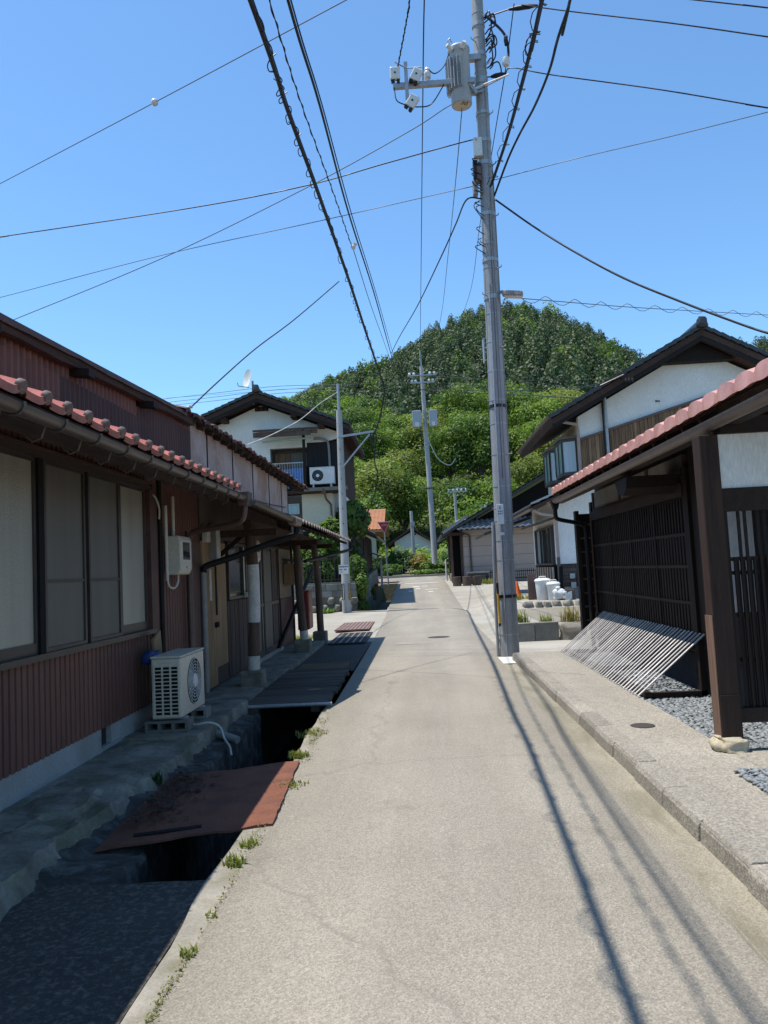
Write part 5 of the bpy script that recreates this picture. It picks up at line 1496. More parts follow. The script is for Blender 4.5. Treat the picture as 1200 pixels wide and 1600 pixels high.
def build_mauve_house():
    Y0 = 38.0
    z0 = 0.45
    H = thing('mauve_house', 'low mauve-walled house with dark roof and grey tile skirt near the junction', 'house', (4, Y0, z0))
    MB().box(2.25, 9.5, Y0, 46, z0, 3.42).build('wall', MAUVE, H)
    for k in range(5):
        MB().box(2.24, 9.5, Y0-0.006, Y0-0.001, z0+0.5+k*0.5, z0+0.512+k*0.5).build('siding_joint', GREYW, H)
    ax, az = 7.2, 6.25
    sl = 0.53
    rf = []
    for s_ in (-1, 1):
        xe = ax+s_*6.0
        mb = MB().prism([(ax, az), (xe, az-6*sl), (xe, az-6*sl-0.12), (ax, az-0.14)], 'y', Y0-0.7, 46.5)
        rf.append(mb.build('roof', TILED, H))
        mb = MB()
        ys = frange(Y0-0.72, 46.5, 0.136)
        for c_ in range(24):
            u0_, u1_ = c_*0.25, c_*0.25+0.27
            mb.grid([[(xe-s_*u0_, y, az-6*sl+u0_*sl+0.05+0.02*math.cos(2*math.pi*y/0.272)-0.05) for y in ys], [(xe-s_*u0_, y, az-6*sl+u0_*sl+0.05+0.02*math.cos(2*math.pi*y/0.272)) for y in ys], [(xe-s_*u1_, y, az-6*sl+u1_*sl+0.02+0.02*math.cos(2*math.pi*y/0.272)) for y in ys]])
        mb.build('tile_courses', TILED, rf[-1], smooth=40)
    MB().prism([(2.3, 3.43), (11.5, 3.43), (ax, az-0.3)], 'y', Y0+0.35, Y0+0.5).build('gable_wall', BLACK, H)  # black colour stands in for the shadow under the gable
    # grey tile skirt
    sk = MB().prism([(Y0-0.75, 3.30), (Y0+0.33, 3.78), (Y0+0.33, 3.70), (Y0-0.75, 3.22)], 'x', 2.0, 9.0).build('skirt_roof', EAVEW, H)
    mb = MB()
    xs = frange(1.95, 8.0, 0.045)
    for c_ in range(4):
        u0_, u1_ = c_*0.27, c_*0.27+0.3
        f_ = lambda x: 0.03*math.cos(2*math.pi*x/0.27)
        q0 = [(x, Y0-0.78+u0_, 3.34+u0_*0.445+f_(x)) for x in xs]
        q1 = [(x, Y0-0.78+u1_, 3.31+u1_*0.445+f_(x)) for x in xs]
        mb.grid([[(p[0], p[1], p[2]-0.07) for p in q0], q0, q1])
    mb.build('tile_courses', TILEG, sk, smooth=40)
    MB().bar((1.25, Y0-0.72, 3.15), (2.5, Y0-0.72, 3.92), 0.10, 0.14).build('rake_trim', TILEG, H)
    # left side: porch posts and a black fill for the shade in the opening
    MB().box(1.72, 2.24, Y0+0.6, 44, z0, 3.3).build('porch_shade_fill', BLACK, H)
    for x, y in ((1.62, Y0+0.2), (1.62, Y0+2.4), (2.1, Y0-0.05)):
        MB().box(x, x+0.12, y, y+0.12, z0, 3.25).build('porch_post', GREYW, H)
    MB().box(1.2, 2.3, Y0-0.6, Y0-0.5, 3.0, 3.14).build('porch_beam', EAVEW, H)
    MB().tube([(2.2, Y0-0.6, 3.12), (2.55, Y0-0.15, 3.02), (2.6, Y0-0.05, 2.9), (2.6, Y0-0.05, 0.6)], 0.05, 8).build('downpipe', GUTM, H)
    # low iron fence
    F = thing('iron_fence', 'low dark iron bar fence in front of the mauve house', 'fence', (4.4, Y0-1.0, z0))
    MB().box(3.2, 5.6, Y0-1.02, Y0-0.98, 1.12, 1.16).build('rail', BLACK, F)
    MB().box(3.2, 5.6, Y0-1.02, Y0-0.98, 0.62, 0.66).build('rail', BLACK, F)
    for k in range(25):
        MB().box(3.2+k*0.098, 3.225+k*0.098, Y0-1.012, Y0-0.988, 0.45, 1.26).build('bar', BLACK, F)
    T = thing('work_table', 'small table with pale metal top against the mauve house', 'table', (2.85, Y0-0.9, z0))
    MB().box(2.3, 3.35, Y0-1.35, Y0-0.6, 1.14, 1.20).build('table_top', GALV, T)
    MB().box(2.35, 3.3, Y0-1.30, Y0-0.65, 1.02, 1.139).build('apron', GREYW, T)
    for x in (2.38, 3.22):
        for y in (Y0-1.28, Y0-0.72):
            MB().box(x, x+0.06, y, y+0.06, 0.4, 1.02).build('leg', GREYW, T)
    MB().box(2.45, 3.2, Y0-1.0, Y0-0.75, 0.42, 0.95).build('stored_box', mat('cardboard', (0.3, 0.26, 0.2), (0.22, 0.19, 0.15), 3, 0.9), T)
    for k, (x, y) in enumerate(((1.75, 35.9), (2.2, 35.8), (2.65, 35.85))):
        zz = lot_z(x, y)
        t = thing('log_planter', ['leftmost', 'middle', 'rightmost'][k]+' of three dark round log planters before the mauve house', 'planter', (x, y, zz))
        MB().lathe((x, y, zz), [(0.20, 0), (0.205, 0.2), (0.20, 0.42), (0.17, 0.43), (0.165, 0.38)], 14).build('log', GREYW, t, smooth=40)
        MB().lathe((x, y, zz+0.36), [(0.165, 0), (0.1, 0.05), (0.01, 0.07)], 10).build('soil', STONEL, t)
build_mauve_house()

def build_lot_objects():
    # low block planter wall and edge stones
    W_ = thing('planter_wall', 'low weathered concrete block wall beside the main utility pole', 'wall', (2.15, 15.0, 0.0))
    for k in range(2):
        MB().box(1.70+k*0.46, 1.70+k*0.46+0.452, 14.92, 15.06, -0.02, 0.355).build('block', BLOCK, W_, bevel=0.01)
    for k, (x, w_) in enumerate(((2.88, 0.55), (3.48, 0.60), (4.05, 0.5))):
        q = MB().rock((x, 15.02, 0.13), (w_, 0.45, 0.48), 30+k, 3).build('edge_boulder', STONE, None, (x, 15.02, -0.05), smooth=50)
        tag(q, ['dark boulder right after the low planter wall', 'middle dark boulder edging the parking space', 'far right dark boulder edging the parking space by the slat guard'][k], 'boulder', 'boulders edging the parking space')
    S = thing('stone_edging', 'row of small field stones edging the raised house lot', 'edging', (3.6, 20.65, 0.3))
    x = 2.7
    k = 0
    while x < 6.2:
        w_ = random.uniform(0.2, 0.38)
        MB().rock((x+w_/2, 20.66+random.uniform(-.04, .04), 0.37), (w_*1.05, 0.3, random.uniform(0.2, 0.28)), 60+k).build('stone', STONE, S, smooth=50)
        x += w_
        k += 1
    # bins
    def bin_(x, y, r, h, label):
        z = lot_z(x, y)
        t = thing('waste_bin', label, 'bin', (x, y, z))
        MB().lathe((x, y, z), [(r*0.82, 0), (r*0.86, 0.02), (r, h-0.06), (r*1.05, h-0.05), (r*1.05, h-0.02)], 16).build('body', WHITEP, t, smooth=40)
        MB().lathe((x, y, z+h-0.02), [(r*1.1, 0), (r*1.1, 0.03), (r*0.9, 0.07), (r*0.3, 0.09)], 16).build('lid', WHITEP, t, smooth=40)
        MB().tube([(x-0.1, y, z+h+0.05), (x-0.08, y, z+h+0.11), (x+0.08, y, z+h+0.11), (x+0.1, y, z+h+0.05)], 0.015, 6).build('handle', WHITEP, t)
    bin_(3.44, 21.75, 0.21, 0.54, 'larger white plastic waste bin at the back beside the brown gate panel')
    bin_(3.66, 21.35, 0.175, 0.44, 'shorter white plastic waste bin standing in front of the larger one')
    mb = MB()
    mb.rock((3.78, 21.15, 0.62), (0.42, 0.36, 0.34), 41, 3)
    mb.rock((3.95, 21.12, 0.58), (0.3, 0.3, 0.24), 44, 3)
    mb.rock((3.74, 21.1, 0.78), (0.16, 0.12, 0.10), 47, 2)
    q = mb.build('plastic_bag', WHITEP, None, (3.78, 21.15, 0.45), smooth=60)
    tag(q, 'white plastic bag of rubbish lying by the waste bins', 'bag')
    q = MB().bar((3.86, 21.3, 0.48), (3.98, 21.75, 1.35), 0.10, 0.05).build('black_board', BLACK, None, (3.9, 21.4, 0.46))
    tag(q, 'black board leaning on the house corner behind the rubbish bag', 'board')
    t = thing('cardboard_box', 'open grey and white carton on the ground right of the rubbish bag', 'box', (4.02, 21.0, 0.46))
    MB().box(3.95, 4.17, 20.95, 21.15, 0.462, 0.72).build('carton', GUTM, t)
    MB().obox((3.98, 20.93, 0.56), (0.09, 0, 0.03), (0, 0.01, 0.0), (0.0, 0, 0.10)).build('flap', WHITEP, t)
    q = MB().box(3.06, 3.30, 22.0, 22.05, 0.45, 1.18).build('upright_board', PIPEB, None, (3.18, 22.02, 0.45), bevel=0.01)
    tag(q, 'brown upright gate panel left of the white waste bins', 'panel')
    def cone(x, y, h, m_, label, stripes=False):
        z = lot_z(x, y) if x > 1.3 else base_z(y)
        t = thing('traffic_cone', label, 'traffic cone', (x, y, z))
        MB().box(x-0.16, x+0.16, y-0.16, y+0.16, z, z+0.03).build('base', m_, t, bevel=0.01)
        MB().lathe((x, y, z+0.03), [(0.13, 0), (0.035, h-0.03), (0.02, h-0.02)], 14).build('body', m_, t, smooth=40)
        if stripes:
            for a in (0.25, 0.55):
                ra, rb = 0.13-(0.095*a)+0.002, 0.13-(0.095*(a+0.16))+0.002
                MB().lathe((x, y, z+0.03+a*h), [(ra, 0), (rb, 0.16*h)], 14).build('stripe', WHITEP, t, smooth=40)
    cone(2.95, 23.6, 0.5, ORANGE, 'orange traffic cone on the lot left of the brown gate panel')
    cone(2.62, 24.6, 0.62, PINK, 'pink-red traffic cone half hidden behind the main utility pole')
    cone(-2.35, 42.6, 0.72, SIGNR, 'red and white striped traffic cone beside the stop sign', True)
    # bench with pots behind
    B = thing('plant_bench', 'low weathered bench with flower pots behind the orange cone', 'bench', (3.3, 27, 0.45))
    MB().box(2.85, 3.9, 26.1, 26.5, 1.0, 1.06).build('shelf', GREYW, B)
    for x in (2.9, 3.8):
        MB().box(x, x+0.06, 26.15, 26.45, 0.45, 0.999).build('leg', GREYW, B)
    # stop sign
    y = 40.0
    x = -1.6
    z = base_z(y)
    T = thing('stop_sign', 'red triangular stop sign on a thin pale pole at the junction', 'sign', (x, y, z))
    MB().tube([(x, y, z-0.1), (x-0.09, y, z+3.25)], 0.035, 10).build('pole', GALV, T, smooth=60)
    s_ = 0.30
    zc = z+3.0
    xc = x-0.09
    tri = lambda k: [(xc-s_*k, zc+0.26*k-0.02), (xc+s_*k, zc+0.26*k-0.02), (xc, zc-0.28*k-0.02)]
    MB().prism(tri(1.12), 'y', y-0.045, y-0.040).build('plate', WHITEP, T)
    MB().prism(tri(1.0), 'y', y-0.052, y-0.046).build('face', SIGNR, T)
    text_part('止まれ', 'lettering', WHITEP, T, V(xc-0.145, y-0.056, zc+0.055), 0.105)
    # road mirror-like low post at the corner
    q = MB().lathe((1.45, 40.6, base_z(40.6)), [(0.05, 0), (0.05, 0.55), (0.045, 1.1), (0.0, 1.12)], 10).build('marker_post', WHITEP, None, (1.45, 40.6, base_z(40.6)), smooth=40)
    tag(q, 'slim white marker post on the junction corner by the mauve house', 'post')
    q = MB().lathe((1.7, 39.9, base_z(39.9)), [(0.10, 0), (0.10, 0.38), (0.07, 0.42)], 10).build('stub_post', CONC_D, None, (1.7, 39.9, base_z(39.9)), smooth=40)
    tag(q, 'short stone stub behind the white marker post', 'post')
    # manhole lids
    for (x, y, r_, label) in ((0.35, 16.6, 0.22, 'thin dark manhole lid further up the road, right of the pale patch'), (-0.28, 15.7, 0.0, ''), (1.78, 6.55, 0.09, 'small round dark lid set in the pavement')):
        if r_ == 0.0: continue
        z = 0.112 if x > 1.5 else base_z(y)+0.014
        t = thing('manhole_lid', label, 'manhole lid', (x, y, z))
        MB().lathe((x, y, z), [(r_, -0.01), (r_, 0.005), (r_*0.9, 0.006)], 24).build('lid', RUSTD, t)
        MB().lathe((x, y, z), [(r_*1.1, -0.01), (r_*1.1, 0.0035)], 24).build('rim', GUTM, t)
    q = MB().poly((-0.55, 15.35, 0.019), (0.1, 15.3, 0.019), (0.12, 15.6, 0.019), (-0.5, 15.7, 0.019)).build('road_patch', LOTC, None, (-0.2, 15.5, 0.019))
    structure(q)
    q = MB().grid([[(a, b, 0.0085+0.004*wob(a*9, b*9)) for a in frange(1.20, 1.52, 0.08)] for b in frange(11.75, 12.6, 0.1)]).build('cement_patch', WHITEP)
    structure(q)
def text_part(body, name, material, parent, loc, size, rot=(math.pi/2, 0, 0)):
    cu = bpy.data.curves.new(name, 'FONT')
    cu.body = body
    cu.size = size
    cu.extrude = 0.001
    o = bpy.data.objects.new(name, cu)
    C.objects.link(o)
    bpy.context.view_layer.update()
    me = bpy.data.meshes.new_from_object(o.evaluated_get(bpy.context.evaluated_depsgraph_get()))
    bpy.data.objects.remove(o)
    me.materials.clear()
    me.materials.append(material)
    ob = bpy.data.objects.new(name, me)
    C.objects.link(ob)
    ob.parent = parent
    ob.location = loc-OFF[parent.name]
    ob.rotation_euler = rot
    return ob
build_lot_objects()

# ------------------------------------------------------------------ utility poles
def band(parent, c, r, z, h=0.03, m_=None):
    MB().lathe((c[0], c[1], z), [(r, 0), (r, h)], 16).build('band', m_ or GALV, parent, smooth=40)
def build_main_pole():
    bx, by = 1.415, 12.76
    T = thing('utility_pole', 'tall grey utility pole standing at the end of the pavement with transformer and cables', 'utility pole', (bx, by, 0))
    def cx(z): return bx+0.0112*z
    def rad(z): return 0.158-0.0052*z
    sh = MB().tube([(cx(z), by, z) for z in frange(-0.1, 12.4, 0.5)], [rad(z) for z in frange(-0.1, 12.4, 0.5)], 20).build('shaft', POLE, T, smooth=60)
    z = 0.35
    rr = random.Random(2)
    while z < 12:
        band(sh, (cx(z), by), rad(z)+0.005, z, 0.015)
        z += rr.uniform(0.3, 0.62)
    for z, h, m_ in ((0.95, 0.05, RUBBER), (4.1, 0.05, RUBBER), (5.95, 0.08, GALV), (6.6, 0.06, GALV), (7.4, 0.07, GALV), (8.3, 0.07, GALV), (8.7, 0.06, GALV), (9.2, 0.06, GALV), (9.75, 0.12, GALV), (10.25, 0.08, GALV), (10.8, 0.06, GALV)):
        band(sh, (cx(z), by), rad(z)+0.012, z, h, m_)
    # step bolts
    k = 0
    z = 2.4
    while z < 11.5:
        a = (-0.9 if k % 2 else -2.3)
        p = V(cx(z)+rad(z)*math.cos(a), by+rad(z)*math.sin(a), z)
        d = V(math.cos(a), math.sin(a), 0.0)
        MB().tube([p, p+d*0.13, p+d*0.13+V(0, 0, 0.03)], 0.010, 6).build('step_bolt', GALV, T)
        z += 0.45 if z > 6 else 0.9
        k += 1
    # conduits and cables strapped to the shaft
    def run(a, z0, z1, r, m_, n='conduit'):
        MB().tube([(cx(z)+(rad(z)+r)*math.cos(a), by+(rad(z)+r)*math.sin(a), z) for z in frange(z0, z1, 0.5)], r, 8).build(n, m_, T, smooth=60)
    run(-1.95, -0.05, 6.2, 0.012, GALV)
    run(-1.15, -0.05, 9.8, 0.008, PIPEG)
    run(-0.25, 2.0, 8.2, 0.008, PIPEG)
    run(-1.5, 2.9, 7.5, 0.006, CABLEG)
    # yellow guard stay on the left foot
    MB().tube([(bx-0.19, by-0.02, -0.05), (bx-0.185, by-0.02, 1.0), (bx-0.15, by-0.02, 2.2)], 0.026, 10).build('side_conduit', POLE, T, smooth=60)
    MB().tube([(bx-0.15, by-0.15, 0.55), (bx-0.155, by-0.15, 1.02)], 0.019, 8).build('yellow_guard', YELL, T, smooth=60)
    MB().box(bx-0.165, bx-0.13, by-0.135, by-0.11, 0.50, 1.2).build('black_guard', RUBBER, T)
    # number plate
    pl = MB().box(cx(3)-0.12, cx(3)-0.01, by-rad(3)-0.02, by-rad(3)-0.008, 2.15, 2.48).build('number_plate', WHITEP, T, bevel=0.004)
    text_part('6', 'number', CABLEG, pl, V(cx(3)-0.085, by-rad(3)-0.022, 2.40), 0.07)
    for q, zz in enumerate((2.355, 2.315)):
        for i in range(3):
            MB().box(cx(3)-0.105+i*0.028, cx(3)-0.087+i*0.028, by-rad(3)-0.0225, by-rad(3)-0.0205, zz, zz+0.018).build('print', CABLEG, pl)
    MB().box(cx(3)-0.10, cx(3)-0.02, by-rad(3)-0.018, by-rad(3)-0.008, 1.97, 2.02).build('small_plate', WHITEP, T)
    # junction boxes and hardware on the left side
    for (dx, z0, z1, w_, m_) in ((-0.20, 8.42, 8.75, 0.15, PORC), (-0.24, 7.75, 8.0, 0.08, PIPEG), (-0.22, 8.05, 8.35, 0.07, RUBBER), (-0.17, 7.98, 8.30, 0.08, PIPEB)):
        MB().box(cx(z0)+dx, cx(z0)+dx+w_, by-0.16, by-0.02, z0, z1).build('connector_box', m_, T, bevel=0.012)
    loops = MB()
    rr = random.Random(9)
    for k in range(14):
        zc = rr.uniform(6.7, 8.6)
        x0 = cx(zc)-rad(zc)-0.02
        s_ = rr.uniform(0.08, 0.3)
        loops.tube(spline([(x0, by-0.1, zc), (x0-0.06-rr.random()*0.08, by-0.16, zc-s_*0.4), (x0-0.03, by-0.18, zc-s_), (x0+0.05, by-0.15, zc-s_*1.3)], 5), 0.008, 5)
    loops.build('cable_loops', RUBBER, T)
    loops = MB()
    for k in range(12):
        zc = rr.uniform(9.9, 10.95)
        x0 = cx(zc)+rad(zc)
        s_ = rr.uniform(0.15, 0.4)
        w_ = rr.uniform(0.08, 0.24)
        loops.tube(spline([(x0, by-0.05, zc), (x0+w_*0.8, by-0.14, zc+0.04), (x0+w_, by-0.14, zc-s_*0.6), (x0+w_*0.4, by-0.12, zc-s_)], 5), 0.012, 6)
    loops.tube(spline([(cx(10.9)+0.12, by-0.1, 10.95), (1.95, by-0.15, 10.55), (2.0, by-0.15, 10.2), (1.93, by-0.15, 10.0)], 6), 0.022, 7)
    loops.rock((1.97, by-0.16, 10.42), (0.09, 0.09, 0.22), 4)
    loops.build('cable_loops', RUBBER, T)
    MB().lathe((1.95, by-0.15, 9.98), [(0.05, 0), (0.07, 0.05), (0.055, 0.14)], 10).build('insulator', PORC, T, smooth=50)
    for (a, b) in (((1.70, by, 9.9), (1.95, by-0.1, 9.87)), ((2.05, by-0.2, 10.95), (2.5, by-0.4, 10.83))):
        a, b = V(*a), V(*b)
        MB().tube([a, a.lerp(b, 0.3), a.lerp(b, 0.7), b], [0.022, 0.042, 0.04, 0.016], 8).build('dead_end_cover', RUBBER, T, smooth=60)
        MB().tube([V(cx(10), by, a.z), a], 0.012, 6).build('strain_link', GUTM, T)
    # street lamp
    L = thing('street_lamp', 'small street lamp clamped to the right of the main utility pole', 'street lamp', (cx(6)+0.1, by, 6.0))
    MB().tube([(cx(6)+0.1, by, 6.08), (cx(6)+0.2, by-0.05, 6.07)], 0.03, 8).build('arm', GALV, L)
    MB().obox((cx(6)+0.33, by-0.12, 6.0), (0.16, -0.04, -0.03), (0.02, 0.07, 0), (0.01, 0, 0.04)).build('housing', PIPEG, L, bevel=0.015)
    MB().obox((cx(6)+0.34, by-0.12, 5.945), (0.14, -0.04, -0.028), (0.016, 0.055, 0), (0.002, 0, 0.012)).build('lens', IVORY, L, bevel=0.008)
    # sheet-metal sign edge on the far side
    MB().box(cx(5)-0.17, cx(5)-0.15, by+0.1, by+0.3, 4.95, 5.35).build('side_plate', GALV, T)
    # transformer
    X = thing('transformer', 'round grey pole transformer with cooling fins below the top of the main utility pole', 'transformer', (1.16, 12.6, 9.3))
    c = V(1.15, 12.55, 9.29)
    MB().lathe(c, [(0.165, 0), (0.175, 0.02), (0.175, 0.93), (0.19, 0.95), (0.19, 0.99), (0.16, 1.02), (0.02, 1.04)], 24).build('tank', XFORM, X, smooth=50)
    MB().lathe(c+V(0, 0, -0.008), [(0.15, 0), (0.15, 0.007)], 24).build('base_plate', IVORY, X)
    for k in range(9):
        a = R(150+k*15)
        d = V(math.cos(a), math.sin(a), 0)
        s_ = V(-d.y, d.x, 0)
        MB().obox(c+d*0.208+V(0, 0, 0.50), d*0.035, s_*0.006, V(0, 0, 0.28)).build('fin', XFORM, X)
    text_part('30', 'number', CABLEG, X, c+V(-0.04, -0.07, -0.014), 0.13, (math.pi, 0, R(25)))
    for (dx, dy) in ((-0.13, -0.15), (0.05, -0.19)):
        MB().tube([c+V(dx, dy, 0.9), c+V(dx*1.6, dy*1.45, 0.95)], 0.035, 8).build('bushing', PORC, X, smooth=40)
    MB().tube([c+V(-0.15, -0.1, 1.02), c+V(-0.19, -0.12, 1.08), c+V(-0.15, -0.12, 1.13), c+V(-0.12, -0.1, 1.06)], 0.012, 6).build('lifting_eye', GALV, X)
    for z in (9.55, 10.15):
        MB().box(1.25, cx(z), 12.62, 12.72, z, z+0.10).build('bracket', GALV, X)
    # cross arm with switches
    A = thing('cross_arm', 'grey steel cross arm carrying white cutout switches left of the main pole', 'cross arm', (0.7, 12.45, 9.6))
    MB().box(0.0, 1.38, 12.40, 12.48, 9.60, 9.69).build('arm', GALV, A, bevel=0.006)
    MB().bar((1.40, 12.5, 9.45), (1.28, 12.45, 9.6), 0.06, 0.06).build('brace', GALV, A)
    MB().box(0.20, 0.26, 12.36, 12.395, 9.30, 10.02).build('riser', GALV, A)
    MB().tube([(0.05, 12.33, 10.0), (0.25, 12.36, 9.9), (0.5, 12.36, 9.9)], 0.012, 6).build('rod', GALV, A)
    def cutout(c_, tilt, label):
        t = thing('cutout_switch', label, 'switch', c_)
        q = V(math.cos(tilt), 0, math.sin(tilt))
        n_ = V(-math.sin(tilt), 0, math.cos(tilt))
        c_ = V(*c_)
        MB().obox(c_, q*0.085, V(0, 0.045, 0), n_*0.11).build('body', PORC, t, bevel=0.02)
        MB().obox(c_-n_*0.115-q*0.04, q*0.03, V(0, 0.03, 0), n_*0.035).build('terminal', RUBBER, t)
        MB().obox(c_-n_*0.125+q*0.05, q*0.025, V(0, 0.03, 0), n_*0.04).build('terminal', RUBBER, t)
        MB().lathe(c_+V(0, -0.046, 0), [(0.016, 0), (0.016, 0.01)], 8, V(0, -1, 0)).build('screw', RUBBER, t)
    cutout((0.40, 12.35, 9.76), R(-28), 'white cutout switch above the cross arm, tilted beside the porcelain insulator')
    cutout((0.31, 12.35, 9.30), R(-35), 'white cutout switch hanging below the cross arm')
    cutout((0.045, 12.40, 9.84), R(88) if False else R(0), 'white upright cutout switch at the far left end of the cross arm')
    t = thing('pin_insulator', 'ribbed porcelain insulator standing on the cross arm', 'insulator', (0.59, 12.44, 9.69))
    MB().lathe((0.59, 12.44, 9.69), [(0.02, 0), (0.02, 0.05), (0.055, 0.06), (0.06, 0.09), (0.04, 0.10), (0.055, 0.12), (0.055, 0.16), (0.035, 0.18), (0.05, 0.20), (0.03, 0.24)], 14).build('body', PORC, t, smooth=50)
    for pts, nm in ((((0.02, 12.40, 9.60), (0.05, 12.36, 9.35), (0.2, 12.34, 9.24)), 'jumper'), (((0.36, 12.35, 9.2), (0.62, 12.4, 9.26), (0.86, 12.42, 9.6)), 'jumper'), (((0.60, 12.42, 9.9), (0.72, 12.45, 9.83), (0.88, 12.5, 9.98), (0.98, 12.5, 10.2)), 'jumper')):
        MB().tube(spline(pts, 6), 0.010, 6).build(nm, RUBBER, A)
build_main_pole()

def plain_pole(label, x, y, zb, zt, r0_, r1_, m_, lean=0.0, group=None):
    T = thing('utility_pole', label, 'utility pole', (x, y, zb), group)
    zs = frange(zb-0.15, zt, 0.8)
    MB().tube([(x+lean*(z-zb), y, z) for z in zs], [r0_+(r1_-r0_)*k/(len(zs)-1) for k in range(len(zs))], 14).build('shaft', m_, T, smooth=60)
    return T
def build_other_poles():
    # pale concrete pole on the left
    x, y, zb = -2.44, 25.5, 0.10
    T = plain_pole('pale concrete utility pole on the left with a steel side arm and a white notice', x, y, zb, 6.95, 0.155, 0.10, POLEC, 0.006)
    MB().tube([(x+0.04, y, 6.9), (x+0.045, y, 7.85)], 0.05, 10).build('top_tube', GALV, T, smooth=60)
    for z in (2.4, 4.2, 5.1, 6.0, 6.5):
        band(T, (x+0.006*(z-zb), y), 0.158-0.008*z, z, 0.03)
    MB().bar((x, y-0.12, 6.02), (x+1.18, y-0.12, 6.14), 0.07, 0.07).build('side_arm', GALV, T)
    MB().bar((x+0.05, y-0.12, 4.95), (x+1.05, y-0.12, 6.06), 0.05, 0.05).build('arm_brace', GALV, T)
    for k in range(7):
        MB().lathe((x+0.03, y-0.14, 2.6+k*0.5), [(0.018, 0), (0.018, 0.02)], 6, V(0, -1, 0)).build('plug', RUBBER, T)
    sg = MB().box(x-0.19, x+0.13, y-0.19, y-0.18, 1.44, 1.74).build('notice', WHITEP, T)
    rr = random.Random(6)
    for r_, (n, w_, z) in enumerate(((5, 0.045, 1.655), (5, 0.038, 1.565), (4, 0.022, 1.50))):
        for i in range(n):
            if r_ == 1 and i == 2: continue
            MB().box(x-0.165+i*w_*1.28, x-0.165+i*w_*1.28+w_, y-0.193, y-0.1905, z, z+w_*(1 if r_ < 2 else 0.8)).build('print', CABLEG, sg)
    g = MB().box(x-0.12, x-0.04, y-0.19, y-0.15, 0.58, 1.12).build('guard_plate', RUBBER, T)
    MB().box(x-0.085, x-0.06, y-0.196, y-0.191, 0.6, 1.10).build('white_stripe', WHITEP, g)
    g = MB().box(x+0.12, x+0.17, y-0.17, y-0.13, 0.58, 1.12).build('guard_plate', RUBBER, T)
    MB().box(x+0.135, x+0.155, y-0.176, y-0.171, 0.6, 1.10).build('yellow_stripe', YELL, g)
    MB().tube([(x-0.07, y-0.19, 0.1), (x-0.07, y-0.19, 0.57)], 0.05, 10).build('pipe_guard', POLEC, T, smooth=60)
    # arm tip with hanging cable clamps
    for dx in (1.08, 1.18):
        MB().tube([(x+dx, y-0.12, 6.1), (x+dx, y-0.12, 5.75)], 0.028, 8).build('cable_clamp', RUBBER, T)
    # far pole with transformers
    x, y = 1.02, 47.0
    T = plain_pole('tall grey utility pole across the junction with twin transformer boxes', x, y, 1.9, 14.0, 0.185, 0.115, POLEC, -0.016)
    px = lambda z: x-0.016*(z-1.9)
    MB().tube([(px(14), y, 13.9), (px(14)-0.02, y, 15.0)], 0.05, 8).build('top_tube', GALV, T)
    for z, w_ in ((13.35, 0.9), (12.9, 0.75)):
        a = MB().box(px(z)-w_, px(z)+w_, y-0.2, y-0.12, z, z+0.08).build('cross_arm', GALV, T)
        for k in (-0.85, -0.55, 0.55, 0.85):
            MB().lathe((px(z)+k*w_, y-0.16, z+0.08), [(0.05, 0), (0.09, 0.06), (0.06, 0.16)], 8).build('insulator', PORC, a)
    for s_, w_ in ((-1, 0.55), (1, 0.5)):
        xx = px(10.5)+s_*0.5
        MB().box(xx-w_/2, xx+w_/2, y-0.45, y-0.05, 10.15, 11.15).build('transformer_box', XFORM, T, bevel=0.03)
        MB().box(xx-w_/2+0.15, xx+w_/2-0.15, y-0.47, y-0.451, 10.15, 10.4).build('terminal_plate', WHITEP, T)
    MB().tube([(px(6)-0.35, y-0.15, 6.35), (px(6)+0.28, y-0.15, 6.4)], 0.06, 6).build('strap', RUBBER, T)
    loop = spline([(px(9.4)+0.1, y-0.2, 9.4), (px(9)+0.6, y-0.2, 8.2), (px(8)+1.3, y-0.2, 7.7), (px(8)+1.7, y-0.2, 8.1)], 6)
    MB().tube(loop, 0.03, 6).build('cable_loop', CABLEW, T)
    MB().tube([(px(10)-0.3, y-0.25, 10.1), (px(9)-0.3, y-0.2, 8.6)], 0.04, 6).build('cable_tail', RUBBER, T)
    # slimmer poles further away
    T = plain_pole('slim grey utility pole with three crossarms beyond the mauve house', 3.5, 66, 2.0, 8.1, 0.16, 0.12, POLEC, -0.01)
    MB().box(2.8, 4.5, 65.8, 65.9, 7.85, 7.95).build('cross_arm', GALV, T)
    MB().bar((2.9, 65.7, 8.05), (4.4, 66.4, 8.25), 0.08, 0.08).build('cross_arm', GALV, T)
    for k in range(5):
        MB().lathe((2.95+k*0.36, 65.85, 7.95), [(0.06, 0), (0.08, 0.1), (0.05, 0.2)], 6).build('insulator', PORC, T)
    T = plain_pole('short slim utility pole just right of the crossarm pole beyond the mauve house', 6.4, 70, 2.2, 7.0, 0.14, 0.11, POLEC, -0.01)
    MB().box(5.9, 7.2, 69.8, 69.9, 6.7, 6.8).build('cross_arm', GALV, T)
    T = plain_pole('slim grey pole in front of the small white house across the junction', -0.3, 60, 1.6, 6.0, 0.16, 0.12, POLEC, -0.012)
    MB().box(-0.45, -0.12, 59.8, 59.9, 4.8, 5.1).build('switch_box', GALV, T)
build_other_poles()

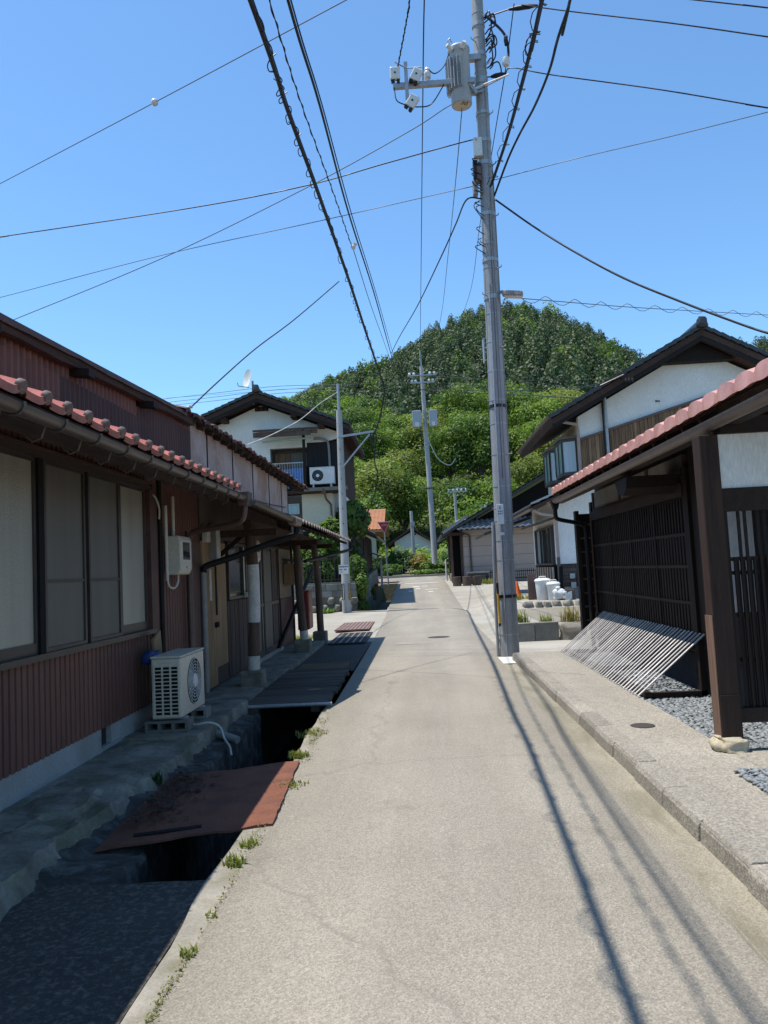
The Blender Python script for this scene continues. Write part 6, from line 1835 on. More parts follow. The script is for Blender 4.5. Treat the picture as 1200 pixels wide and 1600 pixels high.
# ------------------------------------------------------------------ overhead cables
W = {
 'b1': [(-1.49, -6.0, 5.6), (-1.35, -1.0, 5.75), (-1.13, 5.9, 6.2), (-1.16, 8.0, 6.54), (-1.09, 10.2, 6.65), (-0.98, 13.5, 6.73), (-0.9, 17.0, 6.84), (-0.84, 21.0, 7.11), (-0.79, 24.0, 7.24), (-0.9, 25.0, 6.93), (-1.06, 25.4, 6.5), (-1.24, 25.5, 6.07)],
 'b2': [(-0.9, -6.0, 5.6), (-0.87, 2.0, 5.95), (-0.86, 6.2, 6.41), (-0.84, 8.3, 6.78), (-0.82, 12.0, 7.26), (-0.71, 18.0, 8.11), (-0.62, 28.0, 9.56), (-0.47, 40.0, 11.19), (-0.23, 43.0, 11.57), (0.28, 45.0, 11.89), (0.86, 46.9, 12.53)],
 'b2b': [(-0.88, 2.0, 6.1), (-0.86, 6.4, 6.56), (-0.83, 8.5, 6.9), (-0.79, 12.2, 7.35), (-0.67, 18.2, 8.18), (-0.55, 28.0, 9.6), (-0.33, 40.0, 11.21)],
 'tw': [(-1.02, 1.0, 5.9), (-1.07, 6.5, 6.66), (-1.09, 8.6, 7.02), (-0.99, 11.2, 7.24), (-0.92, 13.8, 7.51)],
 'tw2': [(-0.9, 13.9, 7.49), (-0.85, 19.0, 8.19), (-0.76, 28.0, 9.69), (-0.56, 40.0, 11.33)],
 'ball': [(-9.65, 16.0, 10.04), (-8.23, 15.0, 9.87), (-3.95, 12.0, 9.4), (-0.56, 9.5, 8.95), (0.12, 9.0, 8.86)],
 'cross1': [(-9.33, 15.0, 8.67), (-8.03, 14.6, 8.54), (-3.83, 13.6, 8.36), (-1.61, 13.1, 8.37), (-0.23, 12.8, 8.5), (1.25, 12.7, 8.75), (1.42, 12.74, 8.76)],
 'guy': [(-10.29, 17.0, 7.27), (-8.62, 16.3, 7.46), (-4.92, 15.0, 8.03), (-1.73, 14.0, 8.8), (0.25, 13.2, 9.29), (0.99, 12.7, 9.42), (1.95, 12.4, 9.68)],
 'cross2': [(-10.58, 17.0, 8.05), (-8.81, 16.0, 7.85), (-4.72, 14.4, 7.84), (-1.43, 13.3, 7.8), (1.23, 12.7, 7.93), (1.45, 12.74, 7.94)],
 'cross2r': [(1.63, 12.7, 8.02), (2.87, 12.0, 7.92), (4.15, 11.3, 7.79), (5.3, 10.7, 7.71), (5.91, 10.2, 7.58)],
 'drop': [(-2.60, 8.92, 3.55), (-2.45, 9.8, 4.1), (-2.18, 10.8, 4.78), (-1.78, 12.0, 5.58), (-1.17, 13.6, 6.78)],
 'hv': [(0.5, 7.0, 9.2), (0.53, 10.0, 9.81), (0.54, 11.0, 10.03), (0.56, 13.5, 10.49), (0.64, 25.0, 11.89), (0.72, 38.0, 13.32), (0.77, 46.5, 13.84)],
 'hvback': [(0.37, 10.5, 10.05), (0.3, 11.2, 10.05), (0.1, 12.4, 9.96)],
 'hv2': [(1.15, 12.6, 9.24), (1.32, 17.0, 10.31), (1.47, 24.0, 11.42), (1.62, 35.0, 12.94), (1.19, 46.7, 13.47)],
 'hv3': [(2.1, 12.3, 10.85), (1.99, 13.0, 10.16), (2.03, 15.0, 10.29), (2.34, 22.0, 11.49), (2.73, 34.0, 13.13), (1.33, 46.8, 13.12)],
 'link': [(1.40, 12.68, 7.70), (1.14, 12.6, 7.66), (1.0, 13.5, 7.66), (0.79, 15.0, 7.71), (0.34, 20.0, 8.46), (-0.22, 26.0, 9.52), (-0.6, 28.5, 9.65)],
 'rb': [(1.57, 7.4, 7.27), (1.6, 8.2, 7.38), (1.62, 9.5, 7.55), (1.62, 11.0, 7.74), (1.55, 12.6, 7.86)],
 'wavy': [(1.91, 7.6, 7.4), (1.95, 8.0, 7.5), (1.97, 8.7, 7.64), (1.99, 9.4, 7.71), (1.93, 10.2, 7.75), (1.83, 11.0, 7.82), (1.75, 11.8, 7.87), (1.61, 12.6, 7.7)],
 'thick': [(1.64, 12.7, 7.67), (2.19, 12.3, 6.97), (2.72, 11.8, 6.29), (3.28, 11.3, 5.65), (3.87, 10.8, 5.09), (4.31, 10.4, 4.68), (4.69, 10.0, 4.32), (5.21, 9.5, 3.93)],
 'top1': [(2.24, 12.4, 10.89), (2.99, 12.0, 10.4), (4.25, 11.2, 9.5), (5.29, 10.5, 8.69), (5.86, 10.0, 8.15)],
 'top2': [(4.08, 12.0, 10.62), (4.78, 11.6, 10.14), (5.58, 11.0, 9.48), (6.25, 10.6, 9.0)],
 'mid': [(1.93, 12.68, 9.87), (2.03, 12.5, 9.86), (2.6, 12.2, 9.49), (4.09, 11.5, 8.66), (5.35, 10.8, 7.83), (5.94, 10.3, 7.33)],
 'messenger': [(1.72, 12.7, 5.97), (2.93, 14.0, 6.27), (4.93, 16.0, 6.72), (8.96, 19.0, 7.31), (11.32, 20.5, 7.56)],
 'fary': [(0.9, 46.9, 12.49), (3.54, 42.0, 11.0), (5.73, 36.0, 9.35), (6.51, 30.0, 7.84), (6.39, 24.0, 6.46), (7.08, 21.85, 5.89)],
 'fary2': [(0.9, 46.9, 12.57), (3.55, 42.0, 11.14), (5.75, 36.0, 9.6), (6.54, 30.0, 8.25), (5.9, 21.2, 6.45)],
 'l3a': [(-11.29, 33.0, 9.49), (-7.92, 30.0, 8.89), (-4.97, 28.0, 8.52), (-2.39, 25.5, 7.82)],
 'l3b': [(-11.3, 33.0, 9.32), (-7.92, 30.0, 8.73), (-4.98, 28.0, 8.39), (-2.39, 25.5, 7.72)],
 'l3c': [(-11.3, 33.0, 9.18), (-7.93, 30.0, 8.58), (-4.98, 28.0, 8.25), (-2.39, 25.5, 7.62)],
 'ldrop': [(-2.73, 12.5, 3.68), (-2.80, 15.0, 4.28), (-2.80, 18.5, 5.22), (-2.80, 20.5, 5.82), (-2.73, 23.0, 6.66), (-2.41, 25.4, 7.55)],
 'armdrop': [(-1.29, 25.4, 5.97), (-1.27, 25.45, 5.18), (-1.25, 25.5, 4.32), (-1.9, 26.4, 2.9)],
 'farl': [(0.82, 47.0, 12.52), (-0.33, 44.0, 12.11), (-0.73, 26.0, 7.69), (-0.79, 24.0, 7.24)],
 'fr1': [(0.98, 47.0, 13.40), (4.8, 47.0, 12.94), (8.71, 47.0, 12.62), (20.0, 49.0, 12.7)],
 'fr2': [(0.96, 47.0, 12.97), (4.78, 47.0, 12.52), (8.69, 47.0, 12.2), (20.0, 49.0, 12.2)],
 'fl': [(0.65, 47.0, 12.97), (-3.67, 55.0, 15.1), (-8.37, 62.0, 16.77), (-26, 80, 21)],
}
def _extend(key, at_start, length):
    p = W[key]
    a, b = (Vector(p[0]), Vector(p[1])) if at_start else (Vector(p[-1]), Vector(p[-2]))
    q = a+(a-b).normalized()*length
    W[key] = [tuple(q)]+p if at_start else p+[tuple(q)]
for k_, st_, ln_ in (('ball', True, 18), ('ball', False, 14), ('cross1', True, 18), ('guy', True, 14), ('cross2', True, 18), ('cross2r', False, 14), ('hv', True, 14), ('hvback', True, 8), ('rb', True, 14), ('wavy', True, 14),
                     ('thick', False, 1.5), ('top1', False, 14), ('top2', True, 2.5), ('top2', False, 14), ('mid', False, 14), ('messenger', False, 18), ('l3a', True, 16), ('l3b', True, 16), ('l3c', True, 16), ('b2b', True, 9), ('tw', True, 8), ('b2', True, 10), ('b1', True, 10)):
    _extend(k_, st_, ln_)
def cable(key, r, m_, label, coil=None, per=8):
    pts = spline(W[key], per)
    mid = Vector(W[key][len(W[key])//2])
    if coil is None:
        o = MB().tube(pts, r, 6).build('overhead_cable', m_, None, mid, smooth=60)
        tag(o, label, 'cable')
        return o
    t = thing('overhead_cable', label, 'cable', mid)
    MB().tube(pts, r, 8).build('core', m_, t, smooth=60)
    return t, pts
def coil_along(t, pts, pitch, amp, r, m_, name='helix', start=0, squash=1.0):
    # walk along the line and wind a thin strand round it
    acc, out = 0.0, []
    for a, b in zip(pts[:-1], pts[1:]):
        d = b-a
        L = d.length
        n = max(2, int(L/(pitch/8)))
        tn = d.normalized()
        sd = tn.cross(V(0, 0, 1)).normalized()
        u = sd.cross(tn)
        for k in range(n):
            ph = (acc+L*k/n)/pitch*2*math.pi
            out.append(a+d*(k/n)+sd*amp*squash*math.cos(ph)+u*amp*math.sin(ph))
        acc += L
    return MB().tube(out, r, 5).build(name, m_, t)
t, pts = cable('b1', 0.021, RUBBER, 'thick black cable bundle with spiral hangers running up the lane on the left', True)
MB().tube([p+V(0.01, 0, 0.036) for p in pts], 0.011, 6).build('messenger_wire', RUBBER, t)
rr = random.Random(4)
for k, (a, b) in enumerate(zip(pts[:-1], pts[1:])):
    n = max(1, int((b-a).length/0.34))
    for j in range(n):
        p = a.lerp(b, (j+rr.random()*0.4)/n)
        q = a.lerp(b, min(1, (j+0.9)/n))
        s_ = 1 if rr.random() < 0.5 else -1
        MB().tube(spline([p, p.lerp(q, 0.35)+V(s_*0.045, 0, 0.02-0.06*rr.random()), p.lerp(q, 0.75)+V(s_*0.04, 0, -0.04), q], 4), 0.006, 5).build('hanger', RUBBER, t)
        if rr.random() < 0.5:
            MB().tube([p, p+V(-s_*0.05, 0.02, 0.05)], 0.006, 4).build('hanger_tail', RUBBER, t)
cable('b2', 0.014, RUBBER, 'heavy black cable running up the lane just right of the spiral bundle')
cable('b2b', 0.008, RUBBER, 'thinner cable hugging the right of the heavy black lane cable')
t, pts = cable('tw', 0.006, RUBBER, 'twisted service cable ending at a white clamp on the heavy lane cable', True)
coil_along(t, pts, 0.45, 0.011, 0.005, RUBBER)
MB().lathe((-0.91, 13.85, 7.48), [(0.02, 0), (0.05, 0.03), (0.03, 0.08), (0.05, 0.12), (0.02, 0.15)], 8, V(0.3, 0.3, 0.9).normalized()).build('clamp', PORC, t)
cable('tw2', 0.008, CABLEG, 'thin wire continuing from the white clamp towards the far pole')
t, pts = cable('ball', 0.007, CABLEG, 'thin wire with a pale marker ball crossing the top left sky', True)
MB().lathe((-3.95, 12.0, 9.34), [(0.02, 0), (0.055, 0.03), (0.06, 0.06), (0.055, 0.09), (0.02, 0.12)], 12).build('marker_ball', PORC, t, smooth=50)
cable('cross1', 0.010, RUBBER, 'black wire crossing the left sky to a dead end on the main pole')
t, pts = cable('guy', 0.008, CABLEG, 'stay wire rising from lower left across the main pole to its right side', True)
MB().tube([V(0.99, 12.55, 9.42), V(1.5, 12.45, 9.56), V(1.95, 12.4, 9.68)], 0.014, 6).build('white_sleeve', WHITEP, t)
cable('cross2', 0.007, CABLEG, 'lower thin wire crossing the left sky to the main pole')
cable('cross2r', 0.006, CABLEG, 'thin wire leaving the main pole up to the right edge')
cable('drop', 0.009, RUBBER, 'drop cable from the spiral bundle down to the brown house roof')
cable('hv', 0.011, RUBBER, 'upright-looking line left of the transformer running to the far pole top')
t, pts = cable('hvback', 0.010, RUBBER, 'braided lead rising from the left end of the cross arm', True)
coil_along(t, pts, 0.16, 0.012, 0.007, RUBBER)
cable('hv2', 0.009, CABLEG, 'line running from the transformer bottom towards the far pole')
cable('hv3', 0.009, RUBBER, 'line passing behind the main pole from its upper right')
cable('link', 0.013, RUBBER, 'dark cable slanting from the main pole left to the heavy lane cable')
t, pts = cable('rb', 0.016, RUBBER, 'black bundle with loose loops rising steeply right of the main pole', True)
coil_along(t, pts, 0.55, 0.07, 0.006, RUBBER, 'loose_loop')
MB().tube([p+V(0.03, 0, 0.02) for p in pts], 0.010, 6).build('messenger_wire', RUBBER, t)
cable('wavy', 0.018, RUBBER, 'slack wavy black cable curving up to the right from the main pole')
cable('thick', 0.017, RUBBER, 'thick black cable sagging from the main pole down to the right edge')
cable('top1', 0.010, RUBBER, 'dark wire from the pole top to the right edge, below the topmost wire')
cable('top2', 0.010, RUBBER, 'topmost dark wire cutting the upper right corner')
cable('mid', 0.010, RUBBER, 'dark wire from the black dead-end cover beside the transformer to the right edge')
t, pts = cable('messenger', 0.008, CABLEG, 'pair of wires with a wavy strand above the tiled gable on the right', True)
coil_along(t, pts, 1.0, 0.07, 0.006, CABLEG, 'wavy_strand', squash=0.3)
cable('fary', 0.022, RUBBER, 'black service cable from the far pole to the cedar boarded house wall')
cable('fary2', 0.016, RUBBER, 'black service cable from the far pole to the bracket under the right gable')
for k, n in (('l3a', 'highest'), ('l3b', 'middle'), ('l3c', 'lowest')):
    cable(k, 0.009, CABLEG, n+' of three parallel lines behind the satellite dish')
cable('ldrop', 0.010, CABLEW, 'pale drop wire from the concrete pole down over the brown house roof')
t, pts = cable('armdrop', 0.012, RUBBER, 'looped black cable hanging from the side arm of the concrete pole', True)
coil_along(t, pts, 0.5, 0.035, 0.012, RUBBER)
cable('farl', 0.012, CABLEG, 'tie wire pulling the spiral bundle towards the far pole')
cable('fr1', 0.012, CABLEG, 'upper of two faint lines going right from the far pole')
cable('fr2', 0.012, CABLEG, 'lower of two faint lines going right from the far pole')
cable('fl', 0.012, CABLEG, 'faint line going left from the far pole against the hill')

# ------------------------------------------------------------------ vegetation
def unit(n):
    v = RNG.normal(size=(n, 3))
    return v/np.linalg.norm(v, axis=1)[:, None]
def leaf_mesh(name, P, N, S, hue, material, elong=0.6):
    """diamond-shaped leaves at P facing N"""
    n = len(P)
    t = np.cross(N, unit(n))
    t /= np.linalg.norm(t, axis=1)[:, None]+1e-9
    b = np.cross(N, t)
    S = S[:, None]
    co = np.stack([P-t*S, P-b*S*elong+N*S*0.12, P+t*S, P+b*S*elong+N*S*0.12], 1).reshape(-1, 3).astype(np.float32)
    me = bpy.data.meshes.new(name)
    me.vertices.add(4*n)
    me.vertices.foreach_set('co', co.ravel())
    me.loops.add(4*n)
    me.loops.foreach_set('vertex_index', np.arange(4*n, dtype=np.int32))
    me.polygons.add(n)
    me.polygons.foreach_set('loop_start', np.arange(0, 4*n, 4, dtype=np.int32))
    me.polygons.foreach_set('loop_total', np.full(n, 4, dtype=np.int32))
    at = me.attributes.new('hue', 'FLOAT', 'FACE')
    at.data.foreach_set('value', np.clip(hue, 0, 1).astype(np.float32))
    me.update()
    me.validate()
    me.materials.append(material)
    return me
def crown_points(n, nl, flat=0.75, lobe=0.42, seed=0):
    """unit crown: leaves on the skins of many overlapping lobes"""
    r = np.random.default_rng(seed)
    c = r.normal(size=(nl, 3))
    c /= np.linalg.norm(c, axis=1)[:, None]
    c *= (0.35+0.32*r.random(nl))[:, None]
    c[:, 2] *= flat
    rad = lobe*(0.55+0.75*r.random(nl))
    k = r.choice(nl, n, p=rad**2/np.sum(rad**2))
    d = r.normal(size=(n, 3))
    d[:, 2] = d[:, 2]*0.85+0.35
    d /= np.linalg.norm(d, axis=1)[:, None]
    p = c[k]+d*rad[k][:, None]*(0.72+0.33*r.random(n))[:, None]
    nrm = d*0.95+0.30*r.normal(size=(n, 3))+np.array([0, 0, 0.30])
    nrm /= np.linalg.norm(nrm, axis=1)[:, None]
    lobe_h = r.random(nl)
    hue = 0.62*lobe_h[k]+0.38*r.random(n)
    return p, nrm, hue
def conifer_points(n, seed=0):
    r = np.random.default_rng(seed)
    h = 1-np.sqrt(r.random(n))            # more foliage low down
    tier = (h*7+0.35*np.sin(5*r.random(n))) % 1.0
    rr_ = (1-h**2.3)**0.75*0.27*(0.70+0.45*(1-tier))*(0.75+0.3*r.random(n))
    a = r.random(n)*2*math.pi
    rr_ *= 1+0.18*np.sin(3*a+seed)
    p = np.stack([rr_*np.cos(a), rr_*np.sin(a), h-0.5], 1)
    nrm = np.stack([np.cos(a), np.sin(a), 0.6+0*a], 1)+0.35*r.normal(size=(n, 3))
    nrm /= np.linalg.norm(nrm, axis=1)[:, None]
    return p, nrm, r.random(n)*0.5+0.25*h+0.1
def build_forest():
    """the wooded hillside: nobody could count these trees"""
    def scatter(y0, y1, step, seed):
        r = np.random.default_rng(seed)
        out = []
        y = y0
        while y < y1:
            st = step*(1+(y-100)/600)
            half0, half1 = -0.60*y-8, 0.62*y+8
            x = half0
            while x < half1:
                out.append((x+r.uniform(-.45, .45)*st, y+r.uniform(-.45, .45)*st))
                x += st
            y += st*0.95
        return np.array(out)
    def grow(pos, protos, size_fn, leaf, material, name, lift):
        Ps, Ns, Ss, Hs = [], [], [], []
        for i, (x, y) in enumerate(pos):
            p, n, h = protos[RNG.integers(len(protos))]
            a = RNG.random()*6.28
            ca, sa = math.cos(a), math.sin(a)
            sx, sz = size_fn()
            q = np.stack([p[:, 0]*ca-p[:, 1]*sa, p[:, 0]*sa+p[:, 1]*ca, p[:, 2]], 1)*np.array([sx, sx, sz])
            nn = np.stack([n[:, 0]*ca-n[:, 1]*sa, n[:, 0]*sa+n[:, 1]*ca, n[:, 2]], 1)
            z = float(hill_z(x, y))
            q += np.array([x, y, z+lift*sz])
            Ps.append(q)
            Ns.append(nn)
            Ss.append(np.full(len(q), leaf*(0.7+0.5*sx/5))*RNG.uniform(0.7, 1.3, len(q)))
            Hs.append(np.clip(h*0.65+RNG.uniform(-0.32, 0.38), 0, 1))
        me = leaf_mesh(name, np.concatenate(Ps), np.concatenate(Ns), np.concatenate(Ss), np.concatenate(Hs), material, 0.75)
        o = bpy.data.objects.new(name, me)
        C.objects.link(o)
        return o
    pos = scatter(122, 425, 6.0, 5)
    x, y = pos[:, 0], pos[:, 1]
    el = hill_z(x, y)/y
    az = x/y
    nz = np.sin(az*31+1)*0.5+np.sin(az*73+y*0.06)*0.4+np.sin(y*0.045+az*17)*0.5
    broad = (el+0.045*nz+0.02*RNG.normal(size=len(x))) < 0.178+0.02*np.sin(az*20)
    broad |= (az < -0.045) & (nz+RNG.normal(size=len(x))*0.5 > 0.25)
    broad |= (RNG.random(len(x)) < 0.09)
    broad &= ~((RNG.random(len(x)) < 0.16) & (y > 150))
    broad |= (az > 0.15) & (az < 0.20) & (y > 380)
    near = y < 190
    pb = [crown_points(1500, 34, lobe=0.30, seed=s) for s in range(6)]
    pbf = [crown_points(420, 13, seed=20+s) for s in range(6)]
    pc = [conifer_points(560, seed=s) for s in range(6)]
    def sb():
        s_ = RNG.uniform(3.4, 5.4)
        return s_, s_*RNG.uniform(0.95, 1.25)
    def sc():
        s_ = RNG.uniform(7.5, 11.0)
        return s_*0.95, s_*0.85
    keep = RNG.random(len(x)) < 0.78
    n = 52000
    yy = RNG.uniform(58, 130, n)
    xx = RNG.uniform(-0.5, 0.52, n)*yy
    zz = np.maximum(np.interp(yy, [18, 24, 30, 36, 42, 48, 60, 90], [0, .1, .32, .6, .82, .95, 1.6, 4.0]), np.where(yy > 80, hill_z(xx, yy), 0))
    lump = 0.5+0.5*np.sin(xx*0.9+1.7*np.sin(yy*0.5))*np.sin(yy*0.8+xx*0.3)
    PP = np.stack([xx, yy, zz+lump*RNG.random(n)*1.5], 1)
    NN = unit(n)*0.6+np.array([0, -0.2, 0.8])
    NN /= np.linalg.norm(NN, axis=1)[:, None]
    ok = ~((np.abs(xx+0.4) < 2.6) & (yy > 72) & (yy < 84)) & ~((xx < -1.8) & (xx > -10) & (yy < 62))
    me = leaf_mesh('undergrowth', PP[ok], NN[ok], RNG.uniform(0.14, 0.34, n)[ok], (0.6*lump+0.4*RNG.random(n))[ok], LEAF_B)
    o = bpy.data.objects.new('undergrowth', me)
    C.objects.link(o)
    stuff(o, 'green undergrowth at the foot of the hill', 'undergrowth')
    o = grow(pos[broad & near & keep], pb, sb, 0.175, LEAF_B, 'broadleaf_forest', 0.75)
    stuff(o, 'bright green broadleaf wood on the lower hillside', 'forest')
    o = grow(pos[broad & ~near & keep], pbf, sb, 0.33, LEAF_B, 'pale_broadleaf_forest', 0.75)
    stuff(o, 'paler broadleaf patches scattered over the upper hillside', 'forest')
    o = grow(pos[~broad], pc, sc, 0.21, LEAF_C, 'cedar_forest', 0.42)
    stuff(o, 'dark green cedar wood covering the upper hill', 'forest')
build_forest()

LEAF_M = foliage('mid_green_leaf', (0.13, 0.21, 0.04), (0.028, 0.064, 0.016), 0.4)
LEAF_O = foliage('olive_leaf', (0.25, 0.29, 0.07), (0.07, 0.10, 0.025), 0.4)
def tree_proto(name, label, cat, crown_r, crown_h, trunk_h, trunk_r, nleaf, leaf, material, lobes, seed, group=None, flat=0.8, limbs=5, lobe=0.42):
    t = thing(name, label, cat, (0, 0, 0), group)
    r = random.Random(seed)
    mb = MB()
    top = trunk_h+crown_h*0.35
    mb.tube([(0.12*trunk_r*math.sin(k), 0.1*trunk_r*math.cos(k*1.3), top*k/6) for k in range(7)], [trunk_r*(1-0.11*k) for k in range(7)], 8)
    for k in range(limbs):
        a = k*2.4+r.random()
        z0 = trunk_h*0.75+crown_h*0.10*k/limbs
        e = V(math.cos(a)*crown_r*0.6, math.sin(a)*crown_r*0.6, z0+crown_h*r.uniform(0.25, 0.5))
        mb.tube([(0, 0, z0), V(0, 0, z0).lerp(e, 0.5)+V(0, 0, 0.08*crown_h), e], [trunk_r*0.45, trunk_r*0.3, trunk_r*0.12], 6)
    mb.build('trunk', BARK, t, smooth=60)
    p, n, h = crown_points(nleaf, lobes, flat, lobe, seed)
    P = p*np.array([crown_r, crown_r, crown_h/2/0.85])*(1.0 if lobe > 0.4 else 1.18)+np.array([0, 0, trunk_h+crown_h*0.45])
    me = leaf_mesh('crown', P, n, np.full(nleaf, leaf)*RNG.uniform(0.6, 1.3, nleaf), h, material)
    o = bpy.data.objects.new('crown', me)
    C.objects.link(o)
    o.parent = t
    return t
def build_trees():
    g = 'broadleaf trees at the foot of the hill'
    lab = 'bright green broadleaf tree at the foot of the hill'
    protos = [tree_proto('broadleaf_tree', lab, 'tree', 1.0*4.2, 7.0, 2.2, 0.28, 6500, 0.165, (LEAF_B, LEAF_M, LEAF_B, LEAF_O)[k], 52, 100+k, g, lobe=0.27) for k in range(4)]
    spots = []
    r = random.Random(17)
    for row, (yy, n) in enumerate(((84, 11), (94, 11), (105, 12), (116, 12))):
        for k in range(n):
            az = -0.20+0.50*(k+r.uniform(-.3, .3))/(n-1)
            spots.append((az*yy, yy+r.uniform(-3, 3)))
    for k, (x, y) in enumerate(spots):
        z = max(4.0, float(hill_z(x, y)))-0.3 if y > 84 else 4.0
        if k < 4:
            o = protos[k]
            o.location = (x, y, z)
            o.scale = (r.uniform(0.8, 1.15),)*3
            o.rotation_euler = (0, 0, r.random()*6)
        else:
            copy_thing(protos[k % 4], (x, y, z), r.random()*6, None, r.uniform(0.75, 1.2))
build_trees()

def shrub(name, label, cat, loc, rx, ry, rz, nleaf, leaf, material, lobes, seed, stem=True, flat=0.85):
    t = thing(name, label, cat, loc)
    OFF[t.name] = V(0, 0, 0)
    if stem:
        mb = MB()
        r = random.Random(seed)
        for k in range(5):
            a = k*1.3
            mb.tube([(0.05*math.cos(a), 0.05*math.sin(a), -0.05), (rx*0.25*math.cos(a), ry*0.25*math.sin(a), rz*0.6), (rx*0.5*math.cos(a), ry*0.5*math.sin(a), rz*1.3)], [0.03, 0.022, 0.01], 5)
        mb.build('stem', BARK, t)
    p, n, h = crown_points(nleaf, lobes, flat, 0.45, seed)
    P = p*np.array([rx, ry, rz])+np.array([0, 0, rz*0.95])
    me = leaf_mesh('foliage', P, n, np.full(nleaf, leaf)*RNG.uniform(0.6, 1.3, nleaf), h, material)
    o = bpy.data.objects.new('foliage', me)
    C.objects.link(o)
    o.parent = t
    return t
def tuft(name, label, cat, loc, n, h, spread, material, group=None, width=0.006):
    """a clump of bent grass blades"""
    t = None
    co, hue = [], []
    faces = []
    r = random.Random(int(loc[0]*100+loc[1]*37))
    for k in range(n):
        a = r.random()*6.28
        rr_ = spread*r.random()**0.7
        x, y = rr_*math.cos(a), rr_*math.sin(a)
        L = h*r.uniform(0.45, 1.1)
        b = r.uniform(0.15, 0.8)
        d = r.random()*6.28
        dx, dy = math.cos(d), math.sin(d)
        w_ = width*r.uniform(0.7, 1.5)
        i = len(co)
        for s_, ww in ((0.0, 1.0), (0.5, 0.8), (1.0, 0.05)):
            cx_, cy_, cz_ = x+dx*L*b*s_*s_, y+dy*L*b*s_*s_, L*s_*(1-0.35*b*s_)
            co += [(cx_-dy*w_*ww, cy_+dx*w_*ww, cz_), (cx_+dy*w_*ww, cy_-dx*w_*ww, cz_)]
        faces += [(i, i+1, i+3, i+2), (i+2, i+3, i+5, i+4)]
        hue += [r.random()]*2
    me = bpy.data.meshes.new(name)
    me.from_pydata(co, [], faces)
    at = me.attributes.new('hue', 'FLOAT', 'FACE')
    at.data.foreach_set('value', np.array(hue, np.float32))
    me.materials.append(material)
    o = bpy.data.objects.new(name, me)
    C.objects.link(o)
    o.location = loc
    return tag(o, label, cat, group)
def build_garden():
    # block wall on rubble, left of the lane
    Wl = thing('garden_wall', 'garden wall of concrete blocks over rubble stones behind the concrete pole', 'wall', (-3.4, 26.0, 0.1))
    y0 = 25.95
    z0 = base_z(y0)
    MB().box(-5.4, -2.15, y0+0.02, y0+0.2, z0-0.1, z0+1.0).build('core', BLOCK, Wl)
    for r_ in range(2):
        for k in range(8):
            x = -5.4+k*0.41+(0.2 if r_ else 0)
            MB().box(x, min(x+0.40, -2.14), y0-0.02, y0+0.019, z0+0.50+r_*0.225, z0+0.715+r_*0.225).build('block', BLOCK, Wl, bevel=0.008)
    for k in range(16):
        MB().rock((-5.2+k*0.2, y0-0.03, z0+0.13+0.24*(k % 2)), (0.26, 0.22, 0.28), 80+k).build('stone', STONE, Wl, smooth=50)
    # side wall along the lane
    Ws = thing('lane_wall', 'block wall running beside the lane ditch towards the stop sign', 'wall', (-2.2, 33, 0.3))
    for k in range(33):
        for r_ in range(5):
            y = 26.2+k*0.41
            zz = base_z(y)-0.25+r_*0.225
            MB().box(-2.30, -2.12, y, y+0.40, zz, zz+0.215).build('block', BLOCK, Ws)
    # iron fence above
    F = thing('garden_fence', 'dark iron garden fence above the block wall', 'fence', (-3.6, 26.06, 1.1))
    for z in (1.25, 1.95):
        MB().box(-5.4, -2.2, 26.05, 26.08, z, z+0.03).build('rail', RUSTD, F)
    for k in range(27):
        MB().box(-5.38+k*0.12, -5.36+k*0.12, 26.055, 26.075, 1.1, 2.1).build('bar', RUSTD, F)
    shrub('hydrangea_bush', 'leafy bright shrub behind the iron fence left of the concrete pole', 'shrub', (-3.9, 26.9, 0.9), 1.1, 0.7, 0.95, 2600, 0.075, LEAF_G, 14, 201)
    shrub('climbing_shrub', 'tall climbing shrub with large leaves beside the white house corner', 'shrub', (-3.2, 27.6, 1.2), 0.8, 0.6, 1.3, 2200, 0.09, LEAF_G, 12, 202)
    shrub('hanging_creeper', 'bright creeper hanging over the garden wall right of the concrete pole', 'creeper', (-2.05, 26.5, 0.55), 0.40, 0.6, 0.75, 1800, 0.055, LEAF_G, 10, 203, flat=1.1)
    shrub('trailing_grass', 'grassy green tails trailing down the wall by the ditch', 'creeper', (-1.98, 26.35, 0.02), 0.24, 0.35, 0.5, 1500, 0.04, LEAF_G, 8, 204, flat=1.3)
    shrub('kiwi_vine', 'large sunlit leafy vine above the lane beside the concrete pole', 'vine', (-2.55, 30.2, 2.6), 0.85, 1.1, 1.05, 3000, 0.11, LEAF_G, 16, 205)
    shrub('dark_garden_tree', 'dark shrub filling the garden between vine and shed', 'shrub', (-2.95, 31.5, 0.7), 0.75, 1.3, 1.3, 2200, 0.09, LEAF_D, 12, 206)
    shrub('seed_head_plant', 'pale dry plant standing by the lane wall', 'plant', (-1.85, 31.5, 0.35), 0.20, 0.2, 0.38, 160, 0.06, LEAF_R, 5, 207)
    # timber shed further along
    S = thing('timber_shed', 'old dark timber shed with tiled roof beside the lane past the garden', 'shed', (-3.6, 36, 0.5))
    MB().box(-6, -2.35, 33.2, 39.5, 0.4, 3.1).build('wall', GREYW, S)
    for k in range(12):
        MB().box(-2.349, -2.325, 33.25+k*0.5, 33.68+k*0.5, 0.9, 3.05).build('board', DWOOD, S)
    for s_ in (1,):
        MB().prism([(-4.2, 4.3), (-1.75, 3.05), (-1.75, 2.93), (-4.2, 4.16), (-6.6, 2.93), (-6.6, 3.05)], 'y', 32.7, 39.9).build('roof', TILED, S)
    half_gutter(MB(), -1.72, 32.7, 39.9, 2.98, 0.06).build('gutter', GUTM, S)
    MB().prism([(-2.34, 2.35), (-1.75, 2.15), (-1.75, 2.2), (-2.34, 2.42)], 'y', 36.2, 39.6).build('side_canopy', GREYW, S)
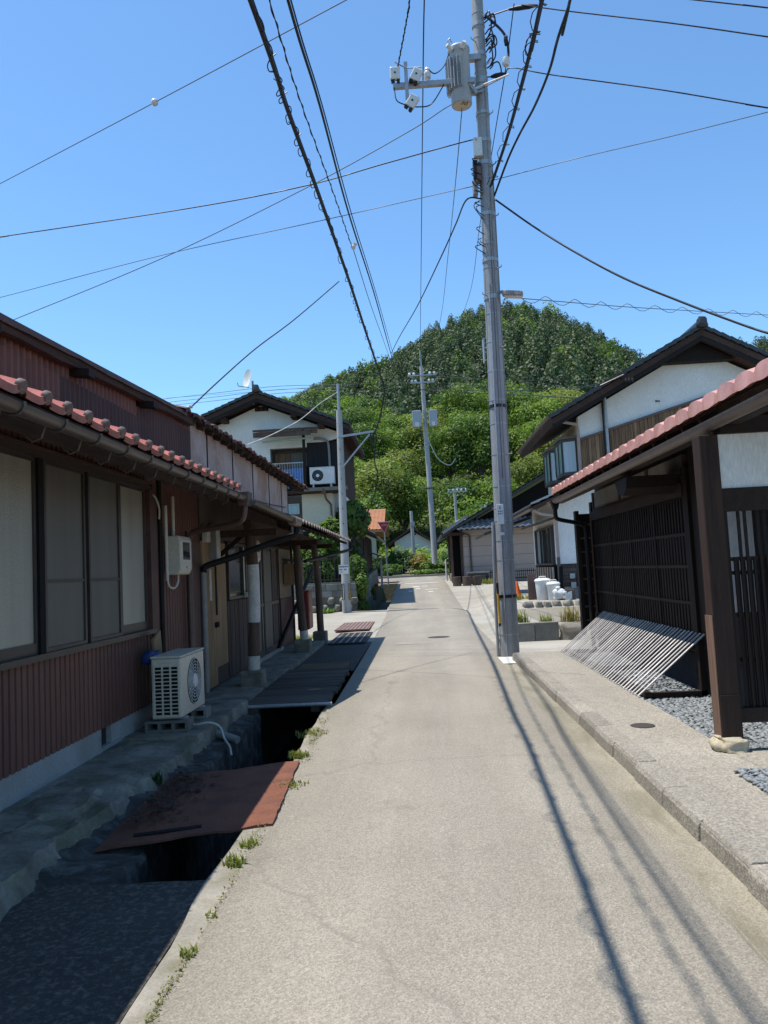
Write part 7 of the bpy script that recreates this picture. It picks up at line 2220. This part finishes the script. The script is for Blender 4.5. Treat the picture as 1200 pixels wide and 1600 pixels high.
    MB().box(-1.95, -1.85, 39.3, 39.4, 0.6, 2.15).build('canopy_post', GALV, S)
    # orange roof house beyond
    O = thing('orange_roof_house', 'house with bright orange roof slope seen past the shed', 'house', (-6, 55, 1.2))
    MB().box(-9, -3.2, 53, 60, 1.0, 4.4).build('wall', PLASTY, O)
    rf = MB().prism([(52.2, 4.25), (56.5, 5.95), (60.8, 4.25), (60.8, 4.1), (56.5, 5.8), (52.2, 4.1)], 'x', -9.6, -2.2).build('roof', ORROOF, O)
    mb = MB()
    for c_ in range(16):
        a, b = c_*0.27, c_*0.27+0.29
        mb.grid([[(x, 52.2+u, 4.27+u*0.395+d_+0.02*math.cos(x*23)) for x in frange(-9.6, -2.2, 0.09)] for u, d_ in ((a, 0.0), (a, 0.05), (b, 0.02))])
    mb.build('tile_courses', ORROOF, rf)
    # small white house across the junction
    Wh = thing('small_white_house', 'small white gabled house among shrubs across the junction', 'house', (-0.4, 75, 2))
    MB().prism([(-2.2, 1.6), (1.4, 1.6), (1.4, 4.0), (-0.4, 5.15), (-2.2, 4.2)], 'y', 75, 82).build('wall', PLAST, Wh)
    for s_, xe, ze in ((-1, -2.9, 4.0), (1, 2.0, 3.65)):
        MB().prism([(-0.4, 5.55), (xe, ze), (xe, ze-0.16), (-0.4, 5.36)], 'y', 74.3, 82.5).build('roof', TILEB, Wh)
    MB().box(-0.6, -0.1, 74.95, 74.999, 4.75, 4.92).build('gable_vent', BLACK, Wh)
    MB().prism([(-1.5, 3.15), (-0.3, 3.5), (0.8, 3.15), (0.8, 2.6), (-1.5, 2.6)], 'y', 74.1, 74.95).build('porch', TILED, Wh)
    # shrubs across the junction
    spec = [(-3.4, 52.0, 1.3, 1.1, LEAF_D, 'dark evergreen bush behind the stop sign pole'), (-1.9, 51.2, 0.9, 0.75, LEAF_G, 'rounded clipped bush left of centre across the junction'),
            (-1.1, 53.4, 1.2, 1.55, LEAF_D, 'tall dark bush with pale leaf tips across the junction'), (0.1, 52.6, 0.95, 1.25, LEAF_R, 'reddish-leaved bush across the junction'),
            (1.0, 51.6, 0.9, 0.9, LEAF_G, 'pale green bush below the far pole'), (1.9, 51.4, 0.9, 0.75, LEAF_G, 'low bright bush at the right end of the far verge'),
            (-4.9, 51.5, 1.3, 1.3, LEAF_D, 'dark bush at the left end of the far verge'), (0.2, 50.2, 0.8, 0.38, LEAF_G, 'low weedy growth in front of the reddish bush'),
            (1.5, 50.3, 0.8, 0.35, LEAF_G, 'low weeds along the far kerb at the right'), (2.9, 53.0, 1.4, 1.3, LEAF_D, 'dark bush just left of the mauve house'),
            (-3.0, 56.5, 1.3, 1.0, LEAF_G, 'yellowish green shrub in front of the small white house'), (3.9, 58.0, 2.0, 2.0, LEAF_G, 'broad green shrub right of the far pole')]
    for k, (x, y, r_, h_, m_, lab) in enumerate(spec):
        shrub('verge_bush', lab, 'bush', (x, y, base_z(y)-0.05), r_, r_*0.8, h_*0.62, int(1500*r_*max(h_, .6)), 0.085, m_, 12, 220+k)
    # broadleaf garden trees between the junction and the hill
    for k, (x, y, cr, ch, th, m_, lab) in enumerate([(-7.5, 62, 3.2, 5.5, 1.5, LEAF_B, 'leafy tree rising behind the orange roof'), (-3.6, 66, 1.4, 3.2, 0.9, LEAF_D, 'dark bushy tree behind the stop sign'), (5.5, 74, 3.2, 5.0, 1.0, LEAF_B, 'bright tree right of the small white house'), (11.5, 66, 3.4, 6.0, 1.2, LEAF_B, 'bright tree rising behind the mauve roof'), (-4.2, 72, 2.6, 6.0, 1.2, LEAF_G, 'pale leaved tree left of the small white house'), (14.8, 50, 2.8, 6.0, 1.5, LEAF_B, 'green tree between the mauve roof and bay windows'), (15.6, 48, 1.9, 11.6, 3.0, LEAF_B, 'tall tree top peeking over the cedar boarded house roof')]):
        t = tree_proto('garden_tree', lab, 'tree', cr, ch, th, 0.18, int(1900*cr/2.5), 0.17, m_, 16, 300+k)
        t.location = (x, y, base_z(y))
    # weeds
    tuft('weed_tuft', 'bright weed sprouting from the crack at the near left road edge', 'weed', (-1.0, 3.16, 0.0), 45, 0.045, 0.035, GRASS, width=0.005)
    tuft('weed_tuft', 'thin weed in the crack just beyond the nearest sprout', 'weed', (-1.0, 3.5, 0.0), 18, 0.03, 0.04, GRASS)
    tuft('weed_tuft', 'long grass tuft on the ditch lip in front of the rusty plate', 'weed', (-1.05, 4.12, -0.01), 80, 0.075, 0.06, GRASS)
    tuft('weed_tuft', 'grass tuft on the ditch lip touching the near corner of the rusty plate', 'weed', (-1.03, 4.38, -0.01), 60, 0.06, 0.05, GRASS)
    tuft('weed_tuft', 'thin weeds along the lit edge of the rusty plate', 'weed', (-0.985, 5.55, 0.0), 70, 0.05, 0.12, GRASS)
    tuft('weed_tuft', 'leafy weed clump at the far corner of the rusty plate', 'weed', (-1.07, 6.42, 0.0), 130, 0.065, 0.09, GRASS, width=0.008)
    tuft('weed_tuft', 'mossy weed strip on the ditch lip before the plank deck', 'weed', (-1.08, 7.3, -0.01), 120, 0.06, 0.16, GRASS)
    tuft('weed_tuft', 'small fern on the ledge left of the rusty plate', 'weed', (-2.06, 5.75, 0.0), 60, 0.11, 0.07, LEAF_D, width=0.008)
    tuft('weed_tuft', 'tall weeds behind the low planter wall right of the main pole', 'weed', (1.95, 15.3, 0.28), 130, 0.42, 0.16, GRASS)
    tuft('weed_tuft', 'short weeds behind the right end of the low planter wall', 'weed', (2.45, 15.35, 0.28), 90, 0.30, 0.14, GRASS)
    tuft('weed_tuft', 'dry reddish weed bush above the dark boulders', 'weed', (2.95, 15.5, 0.28), 150, 0.42, 0.22, LEAF_R)
    tuft('weed_tuft', 'weeds at the foot of the main pole on the lane side', 'weed', (1.55, 15.0, 0.02), 60, 0.22, 0.12, GRASS)
    tuft('weed_tuft', 'grass patch beneath the orange cone', 'weed', (2.95, 22.8, 0.44), 160, 0.22, 0.30, GRASS)
    tuft('weed_tuft', 'low grass along the iron fence of the mauve house', 'weed', (3.4, 36.6, 0.60), 200, 0.35, 0.7, GRASS, width=0.012)
    tuft('weed_tuft', 'sunlit grass patch behind the second awning post', 'weed', (-2.75, 17.6, 0.0), 320, 0.16, 0.5, GRASS, width=0.01)
    tuft('weed_tuft', 'green weed at the foot of the garden wall left of the concrete pole', 'weed', (-3.1, 25.6, 0.1), 120, 0.3, 0.2, LEAF_G, width=0.02)
build_garden()
def build_edge_moss():
    n = 3600
    y = RNG.uniform(2.0, 8.7, n)
    dens = 0.5+0.5*np.sin(y*5.1)*np.sin(y*2.3+1)
    keep = (RNG.random(n) < dens**1.5) & ~((y > 4.55) & (y < 6.2) & (RNG.random(n) < 0.6))
    x = np.where(y < 4.0, -1.0, np.interp(y, [4, 6.2, 8.7], [-1.03, -1.0, -1.08]))+RNG.normal(size=n)*np.where(y < 4.0, 0.012, 0.03)
    z = 0.006+np.abs(RNG.normal(size=n))*0.008
    P = np.stack([x, y, z], 1)[keep]
    N = unit(len(P))*0.7+np.array([0, 0, 0.7])
    N /= np.linalg.norm(N, axis=1)[:, None]
    me = leaf_mesh('edge_moss', P, N, RNG.uniform(0.003, 0.009, len(P)), RNG.random(len(P)), foliage('moss', (0.25, 0.25, 0.07), (0.07, 0.075, 0.03), 0.2))
    o = bpy.data.objects.new('edge_moss', me)
    C.objects.link(o)
    stuff(o, 'moss and tiny weeds in the crack along the ditch side of the road', 'moss')
build_edge_moss()
